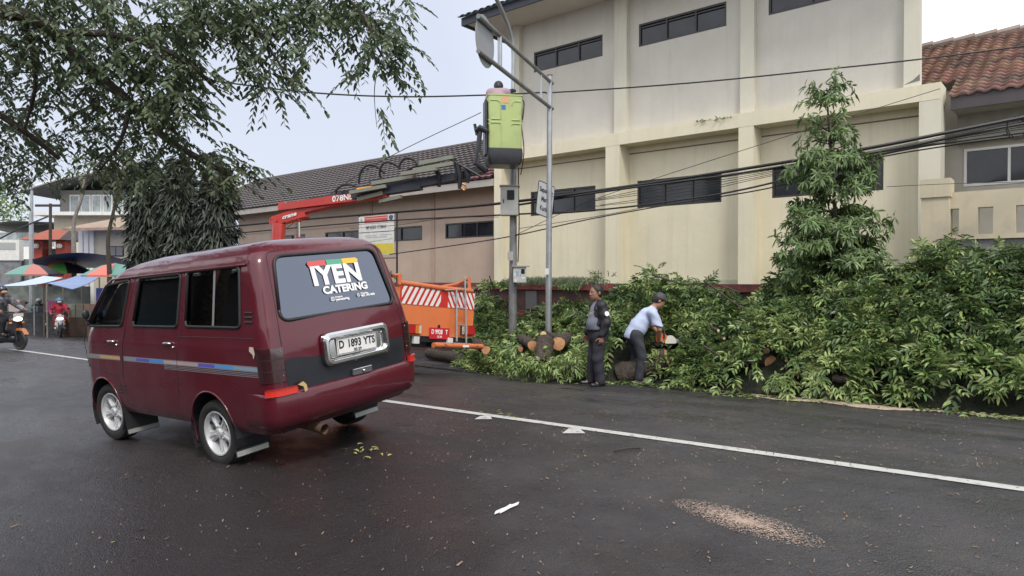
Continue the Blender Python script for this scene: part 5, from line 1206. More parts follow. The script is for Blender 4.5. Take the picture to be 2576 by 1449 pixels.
    # shoots that stick up out of the heap
    bx = MB(); Ps = []; As = []
    for px, y0, y1, D in ((2385, 622, 700, 10.2), (2440, 640, 720, 10), (2330, 625, 700, 10.4), (1650, 676, 740, 12.4), (1625, 700, 760, 12.3), (1710, 700, 750, 12.2), (2540, 640, 720, 9.8), (2290, 660, 740, 10.5), (1235, 722, 790, 14.6), (1205, 735, 790, 14.8), (1930, 730, 780, 11.8)):
        for q in range(7):
            a = at(px + random.uniform(-26, 26), y0 + random.uniform(0, 30), D=D); Ps.append(a[:]); As.append((random.uniform(-1, 1), random.uniform(-1, 0), random.uniform(-.1, .9)))
    Ps = np.array(Ps); As = np.array(As); v = compound(Ps, As, rnd_dir(len(Ps)) * .5 + np.array([0, -.2, 1]), rng.uniform(.16, .26, len(Ps)), 4, .11, .032)
    tag(leaf_mesh('upright_shoots', v, M_['leaf']), 'leafy shoots sticking up along the top of the branch heap', 'foliage', kind='stuff')
build_pile()

def log(pa, pb, r, label, both=False, lean=None, grp='cut logs in the branch heap', rings=True):
    pa, pb = Vector(pa), Vector(pb); t = thing('log', (pa + pb) / 2, label, 'log', grp); o = Vector(t.location); b = MB(); d = (pb - pa).normalized(); n = 8
    path = [pa + (pb - pa) * (i / n) + Vector((0, 0, .012 * math.sin(i * 2))) for i in range(n + 1)]
    b.tube([p - o for p in path], [r * (1 + .05 * math.sin(i * 1.7)) for i in range(n + 1)], 16, cap=False); b.build('bark', M_['bark'], t, smooth=True)
    for e, s in ((pa, -1),) + (((pb, 1),)):
        x = d.cross(Vector((0, 0, 1))); x = x.normalized() if x.length > .1 else Vector((1, 0, 0)); y = x.cross(d); c = MB(); m = 18
        off_ = e - o + d * s * .004
        vs = [off_ + (x * math.cos(a) + y * math.sin(a)) * r * .97 * (1 + .05 * math.sin(3 * a)) for a in np.linspace(0, 2 * math.pi, m + 1)[:-1]] + [off_ + (x * math.cos(a) + y * math.sin(a)) * r * .45 + d * s * .004 for a in np.linspace(0, 2 * math.pi, m + 1)[:-1]]
        c.add(vs, [(i, (i + 1) % m, m + (i + 1) % m, m + i) for i in range(m)]); c.add(vs[m:], [tuple(range(m))]); c.build('cut_face', M_['wood_cut'] if r > .05 and not both else M_['wood_pale'], t)
    return t
def build_logs():
    def toward(px, py, D, r, L_, dx, dz, label, pale=False, dy=None):       # a log whose cut face looks at the street at this point
        p = at(px, py, D=D); d = (AWAY * .9 + RIGHT * dx + Vector((0, 0, dz))).normalized(); return log(p, p + d * L_, r, label, both=pale)
    toward(1405, 864, 12.3, .125, .8, .25, .02, 'thick log with a pale orange cut end right of the round pole')
    toward(1367, 842, 12.8, .075, .6, .9, -.25, 'small log on top of the others with a pale oval cut end', True)
    toward(1339, 868, 12.4, .095, .6, -.3, .1, 'short log with a ragged orange cut end left of the thick log')
    toward(1310, 878, 12.7, .055, .5, .5, .1, 'thin log stub just left of the ragged orange one')
    toward(1938, 912, 10.4, .115, .5, -.35, .1, 'thick log with bright orange cut end in the leaves right of the chainsaw')
    toward(1928, 882, 10.5, .05, .4, .4, .1, 'small cut branch end just above the bright orange log')
    log(ground(1072, 905) + Vector((0, .1, .14)), ground(1158, 926) + Vector((0, .35, .13)), .12, 'log with a pale round cut end lying under the truck bumper', both=True)
    log(at(1195, 862, D=13.9), at(1222, 880, D=13.2), .09, 'dark log poking out beside the right end of the truck bumper')
    log(at(1364, 915, D=12.0), at(1372, 858, D=12.3), .16, 'upright dark stump section in front of the logs').children[1].data.materials[0] = M_['bark']
    log(at(1560, 945, D=11.9), at(1680, 905, D=11.6), .20, 'big dark log lying behind the feet of the man with the chainsaw')
    log(at(1650, 892, D=11.9), at(1725, 905, D=12.0), .12, 'dark log being cut under the chainsaw')
    log(at(2098, 952, D=9.6), at(2150, 958, D=9.4), .05, 'split pale branch low in the leaves near the road at the right')
    for i, (px, py, D, lb) in enumerate(((2253, 790, 9.9, 'tiny cut twig end glowing pale high in the right of the heap'), (1807, 832, 11, 'tiny cut twig end above the tree pit, left one of a pair'), (1822, 852, 11, 'tiny cut twig end above the tree pit, right one of a pair'), (1880, 920, 10.7, 'cut twig end left of the bright orange log'), (1978, 908, 10.3, 'cut twig end on the right of the bright orange log'), (2008, 950, 10.0, 'cut twig end low between the bright orange log and the pale split branch'), (1840, 944, 10.9, 'cut twig end low down near the sandy strip'))):
        p = at(px, py, D=D); log(p, p + Vector((random.uniform(-.3, .3), .35, .03)), .022, lb, both=True, grp='cut twig ends')
    # a stone and a scrap of plastic sheet on the sandy edge
    p = ground(1893, 972); s = MB(); s.sphere((0, 0, .05), (.085, .06, .055), 10); r = random.Random(2); s.v = [tuple(Vector(v) * r.uniform(.88, 1.1)) for v in s.v]
    k = s.build('stone', mat('pinkish_stone', (.36, .27, .23), .85, var=.3, vs=20), smooth=True); k.location = p; tag(k, 'pinkish stone at the sandy edge of the road', 'stone')
    # thin cut branches arching over the heap
    for i, (pts, D, lb) in enumerate((([(1770, 705), (1860, 770), (1915, 790), (1935, 850)], 11.3, 'thin bare branch arching down over the red wall'), ([(1640, 690), (1720, 715), (1790, 712), (1860, 735)], 12.2, 'thin branch reaching right from the tall clump of leaves'),
                                      ([(1770, 870), (1830, 905), (1880, 915)], 10.8, 'thin dark branch above the road edge'), ([(2110, 930), (2200, 925), (2290, 840)], 9.9, 'thin bent branch low in the right of the heap'), ([(1250, 740), (1237, 712), (1231, 694)], 14.6, 'thin bare stick standing beside the pole with a pale cut tip'), ([(1000, 915), (1100, 928), (1200, 940)], 13.2, 'thin dark twig lying on the road by the truck'))):
        n = len(pts); q = sm([at(x, y, D=D - .25 * k) if i != 5 else ground(x, y) + Vector((0, 0, .02)) for k, (x, y) in enumerate(pts)], 5); t = MB(); t.tube(q, [.018 * (1 - .5 * j / len(q)) for j in range(len(q))], 6)
        o = t.build('branch', M_['bark'], smooth=True); tag(o, lb, 'branch', 'thin cut branches')
    # sticks left on the road
    for i, (a, c, lb) in enumerate((((1545, 1258 - 120), (1610, 1130), 'dark stick on the road near the white line'), ((1755, 1010 - 12), (1800, 1003), 'short twig on the road by the sandy strip'), ((1412, 978), (1470, 984), 'dark stick on the road left of the standing man'))):
        p, q = ground(*a), ground(*c); q = p + (q - p) * min(1, .45 / max(.01, (q - p).length)); t = MB(); t.tube([p + Vector((0, 0, .012)), p.lerp(q, .5) + Vector((0, 0, .02)), q + Vector((0, 0, .012))], .008, 5); tag(t.build('stick', M_['bark']), lb, 'stick', 'sticks on the road')
    # leaf sprigs dropped on the road
    for px, py, n, sc, lb in ((925, 1137, 16, .065, 'pale yellow green sprig of leaves on the wet road behind the van'), (1272, 1046, 26, .07, 'flattened wisp of dry yellow grass on the white line'), (243, 1350, 3, .035, 'tiny bright green leaf on the road at the lower left')):
        g = ground(px, py); a = np.random.default_rng(px).uniform(0, 6.28, n); spread = .16 if n > 20 else .11
        P = np.array([[g.x + rng.normal() * spread, g.y + rng.normal() * spread * .4, g.z + .012] for _ in range(n)]); D = np.stack([np.cos(a), np.sin(a), rng.uniform(-.02, .25, n)], 1)
        wd = .10 if n > 20 else .32
        tag(leaf_mesh('leaf_sprig', blades(P, D, np.tile([0, 0, 1.], (n, 1)) + rng.normal(size=(n, 3)) * .3, rng.uniform(.7, 1.3, n) * sc, np.full(n, sc * wd)) - np.array(g), mat('dry_leaf', (.30, .29, .10), .7, island=.3)), lb, 'leaf sprig').location = g
build_logs()

# ------------------------------------------------------------------ the young conical tree
def build_sapling():
    D = 11.3; base = colat(2118, D); base.z = gz(base.x, base.y); p = lambda x, y: at(x, y, D=D)
    t = thing('young_tree', base, 'young conical tree with whorls of light green leaves in front of the cream wall', 'tree'); o = Vector(t.location)
    axis = sm([base, p(2112, 800), p(2108, 640), p(2100, 520), p(2092, 400), p(2084, 300), p(2080, 222)], 6)
    b = MB(); b.tube([q - o for q in axis], [lerp(.055, .008, i / len(axis)) for i in range(len(axis))], 8); tr = b.build('trunk', M_['bark'], t, smooth=True)
    T = [(225, 2040, 2150, 30), (262, 2040, 2180, 60), (318, 2022, 2172, 90), (345, 2012, 2165, 60), (385, 1990, 2195, 150), (415, 1978, 2215, 170), (455, 1965, 2205, 170), (500, 1962, 2200, 180), (545, 1950, 2205, 170), (590, 1945, 2230, 180), (630, 1935, 2235, 180), (675, 1940, 2235, 170), (720, 1950, 2240, 150), (765, 1960, 2240, 130)]
    P = []; A = []; r = random.Random(5); sc = D / FPX; tips = []; lb = MB()
    for yrow, x0, x1, n in T:
        c0 = yrow; nb = 4 if yrow < 370 else (9 if yrow < 560 else 12)
        for k in range(nb):
            c = min(axis, key=lambda q: abs(q.z - p(2100, c0 + r.uniform(-22, 22) * (yrow > 370)).z)); a = 2 * math.pi * k / nb + r.uniform(-.3, .3); side = (x1 - 2100 if math.cos(a) > 0 else 2100 - x0) * sc * r.uniform(.55, 1.05); L_ = max(.12, side if abs(math.cos(a)) > .5 else (x1 - x0) * .45 * sc * r.uniform(.6, 1))
            dr = RIGHT * math.cos(a) + AWAY * math.sin(a); tip = c + dr * L_ + Vector((0, 0, r.uniform(.0, .18) - .06)); mid = c.lerp(tip, .5) + Vector((0, 0, -.03))
            lb.tube([q - o for q in (c + Vector((0, 0, -.10)), mid, tip)], [.010, .007, .003], 5)
            for s in (np.linspace(.35, 1, max(2, int(L_ / .09)))):
                for q in range(2 if yrow < 370 else (2 if yrow < 540 else 3)):
                    jit = Vector((r.gauss(0, .05), r.gauss(0, .05), r.gauss(0, .045))); P.append((c.lerp(tip, s) + jit)[:]); A.append((dr * .8 + Vector((r.gauss(0, .4), r.gauss(0, .4), .35)))[:])
    lb.build('limbs', M_['bark'], tr)
    P = np.array(P); A = unit(np.array(A)); n = len(P); V = []
    for k in range(7):                                        # whorl of lance leaves round each tip
        a = 2 * math.pi * k / 7 + rng.uniform(-.3, .3, n); U_ = unit(np.cross(A, rnd_dir(n))); Wv = np.cross(A, U_)
        d = A * .35 + (U_ * np.cos(a)[:, None] + Wv * np.sin(a)[:, None]) * .9 + np.array([0, 0, -.32]); V.append(blades(P, d, A + np.array([0, 0, .6]), rng.uniform(.105, .165, n), rng.uniform(.026, .040, n), .2, .25))
    leaf_mesh('crown', np.concatenate(V), M_['leaf2'], t, o)
build_sapling()

# ------------------------------------------------------------------ the big tree that overhangs the street
def build_overhang():
    base = colat(-620, 6.0); t = thing('overhanging_tree', base, 'large roadside tree whose leafy branches hang into the top left of the view', 'tree'); o = Vector(t.location)
    p = lambda x, y, D: at(x, y, D=D)
    b = MB(); b.tube([q - o for q in sm([base + Vector((0, 0, -.1)), base + Vector((.1, 0, 1.5)), p(-600, 250, 6), p(-480, -150, 6), p(-250, -500, 6.3)], 6)], [.30, .26, .25, .24, .23, .22, .21, .2, .2, .19, .19, .18, .18, .17, .17, .16, .15, .15, .14, .14, .13, .12, .11, .10, .09][:25], 12); tr = b.build('trunk', M_['bark'], t, smooth=True)
    limbs = [([(-480, -150, 6), (-200, -40, 6.2), (0, 28, 6.3), (60, 38, 6.3), (130, 82, 6.4), (200, 150, 6.5), (330, 260, 6.6), (420, 350, 6.6), (560, 430, 6.6)], .085),
             ([(-480, -150, 6), (-150, -160, 6.5), (200, -90, 6.6), (480, -60, 6.8), (760, -80, 7), (940, -40, 7)], .08), ([(-600, 250, 6), (-300, 200, 6.4), (-60, 260, 6.8), (60, 330, 7), (150, 400, 7.2)], .06),
             ([(130, 82, 6.4), (300, 90, 6.2), (460, 150, 6.1), (560, 240, 6.2)], .035), ([(480, -60, 6.8), (600, 20, 6.5), (690, 140, 6.3), (745, 240, 6.2)], .022), ([(760, -80, 7), (900, 20, 6.4), (950, 120, 6.2), (1000, 200, 6.2)], .02), ([(330, 260, 6.6), (300, 360, 6.6), (240, 440, 6.7)], .025), ([(60, 38, 6.3), (90, 200, 6.6), (60, 330, 6.8)], .03), ([(960, 150, 6.2), (945, 200, 6.2), (942, 250, 6.2), (948, 320, 6.2)], .006)]
    lb = MB()
    for pts, r0 in limbs:
        q = sm([p(*k) for k in pts], 5); lb.tube([k - o for k in q], [lerp(r0, r0 * .3, i / len(q)) for i in range(len(q))], 8)
    lb.build('limbs', M_['bark'], tr, smooth=True)
    # (cx, cy, rx, ry, depth, twigs): where the crown hangs
    C = [(60, 60, 150, 110, 6.6, 190), (230, 70, 140, 110, 6.5, 200), (330, 190, 150, 110, 6.5, 185), (180, 230, 100, 70, 7.0, 70), (60, 200, 90, 100, 7.2, 90), (60, 370, 110, 90, 7.4, 130), (20, 440, 70, 50, 7.5, 40),
         (240, 330, 90, 80, 6.9, 76), (290, 420, 90, 60, 6.7, 64), (390, 320, 80, 80, 6.5, 56), (420, 120, 80, 110, 6.3, 110), (480, 220, 70, 60, 6.3, 46), (500, 40, 110, 70, 6.6, 120), (610, 50, 100, 70, 6.5, 100), (620, 160, 60, 60, 6.3, 40), (690, 215, 50, 50, 6.2, 24), (745, 90, 70, 90, 6.4, 64), (745, 190, 30, 50, 6.2, 12),
         (720, 20, 80, 50, 6.6, 60), (850, 30, 100, 50, 6.6, 84), (950, 60, 70, 50, 6.4, 56), (975, 130, 50, 60, 6.2, 38), (905, 150, 40, 50, 6.2, 20), (990, 190, 18, 36, 6.2, 8), (945, 290, 18, 34, 6.2, 6), (480, 395, 90, 50, 6.6, 44), (560, 430, 60, 40, 6.5, 40), (620, 445, 34, 20, 6.4, 10), (420, 260, 90, 80, 6.4, 80), (300, 470, 40, 26, 6.8, 8), (430, 440, 60, 26, 6.7, 12), (1020, 5, 30, 15, 6.4, 8),
         (-150, 60, 160, 200, 6.6, 120), (-120, 300, 130, 150, 7.2, 70), (300, -90, 400, 80, 6.7, 200), (750, -70, 250, 60, 6.7, 80)]
    r = random.Random(9); P = []; D_ = []; tw = MB()
    for cx, cy, rx, ry, D, n in C:
        n = int(n * (.70 if cy < 250 else .58))
        for i in range(n):
            a = r.uniform(0, 6.283); q = r.random() ** .6; x = cx + rx * q * math.cos(a); y = cy + ry * q * math.sin(a); s = p(x, y - 14, D + r.uniform(-.55, .55))
            hd = Vector((r.gauss(0, 1), r.gauss(0, 1), r.uniform(-.9, .15))); hd += RIGHT * .35; hd.normalize(); L_ = r.uniform(.16, .34); k = int(L_ / .022)
            path = [s + hd * (L_ * j / 4) + Vector((0, 0, -.5)) * (L_ * (j / 4) ** 2) for j in range(5)]
            tw.tube([v - o for v in path], [.003, .0026, .0022, .0018, .001], 3, cap=False)
            for j in range(k):
                tt = (j + .5) / k; w_ = path[min(3, int(tt * 4))].lerp(path[min(4, int(tt * 4) + 1)], tt * 4 - int(tt * 4)); sd = hd.cross(Vector((0, 0, 1))).normalized() * (1 if j % 2 else -1)
                P.append(w_[:]); D_.append((hd * .7 + sd * .75 + Vector((r.gauss(0, .18), r.gauss(0, .18), -.45)))[:])
    tw.build('twigs', M_['bark'], tr, fix=False)
    P = np.array(P); D_ = np.array(D_); n = len(P)
    V = blades(P, D_, np.array([[0, 0, 1.]]) + rng.normal(size=(n, 3)) * .5, rng.uniform(.050, .080, n), rng.uniform(.026, .038, n), .12, .15)
    leaf_mesh('crown', V, M_['leaf_over'], t, o)
build_overhang()

# ------------------------------------------------------------------ three columnar trees with drooping leaves
def build_columns():
    for i, (px, top, D, w, lb) in enumerate(((368, 408, 20.5, 33, 'columnar tree with drooping dark leaves, leftmost of the row of three'), (452, 402, 20.0, 35, 'columnar tree with drooping dark leaves, middle of the row of three'), (545, 436, 19.6, 38, 'columnar tree with drooping dark leaves, right of the row beside the pink wing'))):
        g = colat(px, D); t = thing('columnar_tree', g, lb, 'tree', 'columnar trees with drooping leaves'); o = Vector(t.location); zt = at(px, top, D=D).z; zb = at(px, 655, D=D).z
        b = MB(); b.tube([Vector((0, 0, -.1)), Vector((.03, 0, (zb - g.z))), Vector((0, 0, zt - g.z - .2))], [.13, .11, .02], 8); b.build('trunk', M_['bark'], t, smooth=True)
        n = 820; z = zb - .35 + (zt - zb + .35) * rng.random(n) ** .9; rad = w * D / FPX * np.where(z > zt - .7, np.clip((zt - z) / .7, .15, 1), 1) * np.where(z < zb + .2, .75, 1); a = rng.uniform(0, 2 * math.pi, n); q = np.sqrt(rng.uniform(.25, 1, n))
        q = q * (1 + .18 * np.sin(z * 6.5 + a * 2))
        P = np.stack([g.x + np.cos(a) * rad * q, g.y + np.sin(a) * rad * q, z], 1); V = []
        for k in range(4):
            dd = np.stack([np.cos(a), np.sin(a), np.full(n, -1.0)], 1) + rng.normal(size=(n, 3)) * .45; dd[:, 2] = -np.abs(dd[:, 2]) * np.where(z > zt - .8, .25, 1.0)
            V.append(blades(P + rng.normal(size=(n, 3)) * .08, dd, np.stack([np.cos(a), np.sin(a), np.full(n, .5)], 1) + rng.normal(size=(n, 3)) * .3, rng.uniform(.20, .32, n), rng.uniform(.045, .07, n), .12, .2))
        leaf_mesh('crown', np.concatenate(V), M_['leaf_dark'], t, o)
build_columns()

# ------------------------------------------------------------------ striped grass on the wall, small plants
def build_grass():
    n = 1500; px = rng.uniform(1296, 1490, n); X = np.array([at(float(a), 720, Y=12.95).x for a in px]); cl = np.round(X * 5) / 5; X = cl + rng.normal(size=n) * .06
    P = np.stack([X, 12.88 + rng.normal(size=n) * .05, np.full(n, ZT + .0)], 1); a = rng.uniform(0, 2 * math.pi, n)
    V = []; d = np.stack([np.cos(a) * .7, np.sin(a) * .7 - .35, rng.uniform(.5, 1.5, n)], 1); d = unit(d); L_ = rng.uniform(.14, .26, n)
    V.append(blades(P, d, np.cross(d, np.array([0, 0, 1.])) + .3 * rnd_dir(n), L_, np.full(n, .016), .1, .1)); P2 = P + d * L_[:, None] * .9; d2 = d.copy(); d2[:, 2] = -.8
    V.append(blades(P2, d2, np.cross(d, np.array([0, 0, 1.])) + .3 * rnd_dir(n), L_ * .9, np.full(n, .014), .1, .1))
    tag(leaf_mesh('lily_grass', np.concatenate(V), M_['grass']), 'strap leaved striped grass spilling over the top of the red wall', 'grass', kind='stuff')
    for px, py, D, h, lb in ((1503, 710, 13.2, 50, 'small pale leaved plant above the head of the man in the black jacket'), (1430, 738, 15, 20, 'low green plant in the bed behind the striped grass'), (1225, 735, 15, 28, 'dark leafy shrub behind the truck ladder'), (1262, 728, 15, 24, 'low shrub between the truck and the grey lamp pole')):
        g = at(px, py + 30, D=D); g.z = ZT; k = 60 if h < 40 else 34; t = thing('small_plant', g, lb, 'plant'); top = at(px, py - h * .6, D=D).z
        P = np.stack([g.x + rng.normal(size=k) * .12, g.y + rng.normal(size=k) * .1, ZT + (top - ZT) * rng.random(k)], 1); stem = MB(); stem.tube([(0, 0, -.05), (.02, 0, top - ZT)], .008, 5); stem.build('stem', M_['bark'], t)
        leaf_mesh('leaves', np.concatenate([blades(P, rnd_dir(k) + np.array([0, 0, -.2]), rnd_dir(k) + np.array([0, -.3, 1]), rng.uniform(.06, .11, k), np.full(k, .028)) for _ in range(4)]), mat('pale_leaf', (.20, .24, .12), .5, island=.3, transl=.2) if h > 40 else M_['leaf2'], t, g)
build_grass()

# ================================================================== POLES, SIGNS, CABLES
def build_poles():
    # lamp pole with two meter boxes
    D = 14.2; g = colat(1290, D); t = thing('lamp_pole', g, 'grey street lamp pole with a curved arm and two meter boxes strapped on', 'lamp pole'); o = Vector(t.location); p = lambda x, y, d=D: at(x, y, D=d) - o
    zt = p(1291, 225).z
    b = MB(); b.tube([(0, 0, -.3), (.0, 0, 1.6), p(1291, 640), p(1291, 470), p(1291, 425)], [.085, .083, .078, .068, .066], 14); b.tube([p(1291, 425), p(1290, 225)], [.060, .052], 14); b.build('post', M_['galvdark'], t, smooth=True)
    b = MB(); b.tube(sm([p(1290, 240), p(1291, 130, 14.15), p(1282, 78, 14.0), p(1266, 35, 13.7), p(1248, -5, 13.4), p(1225, -60, 13.0), p(1180, -150, 12.5)], 6), .042, 12); b.build('curved_arm', M_['galv'], t, smooth=True)
    e = p(1180, -150, 12.5); b = MB(); dr = (p(1100, -165, 11.8) - e).normalized(); b.sphere(e + dr * .35, (.36, .20, .08), 14); b.build('lamp_head', M_['galv'], t, smooth=True)
    b = MB(); c = p(1285, 229); b.box(c.x - .09, c.x + .09, c.y - .06, c.y + .06, c.z - .03, c.z + .02); b.build('clamp', M_['blackm'], t)
    FR = lambda px, py, d: frame(p(px, py, d), RIGHT * .97 + AWAY * .24, (0, 0, 1))
    def mbox(px0, px1, py0, py1, d, depth, roof, win, name):
        a, c = p(px0, py1, d), p(px1, py0, d); w = (c - a).dot(RIGHT) * 1.0; h = c.z - a.z; F0 = frame(p(px0, py1, d), RIGHT, (0, 0, 1))
        b = MB(); b.box(0, w, 0, h, -depth, 0, 0, F0); bo = b.build(name, M_['box'], t)
        b = MB(); b.box(-.02, w + roof, h, h + .02, -depth - .04, .04, 0, F0); b.build('hood', mat('box_hood', (.30, .31, .30), .6, var=.15), bo)
        b = MB(); b.box(.012, w - .012, .012, h - .012, .0005, .006, 0, F0); b.build('box_door', M_['box'], bo)
        x0, x1, y0, y1 = win; b = MB(); b.prism(quadr([(w * x0, h * y0), (w * x1, h * y0), (w * x1, h * y1), (w * x0, h * y1)], .018, 3), lambda q, r_, z: F0 @ Vector((q, r_, z)), .0065, .010); b.build('meter_window', M_['dkglass'], bo)
        return bo, F0, w, h
    bo, F0, w, h = mbox(1259, 1304, 468, 541, 14.0, .26, .03, (.36, .78, .52, .86), 'upper_meter_box')
    b = MB(); b.box(w * .14, w * .20, h * .42, h * .54, .0065, .012, 0, F0); b.build('door_lock', M_['blackm'], bo)
    bo, F0, w, h = mbox(1291, 1324, 671, 711, 13.95, .20, .07, (.60, .88, .55, .86), 'lower_meter_box')
    for (x0, x1, y0, y1, c) in ((.08, .20, .42, .60, (.6, .6, .58)), (.2, .42, .4, .72, (.22, .33, .48)), (.1, .26, .04, .22, (.6, .6, .58)), (.66, .86, .25, .36, (.62, .62, .60))):
        b = MB(); b.box(w * x0, w * x1, h * y0, h * y1, .0065, .0078, 0, F0); b.build('label_sticker', mat('sticker', c, .6), bo)
    b = MB(); b.box(w * .52, w * .55, h * .40, h * .52, .0065, .012, 0, F0); b.build('door_lock', M_['blackm'], bo)
    b = MB(); q = p(1284, 644, 14.08); b.box(q.x - .05, q.x + .05, q.y - .03, q.y + .03, q.z - .09, q.z + .09); b.build('breaker', M_['box'], t)
    b = MB(); b.tube(sm([p(1305, 420), p(1304, 470), p(1306, 560), p(1303, 660)], 5), .012, 6); b.build('conduit', M_['cable'], t)
    # sign pole
    D = 13.6; g = colat(1380, D); t = thing('sign_pole', g, 'grey steel sign pole with double arms holding a round sign over the road', 'sign pole'); o = Vector(t.location); p = lambda x, y, d=D: at(x, y, D=d) - o
    top = p(1383, 190); b = MB(); b.tube([(0, 0, -.3), (0, 0, 1.2), Vector((top.x * .6, top.y * .6, top.z * .6)), top], [.063, .062, .055, .053], 16); b.build('post', M_['galv'], t, smooth=True)
    b = MB(); b.tube([top - Vector((0, 0, .02)), top + Vector((0, 0, .02))], .056, 16); b.build('rim_cap', mat('rusty_cap', (.22, .13, .10), .8), t)
    # arms run towards the street; direction solved from the photo
    vr = -.33; d = (RIGHT * vr - AWAY * .944).normalized(); L_ = 3.75
    for y0 in (205, 270):
        a = p(1384, y0); e = a + d * L_ + Vector((0, 0, -.06)); b = MB(); b.tube([a - d * .06, e], .036, 12); b.build('arm', M_['galvdark'], t, smooth=True)
        b = MB(); b.tube([a - d * .05, a - d * .13], .035, 8); b.sphere(a - d * .13, .04, 8); b.build('arm_bolt', M_['blackm'], t)
    a1, a2 = p(1384, 205), p(1384, 270)
    for s, r_ in ((.62, .020), (2.85, .036)):
        b = MB(); b.tube([a1 + d * s + Vector((0, 0, -.016 * s)), a2 + d * s + Vector((0, 0, -.016 * s))], r_, 10); b.build('spacer', M_['galv'], t, smooth=True)
    c = (a1 + a2) / 2 + d * 3.38 + Vector((0, 0, -.055)); Fd = frame(c, d, (0, 0, 1)); side = 1 if (Fd.to_3x3() @ Vector((0, 0, 1))).dot(-(c + o - Vector((0, 0, CZ)))) < 0 else -1
    b = MB(); b.lathe([(.001, -.004), (.38, -.004), (.385, 0), (.38, .004), (.001, .004)], Fd @ Matrix.Translation((0, 0, .042 * side)), 40); b.build('sign_disc', mat('grey_sign_back', (.30, .31, .33), .5, metal=.2, var=.06), t, smooth=True)
    b = MB(); b.lathe([(.001, 0), (.35, 0)], Fd @ Matrix.Translation((0, 0, (.042 + .0055) * side)), 40); b.build('sign_face', mat('blue_sign_face', (.03, .10, .35), .4), t)
    # rectangular plate
    cp = p(1363, 504, 13.62) + Vector((.085, 0, 0)); Fs = frame(cp, Vector((0, 1, 0)) * 1.0 + Vector((0, 0, -.15)), (0, .15, 1))
    xa = Vector((0, 1, 0)); s_ = 1 if xa.dot(RIGHT) > 0 else -1
    Rn = Matrix.Rotation(math.radians(-9), 4, 'Z'); Fs = frame(cp, xa * s_, (0, 0, 1)) @ Rn; w, h = .27, .335
    b = MB(); out_ = quadr([(-w, -h), (w, -h), (w, h), (-w, h)], .05, 4); b.prism(out_, lambda x, y, z: Fs @ Vector((x, y, z)), 0, .004); pl = b.build('sign_plate', M_['black'], t)
    b = MB(); inn = quadr([(-w + .018, -h + .018), (w - .018, -h + .018), (w - .018, h - .018), (-w + .018, h - .018)], .04, 4); b.prism(inn, lambda x, y, z: Fs @ Vector((x, y, z)), .0042, .0055); b.build('sign_panel', mat('faded_sign_white', (.50, .52, .54), .5, col2=(.40, .42, .43), vs=6), pl)
    merge_text([((tx, .135, Fs @ Matrix.Translation((0, yy, .0058))), dict(bold=.0045, sx=.80)) for tx, yy in (('Sepanjang', .175), ('Marka', -.005), ('Kuning', -.185))], M_['black'], 'sign_lettering', pl)
    b = MB(); q = p(1379, 683, 13.53); b.box(q.x - .03, q.x + .03, q.y - .06, q.y - .02, q.z - .06, q.z + .06); b.build('paper_label', M_['white'], t)
    # school notice board
    Y = 13.0; a = at(905, 545, Y=Y); c = at(994, 640, Y=Y); t = thing('notice_board', (c.x, Y, ZT - 0.1), 'school name board in a dark frame on posts before the pink wall', 'sign'); o = Vector(t.location); lo = lambda v: Vector(v) - o
    zt, z0 = (a.z + at(990, 537, Y=Y).z) / 2 - .0, at(990, 640, Y=Y).z; x0, x1 = a.x, c.x; xp = at(998, 600, Y=Y).x
    for x, zl in ((xp + .01, ZT - .6), (x0 - .03, ZT - .6)):
        b = MB(); b.tube([lo((x, Y, zl)), lo((x, Y, zt + .06))], .028, 8); b.build('post', M_['blackm'], t)
    b = MB(); b.tube([lo((x0 - .06, Y, zt + .05)), lo((xp + .03, Y, zt + .05))], .02, 6); b.build('frame_rail', M_['blackm'], t); b = MB(); b.tube([lo((x0 - .03, Y, z0 - .10)), lo((xp, Y, z0 - .10))], .015, 6); b.build('frame_rail', M_['blackm'], t)
    b = MB(); b.tube([lo((lerp(x0, x1, .45), Y + .02, z0 - .10)), lo((xp, Y + .02, z0 - .75))], .018, 6); b.build('brace', M_['blackm'], t)
    H = zt - z0; Fb = frame(lo((x0, Y - .03, z0)), (1, 0, 0), (0, 0, 1)); Wd = x1 - x0; WH = M_['offwhite']
    panels = [('top_panel', .80, .985), ('name_panel', .585, .785), ('lower_panel', .0, .565)]; P_ = {}
    for nme, f0, f1 in panels:
        b = MB(); b.box(0, Wd, H * f0, H * f1, 0, .01, 0, Fb); P_[nme] = b.build(nme, WH, t)
    b = MB(); b.box(Wd * .17, Wd * .83, H * .815, H * .97, .0105, .012, 0, Fb); b.build('red_banner', mat('notice_red', (.50, .06, .06), .6), P_['top_panel'])
    b = MB(); b.box(Wd * .18, Wd * .82, H * .905, H * .935, .0125, .0135, 0, Fb); b.build('banner_line', mat('notice_pink', (.62, .28, .26), .6), P_['top_panel'])
    b = MB(); b.box(Wd * .32, Wd * .66, H * .83, H * .865, .0125, .0135, 0, Fb); b.build('banner_line', mat('notice_pink2', (.62, .28, .26), .6), P_['top_panel'])
    b = MB(); b.add([Fb @ Vector((Wd * x, H * y, .0105)) for x, y in ((.86, .95), (.92, .97), (.98, .95), (.975, .88), (.92, .82), (.865, .88))], [tuple(range(6))]); b.build('crest', mat('crest_navy', (.06, .08, .14), .6), P_['top_panel'], fix=False)
    b = MB(); b.lathe([(.001, 0), (.05, 0)], Fb @ Matrix.Translation((Wd * .085, H * .89, .0105)), 14); b.build('emblem', mat('emblem_grey', (.34, .36, .34), .7), P_['top_panel'])
    text_mesh('SMP NEGERI 13 CIMAHI', H * .125, Fb @ Matrix.Translation((Wd * .5, H * .69, .0105)), M_['blackm'], 'school_name', P_['name_panel'], bold=.002, sx=.62)
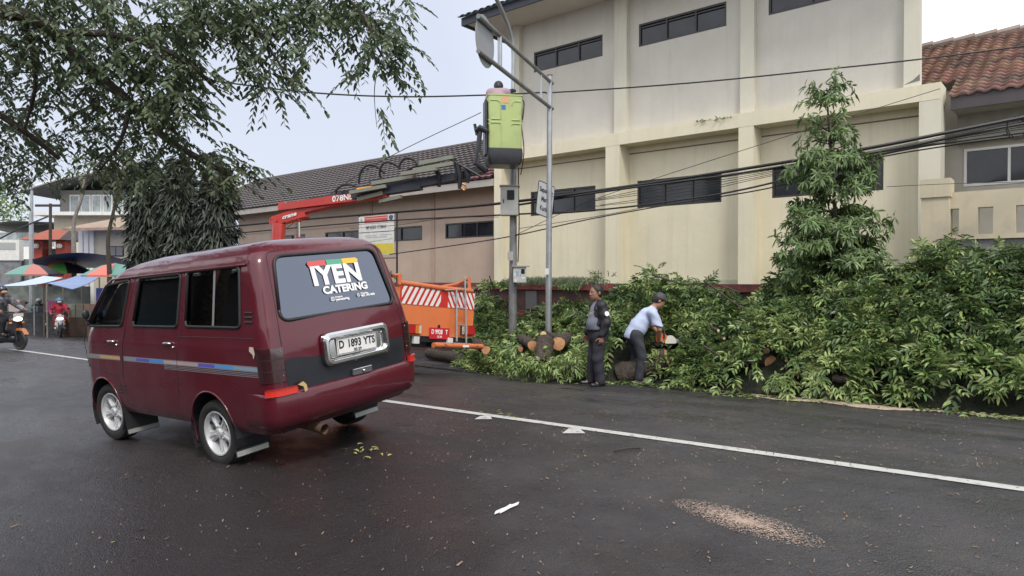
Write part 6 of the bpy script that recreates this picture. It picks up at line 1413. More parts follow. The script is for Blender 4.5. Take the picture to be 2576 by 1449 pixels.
    b = MB(); b.box(.01, Wd - .01, .012, H * .28, .0105, .0115, 0, Fb); b.build('yellow_field', mat('notice_yellow', (.60, .50, .06), .6, var=.08), P_['lower_panel'])
    b = MB(); b.add([Fb @ Vector((Wd * x, H * y, .0105)) for x, y in ((.02, .30), (.98, .38), (.98, .395), (.02, .315))], [(0, 1, 2, 3)]); b.build('green_rule', mat('notice_green', (.20, .30, .10), .6), P_['lower_panel'], fix=False)
    for k, (xa_, xb_, yy) in enumerate(((.18, .52, .475), (.62, .94, .48), (.22, .8, .43))):
        b = MB(); b.box(Wd * xa_, Wd * xb_, H * yy, H * (yy + .022), .0105, .0112, 0, Fb); b.build('small_print', mat('print_grey', (.34, .36, .38), .7), P_['lower_panel'])
    b = MB(); b.box(Wd * .05, Wd * .2, H * .305, H * .335, .0118, .0125, 0, Fb); b.build('green_mark', mat('notice_green2', (.20, .30, .10), .6), P_['lower_panel'])
build_poles()

def build_cables():
    def cable(pts, r, label, n=8):
        q = sm([at(x, y, D=d) for x, y, d in pts], n); c = q[len(q) // 2].copy(); b = MB(); b.tube([v - c for v in q], r, 6); o = b.build('cable', M_['cable'], smooth=True); o.location = c; tag(o, label, 'cable', 'overhead cables')
    cable([(-60, 180, 12), (420, 193, 12.8), (760, 231, 13.3), (1000, 243, 13.6), (1225, 239, 13.8), (1372, 232, 13.9)], .016, 'thin overhead cable crossing the open sky behind the bucket')
    cable([(1372, 234, 13.9), (1560, 222, 13.2), (1800, 203, 12.6), (2100, 172, 12.1), (2330, 147, 11.8), (2700, 100, 11.5)], .014, 'single cable running right from the sign pole across the upper storey')
    cable([(640, 640, 17), (900, 440, 16), (1210, 283, 14.5)], .008, 'thin stay wire slanting up across the dark roof to the bucket')
    cable([(560, 572, 19), (760, 552, 17), (1000, 533, 15.5), (1255, 512, 14.3), (1600, 466, 13.2), (1850, 428, 12.4), (2150, 379, 11.4), (2400, 330, 10.9), (2700, 270, 10.6)], .030, 'thickest black cable, topmost of the bundle across the lower windows')
    cable([(1300, 516, 14.3), (1560, 476, 13.2), (1800, 445, 12.5), (2000, 414, 11.9), (2230, 379, 11.3), (2500, 325, 10.8), (2700, 290, 10.6)], .022, 'second thick black cable just under the thickest one')
    cable([(560, 590, 19), (900, 560, 16.5), (1255, 541, 14.3), (1480, 530, 13.5), (1700, 505, 12.8), (1900, 470, 12.2), (2230, 386, 11.3), (2450, 350, 10.9), (2700, 318, 10.6)], .018, 'black cable that sags lowest across the middle window')
    cable([(980, 640, 15.5), (1255, 600, 14.3), (1480, 552, 13.5), (1700, 512, 12.8), (1950, 470, 12.1), (2230, 392, 11.3), (2700, 325, 10.6)], .012, 'brown cable rising from behind the notice board to the right')
    W5 = ('first', 'second', 'third', 'fourth', 'fifth')
    for i, (dy, dx) in enumerate(((5, 0), (10, 30), (16, -20), (21, 10), (26, 25))):
        cable([(1480 + dx, 526 - dy, 13.5), (1700, 503 - dy * 1.6, 12.8), (1900, 455 - dy * .8, 12.2), (2230, 386 - dy * .5, 11.3), (2460, 345 - dy * .8, 10.9), (2700, 316 - dy * 1.6, 10.6)], .006, W5[i] + ' thin wire from the bottom of the bundle crossing the lower windows')
    cable([(1255, 546, 14.3), (1130, 548, 14.9), (1000, 566, 15.6), (880, 575, 16)], .006, 'thin wire across the pink wall under the thick cable')
    cable([(1305, 575, 14.1), (1480, 548, 13.5), (1620, 522, 13)], .006, 'faint wire under the yellow windows left of the middle pillar')
    cable([(1300, 590, 14.1), (1500, 500, 13.6), (1900, 368, 12.2), (2365, 223, 11.6)], .006, 'faint wire rising steeply across the cream wall to the corner')
    cable([(1310, 440, 13.9), (1318, 380, 13.8), (1312, 320, 13.7), (1308, 290, 13.6)], .010, 'slack black cable hanging beside the lime bucket')
    cable([(2230, 470, 11.5), (2400, 462, 11), (2700, 455, 10.6)], .005, 'faint wire across the window of the tiled house')
    cable([(0, 495, 30), (120, 468, 28), (260, 430, 26)], .02, 'black cable across the sky before the far two storey house')
    cable([(0, 600, 26), (60, 570, 26), (120, 545, 27)], .03, 'thick cable at the far left beside the lamp post')
    q = sm([at(2555 + 24 * math.cos(a), 322 + 24 * math.sin(a) * 1.15, D=10.75) for a in np.linspace(0, 6.2, 14)], 3); b = MB(); b.tube(q, .010, 6); b.tube([v + Vector((.02, 0, .02)) for v in q], .010, 6); tag(b.build('cable_coil', M_['cable'], smooth=True), 'coil of spare black cable hanging on the bundle at the right edge', 'cable coil')
build_cables()

# ================================================================== PEOPLE: smooth implicit bodies
def surf_net(fn, lo, hi, res):
    lo = np.array(lo, float); hi = np.array(hi, float); n = np.maximum(3, np.ceil((hi - lo) / res).astype(int) + 1)
    ax = [lo[i] + res * np.arange(n[i]) for i in range(3)]; G = np.stack(np.meshgrid(*ax, indexing='ij'), -1); D = fn(G.reshape(-1, 3)).reshape(n)
    ins = D < 0; corner = [(i, j, k) for i in (0, 1) for j in (0, 1) for k in (0, 1)]; m = n - 1
    sl = lambda c, A=D: A[c[0]:c[0] + m[0], c[1]:c[1] + m[1], c[2]:c[2] + m[2]]
    cnt = sum(sl(c, ins).astype(int) for c in corner); act = (cnt > 0) & (cnt < 8); idx = -np.ones(m, int); ids = np.argwhere(act); idx[act] = np.arange(len(ids)); acc = np.zeros((len(ids), 3)); w = np.zeros(len(ids))
    for a in range(8):
        for b_ in range(a + 1, 8):
            ca, cb = corner[a], corner[b_]
            if sum(abs(x - y) for x, y in zip(ca, cb)) != 1: continue
            da = sl(ca)[act]; db = sl(cb)[act]; x = (da < 0) != (db < 0); t = np.where(x, da / np.where(x, da - db, 1), 0)
            pt = np.array(ca)[None] * (1 - t)[:, None] + np.array(cb)[None] * t[:, None]; acc += np.where(x[:, None], pt, 0); w += x
    V = lo + (ids + acc / w[:, None]) * res; F = []
    for ax_ in range(3):
        o1, o2 = [(1, 2), (2, 0), (0, 1)][ax_]; e = [0, 0, 0]; e[ax_] = 1
        A = ins[:n[0] - e[0], :n[1] - e[1], :n[2] - e[2]]; B = ins[e[0]:, e[1]:, e[2]:]; cr = np.argwhere(A != B)
        cr = cr[(cr[:, o1] > 0) & (cr[:, o2] > 0) & (cr[:, o1] < n[o1] - 1) & (cr[:, o2] < n[o2] - 1)]
        if not len(cr): continue
        def g(d1, d2):
            q = cr.copy(); q[:, o1] -= d1; q[:, o2] -= d2; return idx[q[:, 0], q[:, 1], q[:, 2]]
        q4 = np.stack([g(1, 1), g(0, 1), g(0, 0), g(1, 0)], 1); fl = ~ins[cr[:, 0], cr[:, 1], cr[:, 2]]; q4[fl] = q4[fl][:, ::-1]; F.append(q4)
    F = np.concatenate(F); F = F[(F >= 0).all(1)]; return V, F
class SDF:
    def __init__(s): s.it = []; s.cut = []
    def cap(s, a, b, ra, rb=None, k=.02): s.it.append(('c', np.array(a, float), np.array(b, float), ra, rb if rb is not None else ra, k)); return s
    def ell(s, c, r, k=.02, M=None): s.it.append(('e', np.array(c, float), np.array(r, float), M, None, k)); return s
    def plane(s, p, n): s.cut.append((np.array(p, float), unit(np.array(n, float)))); return s      # keep the side against n
    def __call__(s, P):
        d = np.full(len(P), 9.)
        for ty, a, b, r0, r1, k in s.it:
            if ty == 'c':
                ab = b - a; t = np.clip(((P - a) @ ab) / (ab @ ab + 1e-12), 0, 1); e = np.linalg.norm(P - a - t[:, None] * ab, axis=1) - (r0 + (r1 - r0) * t)
            else:
                q = P - a
                if r0 is not None: q = q @ r0
                kk = np.linalg.norm(q / b, axis=1); e = (kk - 1) * b.min() if False else kk * (kk - 1) / (np.linalg.norm(q / (b * b), axis=1) + 1e-9)
            h = np.clip(.5 + .5 * (d - e) / k, 0, 1); d = d * (1 - h) + e * h - k * h * (1 - h)
        for p, n in s.cut: d = np.maximum(d, (P - p) @ n)
        return d
    def bounds(s, m=.05):
        lo = np.full(3, 9.); hi = np.full(3, -9.)
        for ty, a, b, r0, r1, k in s.it:
            if ty == 'c': lo = np.minimum(lo, np.minimum(a, b) - max(r0, r1)); hi = np.maximum(hi, np.maximum(a, b) + max(r0, r1))
            else: lo = np.minimum(lo, a - b.max()); hi = np.maximum(hi, a + b.max())
        return lo - m, hi + m
    def mesh(s, name, m, parent, res, wr=0.0, ws=14):
        f = s
        if wr:
            def f(P): return s(P) + wr * (np.sin(P[:, 0] * ws * 1.7 + P[:, 2] * ws * 1.1) * np.sin(P[:, 1] * ws + P[:, 2] * ws * 1.9) + .5 * np.sin(P[:, 2] * ws * 3.1 + P[:, 0] * ws * 2))
        V, F = surf_net(f, *s.bounds(), res); me = bpy.data.meshes.new(name); me.from_pydata(V.tolist(), [], F.tolist()); me.update(); return link(name, me, m, parent, True)
def v3(*a): return np.array(a, float)
def hand(sd, wrist, d, palm, side, curl=.7, sc=1.0):
    """d: wrist to knuckles, palm: the way the palm faces, side: towards the thumb"""
    d, palm = unit(v3(*d)), unit(v3(*palm)); side = unit(v3(*side) - d * (v3(*side) @ d)); palm = unit(np.cross(d, side)) * (1 if np.cross(d, side) @ palm > 0 else -1); w = v3(*wrist)
    for q in (-1, -.33, .33, 1): sd.cap(w, w + d * .085 * sc + side * q * .030 * sc, .021 * sc, .014 * sc, .014)
    for i, (q, L_) in enumerate(((-1, .060), (-.36, .074), (.34, .080), (1, .072))):
        k = w + d * .088 * sc + side * q * .031 * sc; c = curl * (1.0 + .12 * (1 - i)); a = k; dr = d.copy()
        for j, f in enumerate((.45, .32, .23)):
            an = c * (.75 + .2 * j); dr = unit(dr * math.cos(an) + palm * math.sin(an)); e = a + dr * L_ * f * sc; sd.cap(a, e, (.0105 - .001 * j) * sc, (.0098 - .001 * j) * sc, .004); a = e
    a = w + d * .028 * sc + side * .030 * sc; dr = unit(side * .8 + d * .7 + palm * .35)
    for L_, r_, tw in ((.036, .013, 0), (.030, .011, .35), (.024, .010, .3)): dr = unit(dr + palm * tw + d * tw * .6); e = a + dr * L_ * sc; sd.cap(a, e, r_ * sc, (r_ - .001) * sc, .008); a = e
def head(t, c, f, skin, hairm, res=.008, hair='short', cap=None, sc=1.0, bodysd=None):
    """c: centre of the head; f: gaze direction (local). Adds the head to bodysd and returns the frame used for hair and face parts"""
    f = unit(v3(*f)); l = unit(np.cross(v3(0, 0, 1), f)); u = np.cross(f, l); Mx = np.stack([f, l, u], 1); L_ = lambda x, y, z: c + Mx @ (v3(x, y, z) * sc); R3 = Mx; c = v3(*c)
    s = bodysd; E = lambda p, r, k: s.ell(L_(*p), v3(*r) * sc, k, R3)
    E((-.012, 0, .028), (.097, .078, .092), .02); E((.022, 0, -.035), (.068, .060, .078), .03); E((.052, 0, -.088), (.030, .032, .024), .02); E((.020, 0, -.06), (.06, .058, .04), .03)
    for q in (1, -1): E((.058, q * .036, -.020), (.022, .022, .020), .015); E((.078, q * .028, .022), (.016, .024, .010), .01); E((-.012, q * .080, -.004), (.020, .010, .032), .006)
    E((.092, 0, -.012), (.018, .011, .026), .010); E((.103, 0, -.026), (.014, .014, .010), .008)
    for q in (1, -1): E((.094, q * .012, -.030), (.010, .008, .008), .005)
    E((.083, 0, -.058), (.014, .026, .006), .004); E((.082, 0, -.069), (.012, .022, .006), .004)
    ex = MB()
    for q in (1, -1): ex.sphere(Vector(L_(.080, q * .030, .005)), .0105 * sc, 8)
    ex.build('eye', mat('eye', (.30, .26, .23), .3), t, smooth='full')
    ex = MB()
    for q in (1, -1): ex.sphere(Vector(L_(.0895, q * .030, .006)), .0062 * sc, 8)
    ex.build('iris', hairm, t, smooth='full')
    ex = MB()
    for q in (1, -1): ex.tube([Vector(L_(.094, q * .014, .023)), Vector(L_(.094, q * .030, .029)), Vector(L_(.080, q * .048, .025))], [.003, .0045, .002], 5)
    ex.build('eyebrow', hairm, t)
    ex = MB(); ex.tube([Vector(L_(.090, .024, -.064)), Vector(L_(.098, 0, -.063)), Vector(L_(.090, -.024, -.064))], .0022, 5); ex.build('mouth_line', mat('lip', (.16, .06, .05), .5), t)
    h = SDF(); h.ell(L_(-.020, 0, .040), v3(.101, .087, .092) * sc, .01, R3); h.ell(L_(-.035, 0, .0), v3(.080, .083, .085) * sc, .02, R3)
    h.plane(L_(.052, 0, .045), Mx @ v3(.9, 0, -.45)); h.plane(L_(0, 0, -.055), Mx @ v3(.25, 0, -1))
    if hair: h.mesh('hair', hairm, t, res, .003, 60)
    if cap:
        k = SDF(); k.ell(L_(-.012, 0, .038), v3(.108, .093, .102) * sc, .01, R3); k.plane(L_(0, 0, .035), Mx @ v3(.12, 0, -1)); k.mesh('cap', cap, t, res)
        kb = SDF(); s_ = cap and 1
        if hair == 'peak': kb.ell(L_(.115, 0, .042), v3(.060, .065, .010) * sc, .01, R3); kb.mesh('cap_peak', cap, t, res)
    return L_
def person_body(s, J, legr=(.085, .058, .042), arm=(.050, .040, .028), torso=(.155, .115), k=.03):
    """skeleton to flesh"""
    s.cap(J['pelvis'], J['belly'], torso[0] * .82, torso[0] * .78, k); s.cap(J['belly'], J['chest'], torso[0] * .78, torso[0] * .78, k); s.cap(J['shl'], J['shr'], torso[1] * .55, torso[1] * .55, k)
    s.cap(J['chest'], J['neck'], .065, .055, k); s.cap(J['neck'], J['head'], .055, .052, .02)
    for q in 'lr':
        s.cap(J['sh' + q], J['el' + q], arm[0], arm[1], .02); s.cap(J['el' + q], J['wr' + q], arm[1], arm[2], .012); s.cap(J['hip' + q], J['kn' + q], legr[0], legr[1], .03); s.cap(J['kn' + q], J['an' + q], legr[1] * .98, legr[2], .02); s.cap(J['an' + q], J['toe' + q], .040, .030, .02)
def shoe(t, an, toe, m, res, sole=None):
    an, toe = v3(*an), v3(*toe); s = SDF(); d = toe - an; d[2] = 0; d = unit(d); z0 = toe[2] - .030
    s.cap(an + v3(0, 0, -.02), v3(an[0], an[1], z0 + .045) - d * .02, .048, .042, .02); s.cap(v3(an[0], an[1], z0 + .040) - d * .03, toe + v3(0, 0, .012), .044, .040, .02); s.plane(v3(0, 0, z0 + .0), (0, 0, -1)); s.mesh('shoe', m, t, res)
    if sole:
        s = SDF(); s.cap(v3(an[0], an[1], z0 + .02) - d * .035, toe + v3(0, 0, -.01), .048, .046, .01); s.plane(v3(0, 0, z0), (0, 0, -1)); s.plane(v3(0, 0, z0 + .018), (0, 0, 1)); s.mesh('sole', sole, t, res)
def heading(fwd): fwd = Vector(fwd).normalized(); return Euler((0, 0, math.atan2(fwd.y, fwd.x)))

def build_standing_man():
    g = ground(1503, 972); fw = -RIGHT * .97 - AWAY * .24
    t = thing('person', g, 'man in a black jacket and dark trousers standing on the road, looking left', 'person', rot=Matrix.Rotation(heading(fw).z, 3, 'Z'))
    J = dict(pelvis=v3(0, 0, .86), belly=v3(.045, 0, 1.02), chest=v3(.0, 0, 1.22), neck=v3(.0, 0, 1.385), head=v3(.018, 0, 1.50), shl=v3(-.01, .185, 1.335), shr=v3(-.01, -.185, 1.335), ell=v3(-.055, .25, 1.06), elr=v3(-.02, -.25, 1.06), wrl=v3(.02, .245, .84), wrr=v3(.10, -.22, .85),
             hipl=v3(0, .095, .84), hipr=v3(0, -.095, .84), knl=v3(.035, .115, .47), knr=v3(.045, -.105, .47), anl=v3(-.01, .125, .085), anr=v3(.055, -.115, .085), toel=v3(.145, .165, .035), toer=v3(.21, -.15, .035))
    s = SDF(); person_body(s, J, torso=(.14, .11)); sk = M_['skin2']
    L_ = head(t, J['head'] + v3(.012, 0, .040), (1, .22, .02), sk, M_['hair'], bodysd=s, sc=1.10)
    hand(s, J['wrl'], (.12, -.03, -1), (-.3, -1, 0), (1, 0, 0), .95); hand(s, J['wrr'], (.15, .03, -1), (-.3, 1, 0), (1, 0, 0), .8)
    s.mesh('body', sk, t, .0085)
    tr = SDF(); tm = mat('dark_navy_trousers', (.022, .022, .034), .85, var=.2, vs=10, bump=.002, bs=60)
    tr.cap((0, 0, .84), (.02, 0, .93), .155, .150, .04)
    for q, sg in (('l', 1), ('r', -1)): tr.cap(J['hip' + q], J['kn' + q], .105, .088, .04); tr.cap(J['kn' + q], J['an' + q] + v3(0, 0, .0), .088, .082, .03)
    tr.plane((0, 0, .055), (0, 0, -1)); tr.plane((0, 0, .96), (0, 0, 1)); tr.mesh('trousers', tm, t, .011, .005, 11)
    b = MB(); b.tube([Vector((.02 + .168 * math.cos(a), .168 * math.sin(a), .945)) for a in np.linspace(0, 2 * math.pi, 20)], .014, 6); b.build('belt', M_['black'], t)
    sh = SDF(); sh.cap((.012, 0, .90), (.032, 0, 1.03), .142, .150, .03); sh.cap((.032, 0, 1.03), (.0, 0, 1.24), .150, .130, .03); sh.cap((.0, .12, 1.31), (.0, -.12, 1.31), .075, .075, .03); sh.cap(J['chest'] + v3(0, 0, .1), J['neck'] + v3(0, 0, -.01), .09, .068, .03)
    sh.plane((.05, 0, .83 + .03), (0, 0, -1)); sh.plane((0, 0, 1.400), (0, 0, 1)); sh.mesh('shirt', mat('slate_grey_shirt', (.165, .175, .23), .85, var=.06, vs=12, bump=.002, bs=80), t, .010, .004, 12)
    jk = SDF(); jk.cap((-.030, 0, .90), (-.022, 0, 1.05), .165, .168, .03); jk.cap((-.022, 0, 1.05), (-.018, 0, 1.24), .168, .155, .03); jk.cap((-.02, .15, 1.325), (-.02, -.15, 1.325), .084, .084, .04)
    for q in 'lr': jk.cap(J['sh' + q], J['el' + q], .083, .074, .03); jk.cap(J['el' + q], J['wr' + q] + v3(0, 0, .03), .074, .056, .025)
    jk.cap((-.03, .05, 1.385), (-.03, -.05, 1.385), .065, .065, .03)
    jm = mat('black_jacket', (.0125, .0125, .018), .62, var=.3, vs=14, bump=.002, bs=70)
    base = jk
    class Open(SDF):
        def __call__(s, P):
            d = SDF.__call__(s, P); w = .055 + .10 * np.clip((1.40 - P[:, 2]) / .5, 0, 1); body = (np.abs(P[:, 1]) < w) & (P[:, 0] > .02)
            d = np.where(np.abs(P[:, 1]) < w + .02, np.maximum(d, np.minimum(P[:, 0] - .03, w - np.abs(P[:, 1])) * 1.0), d); d = np.maximum(d, .80 - P[:, 2] if False else np.where((np.abs(P[:, 1]) < .185), .855 - P[:, 2], -1)); return d
    op = Open(); op.it = jk.it; op.plane((0, 0, 1.43), (0, 0, 1)); op.mesh('jacket', jm, t, .010, .005, 13)
    rb = MB()
    for q in 'lr':
        w_ = Vector(J['wr' + q] + v3(0, 0, .035)); rb.tube([w_ + Vector((0, 0, .03)), w_ + Vector((0, 0, -.02))], .050, 12)
    rb.build('jacket_cuff', M_['black'], t)
    # round white sleeve badge on the near arm
    a = v3(-.035, .262 + .062, 1.215); Fb = frame(Vector(a), (1, .08, 0), (0, -.22, 1)); b = MB(); b.lathe([(.001, .004), (.038, .002), (.040, 0)], Fb, 18); bd = b.build('sleeve_badge', M_['white'], t)
    b = MB(); b.add([Fb @ Vector((x, y, .006)) for x, y in ((-.018, .018), (.018, .018), (.02, -.004), (0, -.026), (-.02, -.004))], [tuple(range(5))]); b.build('badge_mark', M_['black'], bd, fix=False)
    b = MB(); b.box(-.006, .006, -.016, .012, .0065, .0075, 0, Fb); b.build('badge_bar', mat('badge_red', (.4, .03, .03), .5), bd)
    sp = v3(.155, .09, 1.21); Fc = frame(Vector(sp), (.35, -.93, 0), (0, 0, 1)); b = MB(); b.box(-.04, .03, -.010, .010, 0, .004, 0, Fc); b.build('chest_lettering', mat('yellow_print', (.6, .4, .1), .6), t)
    for q in 'lr': shoe(t, J['an' + q], J['toe' + q], mat('black_shoe', (.015, .015, .018), .35, var=.3, vs=20), .009, M_['black'])
build_standing_man()

def build_sawing_man():
    g = ground(1600, 962); fw = RIGHT * .99 + AWAY * .10
    t = thing('person', g, 'man in a pale blue shirt bending over a chainsaw beside the branch heap', 'person', rot=Matrix.Rotation(heading(fw).z, 3, 'Z'))
    J = dict(pelvis=v3(-.04, 0, .80), belly=v3(.04, 0, .94), chest=v3(.19, 0, 1.13), neck=v3(.30, 0, 1.27), head=v3(.375, 0, 1.365), shl=v3(.235, .19, 1.19), shr=v3(.235, -.19, 1.19), ell=v3(.36, .25, .93), elr=v3(.33, -.25, .92), wrl=v3(.46, .10, .815), wrr=v3(.37, -.10, .735),
             hipl=v3(-.03, .10, .80), hipr=v3(-.03, -.10, .80), knl=v3(.03, .12, .45), knr=v3(.07, -.13, .45), anl=v3(-.03, .12, .085), anr=v3(.01, -.14, .085), toel=v3(.12, .13, .035), toer=v3(.17, -.17, .035))
    # the near side is his right (street side)
    s = SDF(); person_body(s, J, torso=(.160, .12)); sk = M_['skin']
    head(t, J['head'] + v3(.02, 0, .02), (.80, 0, -.60), sk, M_['hair'], bodysd=s, cap=mat('dark_grey_cap', (.055, .06, .065), .7, var=.1), sc=1.08)
    hand(s, J['wrl'], (.9, -.45, -.25), (0, -.3, -1), (.2, -1, 0), 1.1); hand(s, J['wrr'], (.9, .25, -.3), (0, .6, -.8), (.2, .6, 1), 1.1)
    s.mesh('body', sk, t, .0085)
    tr = SDF(); tm = mat('faded_dark_trousers', (.030, .033, .045), .85, col2=(.075, .078, .09), vs=5, thr=(.5, .75), bump=.002, bs=60); tr.cap((-.04, 0, .80), (.01, 0, .90), .155, .145, .04)
    for q in 'lr': tr.cap(J['hip' + q], J['kn' + q], .105, .084, .05); tr.cap(J['kn' + q], J['an' + q], .084, .078, .03)
    tr.plane((0, 0, .06), (0, 0, -1)); tr.mesh('trousers', tm, t, .011, .006, 11)
    sh = SDF(); sh.cap((-.05, 0, .80), (.045, 0, .96), .158, .152, .03); sh.cap((.045, 0, .96), (.185, 0, 1.13), .152, .138, .03); sh.cap((.225, .15, 1.185), (.225, -.15, 1.185), .080, .080, .04); sh.cap(J['chest'] + v3(.02, 0, .02), J['neck'] - v3(.01, 0, .01), .09, .064, .03)
    for q in 'lr': sh.cap(J['sh' + q], J['sh' + q] * .18 + J['el' + q] * .82, .078, .080, .025)
    sh.plane((-.06, 0, .73), (-.30, 0, -1)); sh.plane(J['neck'] + v3(.015, 0, .015), (.62, 0, .78))
    class Slv(SDF):
        def __call__(s, P):
            d = SDF.__call__(s, P); return np.maximum(d, np.where(np.abs(P[:, 1]) > .165, .975 - P[:, 2] - .25 * (P[:, 0] - .3), -1))
    s2 = Slv(); s2.it = sh.it; s2.cut = sh.cut; s2.mesh('shirt', mat('pale_blue_shirt', (.44, .50, .68), .85, var=.04, vs=12, bump=.002, bs=90), t, .010, .006, 12)
    for q in 'lr': shoe(t, J['an' + q], J['toe' + q], mat('dusty_beige_shoe', (.26, .23, .19), .7, var=.3, vs=20), .009, M_['offwhite'])
    # the chainsaw is a thing of its own
    M0 = Matrix.Translation(g) @ Matrix.Rotation(heading(fw).z, 4, 'Z'); c = M0 @ Vector((.47, -.03, .75)); k = thing('chainsaw', c, 'orange and white chainsaw held by the bending man', 'chainsaw', rot=Matrix.Rotation(heading(fw).z - .15, 3, 'Z'))
    org = mat('chainsaw_orange', (.62, .13, .03), .4); wh = mat('chainsaw_white', (.62, .60, .54), .45)
    b = MB(); b.prism(quadr([(-.14, -.06), (.06, -.07), (.08, .04), (-.05, .09), (-.13, .06)], .03, 3), lambda x, z, y: Vector((x, y, z)), -.055, .05); b.build('engine_cover', org, k, smooth=True)
    b = MB(); b.prism(quadr([(.0, -.08), (.20, -.08), (.20, -.01), (.13, .06), (.05, .05)], .03, 3), lambda x, z, y: Vector((x, y, z)), -.095, -.057); b.build('clutch_cover', wh, k, smooth=True)
    b = MB(); b.box(-.16, .20, -.06, .06, -.10, -.075); b.build('base_plate', M_['black'], k)
    b = MB(); b.tube(sm([(-.12, 0, -.07), (-.25, 0, -.06), (-.28, 0, .0), (-.22, 0, .06), (-.10, 0, .07)], 5), .016, 8); b.build('rear_handle', M_['black'], k, smooth=True)
    b = MB(); b.tube(sm([(.02, .09, -.04), (.01, .09, .10), (.0, .03, .13), (.0, -.06, .12), (.0, -.09, .0)], 5), .012, 8); b.build('front_handle', M_['black'], k, smooth=True)
    b = MB(); b.prism(quadr([(.15, -.065), (.60, -.06), (.64, -.04), (.60, -.005), (.15, -.0)], .02, 3), lambda x, z, y: Vector((x, y, z)), -.078, -.072); b.build('guide_bar', M_['galv'], k)
    b = MB(); b.tube([Vector((x, -.075, z)) for x, z in quadr([(.15, -.068), (.60, -.064), (.645, -.04), (.60, -.001), (.15, .003)], .02, 3)], .006, 4); b.build('saw_chain', M_['blackm'], k)
build_sawing_man()

def build_bucket_man():
    ci, RW, AW, ztop, zbot = BUCKET; fw = AW * .97 + RW * .2; g = ci + Vector((0, 0, zbot + .08)); g = g - RW * .10
    t = thing('person', g, 'person in a dull mauve shirt and dark cap seen from behind in the bucket', 'person', rot=Matrix.Rotation(heading(fw).z, 3, 'Z'))
    top = at(1250, 203, D=13.65).z - g.z; H = top; z = lambda f: H * f if f < .73 else H - .36 + (f - .73) * .9
    J = dict(pelvis=v3(0, 0, z(.52)), belly=v3(0, 0, z(.62)), chest=v3(.02, 0, z(.74)), neck=v3(.07, 0, H - .20), head=v3(.09, 0, H - .125), shl=v3(.03, .17, H - .245), shr=v3(.03, -.17, H - .245), ell=v3(.12, .22, z(.64)), elr=v3(.12, -.22, z(.64)), wrl=v3(.24, .14, z(.60)), wrr=v3(.24, -.14, z(.60)), hipl=v3(0, .09, z(.5)), hipr=v3(0, -.09, z(.5)), knl=v3(.03, .1, z(.28)), knr=v3(.03, -.1, z(.28)), anl=v3(0, .1, .08), anr=v3(0, -.1, .08), toel=v3(.14, .11, .035), toer=v3(.14, -.11, .035))
    s = SDF(); person_body(s, J, torso=(.15, .11)); head(t, J['head'] + v3(.01, 0, .0), (.85, .0, -.5), M_['skin'], M_['hair'], bodysd=s, cap=mat('charcoal_cap', (.03, .03, .035), .7), sc=1.02)
    hand(s, J['wrl'], (1, 0, -.2), (0, 0, -1), (0, -1, 0), .9); hand(s, J['wrr'], (1, 0, -.2), (0, 0, -1), (0, 1, 0), .9); s.mesh('body', M_['skin'], t, .011)
    sh = SDF(); sh.cap(J['pelvis'], J['belly'], .165, .165, .04); sh.cap(J['belly'], J['chest'], .165, .155, .04); sh.cap((.03, .14, H - .225), (.03, -.14, H - .225), .085, .085, .05); sh.cap(J['chest'], J['neck'] - v3(0, 0, .03), .10, .07, .03)
    for q in 'lr': sh.cap(J['sh' + q], J['el' + q], .078, .07, .02)
    sh.mesh('shirt', mat('mauve_shirt', (.34, .24, .29), .85), t, .012, .004, 12)
    tr = SDF(); tr.cap(J['pelvis'], J['pelvis'] - v3(0, 0, .05), .15, .15, .04)
    for q in 'lr': tr.cap(J['hip' + q], J['kn' + q], .1, .08, .04); tr.cap(J['kn' + q], J['an' + q], .08, .07, .02)
    tr.mesh('trousers', mat('dark_work_trousers', (.03, .03, .04), .9), t, .015)
    for q in 'lr': shoe(t, J['an' + q], J['toe' + q], M_['black'], .012)
build_bucket_man()

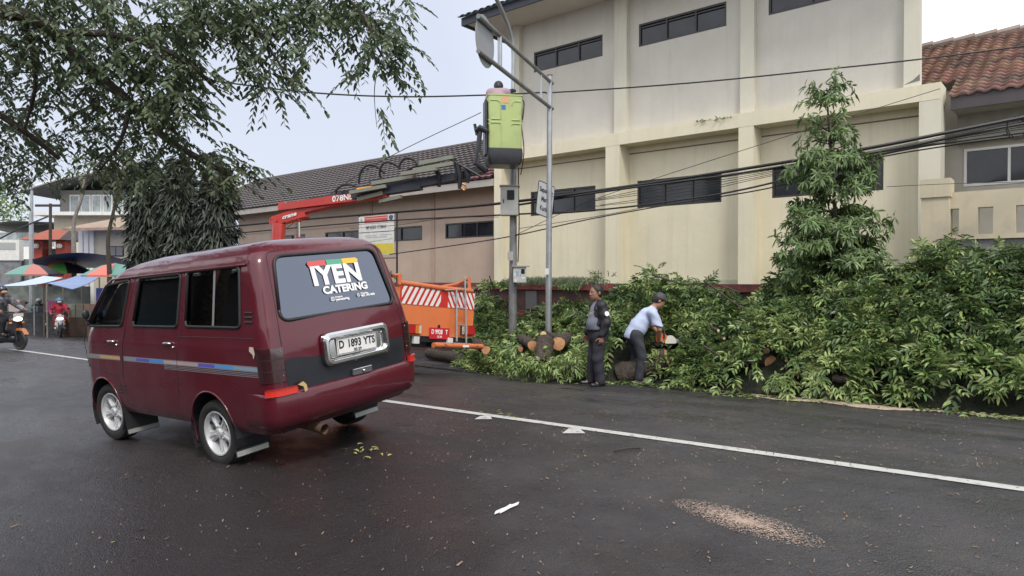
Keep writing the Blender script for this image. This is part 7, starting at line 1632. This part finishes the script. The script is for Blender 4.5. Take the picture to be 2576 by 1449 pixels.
# ================================================================== THE FAR LEFT OF THE STREET
def build_far():
    def P(px, py, D): return at(px, py, D=D)
    def facing(px, D, label, cat, name, turn=0.0):            # a building frame: x to the right of the view, y away
        g = colat(px, D); g.z = min(g.z, gz(g.x, g.y)); a = math.atan2(RIGHT.y, RIGHT.x) + turn
        t = thing(name, g, label, cat, rot=Matrix.Rotation(a, 3, 'Z')); return t, loc_of(t)
    # two storey house with the sweeping dark roof
    t, lo = facing(225, 52, 'far two storey house with a sweeping dark roof and a glazed upper floor', 'building', 'two_storey_house'); L = lambda px, py, D=52: lo(P(px, py, D))
    z1 = L(220, 545).z; z2 = L(220, 487).z; x0, x1 = L(142, 520).x, L(335, 520).x
    b = MB(); b.box(x0 - .2, x1, 0, 6, -.2, z1); b.build('lower_storey', M_['cream'], t)
    b = MB(); b.box(x0 - 1, x1 + .2, -1.3, 6, z1, z1 + .25); b.build('balcony_slab', M_['offwhite'], t)
    b = MB(); b.box(x0, x1, .4, 6, z1 + .25, z2 + .3); b.build('upper_storey', mat('dusky_wall', (.22, .22, .21), .8), t)
    for i in range(6):
        xa = lerp(x0 + .8, x1, i / 6); b = MB(); b.box(xa, xa + .75, .30, .39, z1 + .3, z2 - .05); fo = b.build('window', M_['white'], t); b = MB(); b.box(xa + .09, xa + .66, .27, .295, z1 + .38, z2 - .15); b.build('pane', M_['glass_sh'], fo)
    pts = [L(88, 492), L(180, 464), L(300, 440), L(345, 436)]; b = MB()
    for a, c in zip(pts, pts[1:]):
        a1 = Vector((a.x, -1.6, a.z)); c1 = Vector((c.x, -1.6, c.z)); a2 = Vector((a.x, 6, a.z)); c2 = Vector((c.x, 6, c.z)); up = Vector((0, 0, .18)); b.add([a1, c1, c2, a2, a1 + up, c1 + up, c2 + up, a2 + up], [(0, 1, 2, 3), (7, 6, 5, 4), (0, 4, 5, 1), (1, 5, 6, 2), (2, 6, 7, 3), (3, 7, 4, 0)])
    b.build('roof', mat('dark_roof', (.07, .07, .075), .7), t)
    b = MB(); b.tube([Vector((q.x, -1.62, q.z + .14)) for q in pts], .09, 6); b.build('roof_edge', M_['offwhite'], t)
    # low pale warehouse roofs
    t, lo = facing(90, 58, 'long low white warehouse with pale grey roofs at the far left', 'building', 'warehouse'); L = lambda px, py, D=58: lo(P(px, py, D))
    b = MB(); b.box(L(-160, 600).x, L(240, 600).x, 0, 10, -.5, L(100, 590).z); b.build('wall', M_['white'], t)
    for a, c, y0, y1 in ((-160, 60, 575, 548), (50, 240, 572, 538)):
        b = MB(); p0, p1 = L(a, y0), L(c, y0); h = L(c, y1).z; b.add([(p0.x, -.8, p0.z), (p1.x, -.8, p0.z + .6), (p1.x, 5, h), (p0.x, 5, h - .3), (p1.x, 10, p0.z), (p0.x, 10, p0.z)], [(0, 1, 2, 3), (3, 2, 4, 5)]); b.build('roof', mat('pale_sheet_roof', (.42, .43, .42), .6, var=.1), t)
    for px in (20, 70, 150, 215):
        b = MB(); q = L(px, 600); b.box(q.x - .8, q.x + .8, -.06, -.01, q.z - .6, q.z + .5); b.build('opening', M_['glass_sh'], t)
    # cream house with tan eaves and a small window
    t, lo = facing(270, 38, 'cream house with a tan tiled eave and one small dark window', 'building', 'cream_house'); L = lambda px, py, D=38: lo(P(px, py, D))
    ze = L(260, 578).z; b = MB(); b.box(L(232, 600).x, L(420, 600).x, 0, 7, -.3, ze); b.build('wall', M_['cream'], t)
    b = MB(); a, c = L(193, 585), L(420, 572); r1 = L(300, 552).z; b.add([(a.x, -1.2, ze), (c.x, -1.2, ze + .1), (c.x, 3, r1 + .5), (a.x + .8, 3, r1 + .4), (a.x, -1.2, ze - .15), (c.x, -1.2, ze - .05)], [(0, 1, 2, 3), (4, 5, 1, 0)]); b.build('roof', mat('tan_tile', (.30, .22, .17), .8, var=.25), t)
    b = MB(); q0, q1 = L(275, 645), L(312, 619); b.box(q0.x, q1.x, -.05, -.005, q0.z, q1.z); fo = b.build('window', M_['dkframe'], t); b = MB(); b.box(q0.x + .05, lerp(q0.x, q1.x, .47), -.08, -.052, q0.z + .05, q1.z - .05); b.box(lerp(q0.x, q1.x, .53), q1.x - .05, -.08, -.052, q0.z + .05, q1.z - .05); b.build('pane', mat('grey_pane', (.22, .22, .23), .2), fo)
    for k in range(3):
        q = L(200 + k * 14, 600); b = MB(); b.box(q.x, q.x + .22, -.1, .1, -.3, ze); b.build('white_post', M_['white'], t)
    # little gate tower with a red roof
    t, lo = facing(140, 42, 'small gate shelter with a red hipped roof on red columns', 'gate shelter', 'gate_shelter'); L = lambda px, py, D=42: lo(P(px, py, D))
    zt, z0 = L(150, 575).z, L(150, 605).z; xa, xb, xm = L(76, 604).x, L(204, 604).x, L(170, 600).x
    b = MB(); b.add([(xa, -1, z0), (xb - .7, -1, z0), (xb, 1.6, z0), (xa + .6, 1.8, z0), (xa + .9, .3, zt - .05), (xb - .75, .3, zt + .05)], [(0, 1, 5, 4), (2, 3, 4, 5), (3, 0, 4)]); b.build('roof', mat('red_brown_roof', (.27, .075, .045), .75, var=.2, vs=4), t)
    b = MB(); b.add([(xb - .7, -1.01, z0), (xb, 1.6, z0), (xb - .75, .3, zt + .05)], [(0, 1, 2)]); b.add([(xa, -1, z0 - .01), (xb - .7, -1, z0 - .01), (xb, 1.6, z0 - .01), (xa + .6, 1.8, z0 - .01)], [(0, 1, 2, 3)]); b.build('roof_end', M_['fascia'], t)
    for px in (103, 160):
        q = L(px, 620); b = MB(); b.box(q.x - .28, q.x + .28, -.3, .3, -.3, z0 - .012); b.build('column', mat('red_column', (.36, .06, .04), .7), t); b = MB(); b.sphere((q.x, -.4, z0 - .35), .17, 8); b.build('globe_lamp', M_['white'], t)
    b = MB(); q = L(100, 650); q2 = L(165, 625); b.box(q.x, q2.x, .32, .4, -.3, q2.z); b.build('panel', mat('teal_panel', (.10, .17, .17), .7), t)
    # signboard box and grey wall on the far left
    t, lo = facing(20, 40, 'grey block wall at the far left edge below the white box sign', 'wall', 'block_wall'); L = lambda px, py, D=40: lo(P(px, py, D)); b = MB(); b.box(L(-150, 700).x, L(92, 700).x, 0, .3, -.3, L(20, 652).z); b.build('wall', M_['block'], t)
    t, lo = facing(22, 39.5, 'white box sign with a faded panel above the grey wall at the left edge', 'sign', 'box_sign'); L = lambda px, py: lo(P(px, py, 39.5)); b = MB(); q0, q1 = L(-12, 655), L(48, 603); b.box(q0.x, q1.x, 0, .35, q0.z, q1.z); b.build('box', M_['offwhite'], t)
    b = MB(); b.box(lerp(q0.x, q1.x, .2), lerp(q0.x, q1.x, .85), -.02, -.002, lerp(q0.z, q1.z, .52), lerp(q0.z, q1.z, .86)); b.build('faded_panel', mat('faded_panel', (.32, .34, .33), .7), t); b = MB(); b.box(q0.x, q1.x, .1, .2, -.3, q0.z); b.build('support', M_['galvdark'], t)
    # street lamp, utility pole, leaning trunk, bare tree
    t, lo = facing(80, 33, 'pale street lamp post far left with a curved arm', 'lamp post', 'street_lamp'); L = lambda px, py: lo(P(px, py, 33)); b = MB(); b.tube([(0, 0, 0), Vector((0, 0, L(80, 560).z)), L(80, 478)], [.11, .10, .06], 10); b.build('post', M_['galv'], t, smooth=True); b = MB(); b.tube(sm([L(80, 480), L(78, 455), L(66, 440), L(52, 438)], 5), .05, 8); b.build('arm', M_['galv'], t, smooth=True); b = MB(); b.sphere(L(46, 440), (.35, .15, .1), 8); b.build('lamp_head', M_['galv'], t)
    t, lo = facing(125, 36, 'dark wooden utility pole beside the red roofed gate shelter', 'utility pole', 'utility_pole'); L = lambda px, py: lo(P(px, py, 36)); b = MB(); b.tube([(0, 0, 0), L(127, 512)], [.09, .07], 8); b.build('pole', M_['bark'], t); b = MB(); b.box(-.7, .6, -.05, .05, L(127, 520).z, L(127, 520).z + .12); b.build('cross_arm', M_['bark'], t)
    for px, D, pts, r0, lb in ((178, 34, [(186, 640), (186, 560), (205, 500), (212, 450)], .13, 'pale leaning tree trunk in front of the two storey house'), (272, 26, [(275, 680), (272, 600), (288, 520), (300, 450)], .10, 'bare dark tree with forked limbs before the cream house')):
        t, lo = facing(px, D, lb, 'tree', 'street_tree'); L = lambda px, py: lo(P(px, py, D)); q = [Vector((L(pts[0][0], 600).x, 0, 0))] + [L(*k) for k in pts]; b = MB(); b.tube(sm(q, 4), [lerp(r0, r0 * .4, i / (4 * (len(q) - 1))) for i in range(4 * (len(q) - 1) + 1)], 8); tr = b.build('trunk', M_['bark_pale'] if px == 178 else M_['bark'], t, smooth=True)
        top = L(*pts[-1]); b = MB()
        for k in range(5): b.tube([top + Vector((0, 0, -.8 + k * .1)), top + Vector(((k - 2) * .35, random.uniform(-.4, .4), .6))], [.035, .012], 5)
        b.build('limbs', M_['bark'], tr); n = 260; Pn = np.array(top) + rng.normal(size=(n, 3)) * np.array([.8, .7, .45]) + np.array([0, 0, .5])
        leaf_mesh('crown', blades(Pn, rnd_dir(n), rnd_dir(n), rng.uniform(.12, .22, n), rng.uniform(.05, .08, n)), M_['leaf_over'], t)
    # far trees that close the street
    for i, (px, py, D, rx, rz, lb) in enumerate(((-30, 520, 70, 3.4, 3.0, 'hazy light green tree at the far left edge'), (-200, 560, 60, 5, 4, 'round tree beyond the far left edge'), (395, 560, 60, 4, 3.5, 'dark tree behind the row of columnar trees'), (320, 600, 75, 5, 3, 'low tree far behind the cream house'))):
        t, lo = facing(px, D, lb, 'tree', 'far_tree'); c = lo(P(px, py, D)); b = MB(); b.tube([(0, 0, 0), (c.x, c.y, c.z)], [.3, .12], 8); b.build('trunk', M_['bark'], t); n = 1500; d = rnd_dir(n); q = rng.random(n) ** .4; lump = 1 + .25 * np.sin(d[:, 0] * 5 + i) * np.sin(d[:, 2] * 6)
        Pn = np.array(c) + d * (q * lump)[:, None] * np.array([rx, rx, rz]); leaf_mesh('crown', blades(Pn, rnd_dir(n), rnd_dir(n), rng.uniform(.3, .5, n), rng.uniform(.14, .22, n)), M_['leaf2'] if i == 0 else M_['leaf_over'], t)
    t, lo = facing(-260, 75, 'long pale building closing the far end of the street', 'building', 'far_building'); b = MB(); b.box(-14, 30, 0, 8, -2, 4.2); b.build('wall', M_['cream'], t)
    # stalls: tarpaulins and umbrellas
    def tarp(pts, m, name, label, legs, dz=.0):
        q = [Vector(k) for k in pts]; c = sum(q, Vector()) / 4; t = thing(name, Vector((c.x, c.y, gz(c.x, c.y))), label, 'tarpaulin'); o = Vector(t.location); b = MB()
        b.grid(lambda u, v: (q[0].lerp(q[1], u)).lerp(q[3].lerp(q[2], u), v) - o + Vector((0, 0, dz * 4 * u * (1 - u) - .06 * math.sin(v * 3.14) * (1 if dz == 0 else 0))), [i / 8 for i in range(9)], [i / 4 for i in range(5)]); b.grid(lambda u, v: (q[0].lerp(q[1], u)).lerp(q[3].lerp(q[2], u), v) - o + Vector((0, 0, .02 + dz * 4 * u * (1 - u) - .06 * math.sin(v * 3.14) * (1 if dz == 0 else 0))), [i / 8 for i in range(9)], [i / 4 for i in range(5)])
        b.build('sheet', m, t, smooth='full', fix=False)
        for k in legs:
            b = MB(); p = q[k] - o; b.tube([Vector((p.x, p.y, gz(q[k].x, q[k].y) - o.z)), p], .03, 6); b.build('pole', M_['bark_pale'], t)
    blue = mat('blue_tarpaulin', (.02, .06, .28), .4, var=.15); pale = mat('pale_blue_tarpaulin', (.20, .27, .45), .45, var=.1); whit = mat('bluish_white_tarpaulin', (.42, .50, .62), .5)
    tarp([P(78, 655, 33), P(345, 664, 29), P(345, 694, 35), P(110, 692, 38)], blue, 'tarpaulin', 'large dark blue tarpaulin arching over the market stalls', (0, 1, 2, 3), .40)
    tarp([P(118, 713, 27), P(182, 729, 26), P(250, 698, 29), P(205, 690, 30)], pale, 'tarpaulin', 'pale blue slanting tarpaulin above the rider in red', (0, 2, 3))
    tarp([P(-20, 722, 28), P(60, 720, 27), P(158, 700, 29), P(110, 695, 30)], whit, 'tarpaulin', 'bluish white slanting tarpaulin at the left above the rider in dark green', (0, 2, 3))
    def umbrella(px, py, D, w, cols, label, a0=0):
        c = P(px, py, D); g = Vector((c.x, c.y, gz(c.x, c.y))); t = thing('market_umbrella', g, label, 'umbrella', 'market umbrellas over the stalls'); R_ = w * D / FPX / 2; h = c.z - g.z
        b = MB(); b.tube([(0, 0, 0), (0, 0, h + R_ * .42)], .025, 8); b.build('pole', M_['galv'], t); b = MB(); n = 8
        for i in range(n):
            t0, t1 = a0 + 2 * math.pi * i / n, a0 + 2 * math.pi * (i + 1) / n
            for (ra, za), (rb, zb) in zip(((0, .40), (.4, .32), (.75, .15), (1, 0)), ((.4, .32), (.75, .15), (1, 0), (1, -.06))):
                b.quad(*[Vector((R_ * rr * math.cos(tt), R_ * rr * math.sin(tt), h + R_ * zz)) for rr, zz, tt in ((ra, za, t0), (rb, zb, t0), (rb, zb, t1), (ra, za, t1))], mi=i % len(cols))
        b.build('canopy', cols, t)
    teal = mat('umbrella_teal', (.16, .33, .29), .6, transl=.2); pink = mat('umbrella_pink', (.52, .20, .17), .6, transl=.2); dk = mat('umbrella_dark', (.03, .025, .035), .6); gr = mat('umbrella_green', (.10, .33, .08), .6, transl=.2); ora = mat('umbrella_orange', (.62, .16, .04), .6, transl=.2); cor = mat('umbrella_coral', (.75, .20, .16), .6, transl=.2)
    umbrella(85, 690, 31, 130, [dk, pink, teal, dk, gr, pink, teal, pink], 'market umbrella with teal, pink and dark panels at the far left', .2)
    umbrella(160, 684, 34, 130, [gr, ora, gr, dk], 'green and orange market umbrella behind the teal and pink one', .6)
    umbrella(290, 692, 27, 150, [teal, teal, cor, teal], 'teal market umbrella with a coral panel beside the van roof', .3)
    t, lo = facing(262, 28, 'market stall hung with dark blue cloth beside the van', 'stall', 'market_stall'); b = MB(); b.box(-.7, .9, 0, 1.4, 0, .9); b.build('counter', mat('stall_board', (.16, .10, .07), .8, var=.4, vs=3), t); b = MB(); b.box(-.45, .9, .2, .26, .9, 2.0); b.build('blue_cloth', mat('stall_blue', (.02, .045, .20), .7, var=.4, vs=4), t)
    t, lo = facing(215, 29, 'market stall with stacked pale boxes behind the rider in red', 'stall', 'market_stall'); b = MB(); b.box(-.9, .5, 0, .8, 0, .8); b.build('counter', mat('stall_brown', (.12, .08, .06), .8, var=.4, vs=3), t)
    r = random.Random(4)
    for i in range(7):
        b = MB(); x = -.8 + (i % 4) * .33; z = .8 + (i // 4) * .28; b.box(x, x + .3, .1, .45, z, z + .27); b.build('box', mat('carton', (.42 + r.uniform(-.15, .1), .33, .26), .8), t)
    t, lo = facing(30, 32, 'dim market stall with goods under the bluish white tarpaulin', 'stall', 'market_stall'); b = MB(); b.box(-2.2, 2.2, 0, 1.5, 0, 1.0); b.build('counter', mat('stall_dark', (.06, .06, .065), .8, var=.6, vs=4), t); b = MB(); b.box(-2.2, 2.6, 1.6, 1.7, 0, 2.2); b.build('backing', mat('stall_back', (.13, .15, .14), .8, var=.5, vs=2), t)
    for i in range(5):
        b = MB(); x = -2 + i * .85; b.box(x, x + .5, .2, .6, 1.0, 1.0 + r.uniform(.2, .6)); b.build('goods', mat('goods', (r.uniform(.1, .5), r.uniform(.1, .4), r.uniform(.1, .4)), .7), t)

    # motor scooters with riders
    def scooter(g, fwd, label, body, accent, headon, rlabel, jacket, helmet, legc, lit=True, lampc=(.9, .9, 1)):
        Rz = Matrix.Rotation(heading(fwd).z, 3, 'Z'); t = thing('motor_scooter', g, label, 'scooter', 'scooters coming up the street', rot=Rz)
        for x, nme in ((.62, 'front_wheel'), (-.60, 'rear_wheel')):
            Mw = Matrix.Translation((x, 0, .27)) @ Matrix.Rotation(math.pi / 2, 4, 'X'); b = MB(); b.lathe([(.02, .03), (.17, .025), (.18, 0), (.17, -.025), (.02, -.03)], Mw, 18); wo = b.build(nme, M_['blackm'], t); b = MB(); b.lathe([(.18, .03), (.22, .05), (.27, .0), (.22, -.05), (.18, -.03)], Mw, 22); b.build('tyre', M_['black'], wo, smooth=True)
        s = SDF(); s.cap((.40, 0, .48), (.44, 0, .80), .13, .12, .05); s.cap((.44, .0, .80), (.50, 0, .92), .10, .07, .04); s.cap((.42, .12, .55), (.46, .10, .75), .07, .06, .05); s.cap((.42, -.12, .55), (.46, -.10, .75), .07, .06, .05); s.mesh('front_fairing', body, t, .02)
        s = SDF(); s.cap((-.05, 0, .42), (-.62, 0, .62), .14, .12, .06); s.cap((-.62, 0, .62), (-.85, 0, .74), .12, .05, .05); s.mesh('rear_body', body, t, .022)
        s = SDF(); s.cap((-.02, 0, .74), (-.70, 0, .80), .105, .09, .04); s.plane((0, 0, .73), (0, 0, -1)); s.mesh('seat', M_['black'], t, .02)
        s = SDF(); s.cap((.38, 0, .30), (-.1, 0, .30), .11, .12, .04); s.cap((-.1, 0, .30), (-.35, 0, .34), .13, .14, .05); s.mesh('floor_board', M_['blackm'], t, .022)
        b = MB(); b.prism([(.40, .42), (.60, .57), (.76, .55), (.88, .42), (.80, .50), (.62, .52)], lambda x, z, y: Vector((x, y, z)), -.06, .06); b.build('front_fender', accent, t)
        b = MB()
        for q in (1, -1): b.tube([(.62, q * .07, .27), (.48, q * .06, .75)], .022, 6)
        b.build('fork', M_['blackm'], t)
        b = MB(); b.tube([(.36, .34, 1.0), (.42, .15, .98), (.46, 0, .96), (.42, -.15, .98), (.36, -.34, 1.0)], .018, 6); b.build('handlebar', M_['blackm'], t)
        for q in (1, -1):
            b = MB(); b.tube([(.40, q * .22, 1.0), (.42, q * .28, 1.16)], .008, 5); b.sphere((.42, q * .29, 1.20), (.015, .055, .04), 8); b.build('mirror', M_['blackm'], t)
        b = MB(); b.sphere((.55, 0, .80), (.05, .115, .055), 12); b.build('headlamp', mat('lit_headlamp', (.9, .9, .9), .2, emit=lampc, es=3.0 if lit else .2), t, smooth='full')
        b = MB(); b.box(.56, .575, -.12, .12, .86, .94); b.build('white_trim', M_['offwhite'], t)
        for q in (1, -1): b = MB(); b.sphere((.50, q * .15, .70), (.04, .04, .03), 8); b.build('indicator', mat('indicator', (.7, .2, .03), .3), t)
        t2 = thing('person', g, rlabel, 'person', 'scooter riders', rot=Rz)
        J = dict(pelvis=v3(-.22, 0, .86), belly=v3(-.20, 0, 1.0), chest=v3(-.14, 0, 1.18), neck=v3(-.11, 0, 1.36), head=v3(-.07, 0, 1.47), shl=v3(-.13, .19, 1.30), shr=v3(-.13, -.19, 1.30), ell=v3(.08, .30, 1.12), elr=v3(.08, -.30, 1.12), wrl=v3(.30, .31, 1.03), wrr=v3(.30, -.31, 1.03),
                 hipl=v3(-.2, .10, .86), hipr=v3(-.2, -.10, .86), knl=v3(.22, .17, .74), knr=v3(.22, -.17, .74), anl=v3(.16, .15, .42), anr=v3(.16, -.15, .42), toel=v3(.34, .16, .38), toer=v3(.34, -.16, .38))
        s = SDF(); person_body(s, J, torso=(.15, .11)); s.ell(J['head'] + v3(.03, 0, .03), (.10, .08, .12), .02); hand(s, J['wrl'], (1, .1, -.1), (0, 0, -1), (0, -1, 0), 1.2); hand(s, J['wrr'], (1, -.1, -.1), (0, 0, -1), (0, 1, 0), 1.2); s.mesh('body', M_['skin2'], t2, .018)
        s = SDF(); s.cap(J['pelvis'], J['belly'], .165, .17, .04); s.cap(J['belly'], J['chest'], .17, .165, .04); s.cap(J['shl'], J['shr'], .09, .09, .05)
        for q in 'lr': s.cap(J['sh' + q], J['el' + q], .085, .072, .03); s.cap(J['el' + q], J['wr' + q], .072, .05, .02)
        s.mesh('jacket', jacket, t2, .02, .004, 12); s = SDF(); s.cap(J['pelvis'], J['pelvis'] + v3(.03, 0, .03), .155, .15, .04)
        for q in 'lr': s.cap(J['hip' + q], J['kn' + q], .11, .085, .04); s.cap(J['kn' + q], J['an' + q], .082, .06, .03)
        s.mesh('trousers', legc, t2, .02); 
        for q in 'lr': shoe(t2, J['an' + q], J['toe' + q], M_['offwhite'] if helmet[2] else M_['black'], .018)
        s = SDF(); s.ell(J['head'] + v3(.0, 0, .055), (.145, .125, .135), .02); s.plane(J['head'] + v3(.05, 0, .02), (.45, 0, -1)); s.mesh('helmet', helmet[0], t2, .016)
        s = SDF(); s.ell(J['head'] + v3(.125, 0, .0), (.05, .085, .045), .02); s.mesh('face_mask', helmet[1], t2, .016)
    mh = lambda n, c: mat(n, c, .3, coat=.4)
    white, blackp = mh('scooter_white', (.60, .60, .62)), mh('scooter_black', (.03, .025, .03))
    g = ground(150, 848); cam_dir = Vector((-g.x, -g.y, 0)).normalized()
    scooter(g, cam_dir + RIGHT * .06, 'white scooter with a bright headlamp heading straight down the street', white, blackp, True, 'rider in a red jacket and blue helmet on the white scooter', mat('red_jacket', (.42, .03, .06), .8), (mh('blue_helmet', (.10, .25, .50)), M_['offwhite'], 1), mat('red_trousers', (.22, .02, .04), .8), lampc=(.85, .85, 1))
    g = ground(100, 838); scooter(g, cam_dir + RIGHT * .45, 'dark scooter with a violet headlamp behind the orange and black one', blackp, white, True, 'rider in a dark green jacket and pale helmet on the dark scooter', mat('dark_green_jacket', (.03, .055, .045), .8), (mh('pale_helmet', (.40, .40, .40)), mat('dark_mask', (.05, .05, .05), .8), 0), mat('dark_trousers', (.03, .03, .035), .9), lampc=(.6, .5, 1))
    g = ground(10, 880); scooter(g, cam_dir * .55 + RIGHT * .85, 'black and orange scooter cut off by the left edge with its headlamp on', blackp, mh('orange_fender', (.45, .15, .05)), True, 'rider in a grey and black jacket at the left edge', mat('grey_black_jacket', (.06, .06, .07), .8, col2=(.22, .22, .25), vs=6, thr=(.5, .6)), (mh('black_helmet', (.02, .03, .06)), mat('tan_mask', (.35, .25, .15), .8), 0), mat('black_trousers', (.02, .02, .025), .9), lampc=(1, .95, .8))
    g = ground(206, 824); scooter(g, cam_dir + RIGHT * .2, 'dim parked scooter between the white scooter and the van', mat('grey_scooter', (.06, .06, .065), .4), blackp, False, 'dark clothed rider waiting beside the maroon van', mat('brown_jacket', (.07, .05, .045), .9), (mh('dark_helmet', (.05, .03, .03)), mat('dark_mask2', (.08, .06, .05), .8), 0), mat('dark_trousers2', (.03, .03, .03), .9), lit=False)

    src = [o for o in COL.objects if o.name.startswith('motor_scooter')][-1]
    for i, (px, py, turn, lb) in enumerate(((62, 816, 1.2, 'dim scooter parked under the bluish white tarpaulin'), (176, 818, 2.3, 'dim scooter parked behind the rider in red'), (232, 820, .4, 'dim scooter parked against the stall hung with blue cloth'), (118, 812, 2.9, 'dim scooter parked between the two slanting tarpaulins'))):
        gg = ground(px, py); c = src.copy(); COL.objects.link(c); c.location = gg; c.rotation_euler = (0, 0, src.rotation_euler.z + turn); c['label'] = lb; c['group'] = 'parked scooters by the stalls'
        for ch in src.children:
            k = ch.copy(); COL.objects.link(k); k.parent = c
            for g2 in ch.children: k2 = g2.copy(); COL.objects.link(k2); k2.parent = k
    # the near side of the street, behind the camera: what the van's panes and paint reflect
    t = thing('shop_row', (-15, -9, gz(-15, -9)), 'row of low shops on the near side of the street', 'building'); b = MB(); b.box(-34, 30, -4, 0, 0, 4.4); b.build('wall', mat('shop_wall', (.20, .19, .18), .8, var=.3), t)
    b = MB(); b.add([(-34, .9, 4.2), (30, .9, 4.2), (30, -4, 5.6), (-34, -4, 5.6)], [(0, 1, 2, 3)]); b.build('roof', M_['tile_dark'], t)
    for i in range(12): b = MB(); x = -32 + i * 5.1; b.box(x, x + 3.6, .01, .05, 0, 2.7); b.build('shutter', mat('shutter', (random.uniform(.05, .3), .16, .18), .6), t)
    for i, x in enumerate((-22, -13, 6)):
        g = Vector((x, -5.5, gz(x, -5.5))); t = thing('shade_tree', g, 'broad shade tree on the near side of the street, ' + ('the farthest up the street', 'the middle one', 'the one behind the camera')[i], 'tree', 'shade trees on the near side'); b = MB(); b.tube([(0, 0, 0), (.2, 0, 2.5), (0, .3, 5)], [.28, .22, .12], 8); b.build('trunk', M_['bark'], t); n = 1600; d = rnd_dir(n); q = rng.random(n) ** .4
        leaf_mesh('crown', blades(np.array([0, 0, 6.3]) + d * (q * (1 + .3 * np.sin(d[:, 0] * 5 + i) * np.sin(d[:, 1] * 6)))[:, None] * np.array([3.2, 2.8, 2.2]), rnd_dir(n), rnd_dir(n), rng.uniform(.25, .4, n), rng.uniform(.12, .2, n)), M_['leaf_over'], t)
build_far()
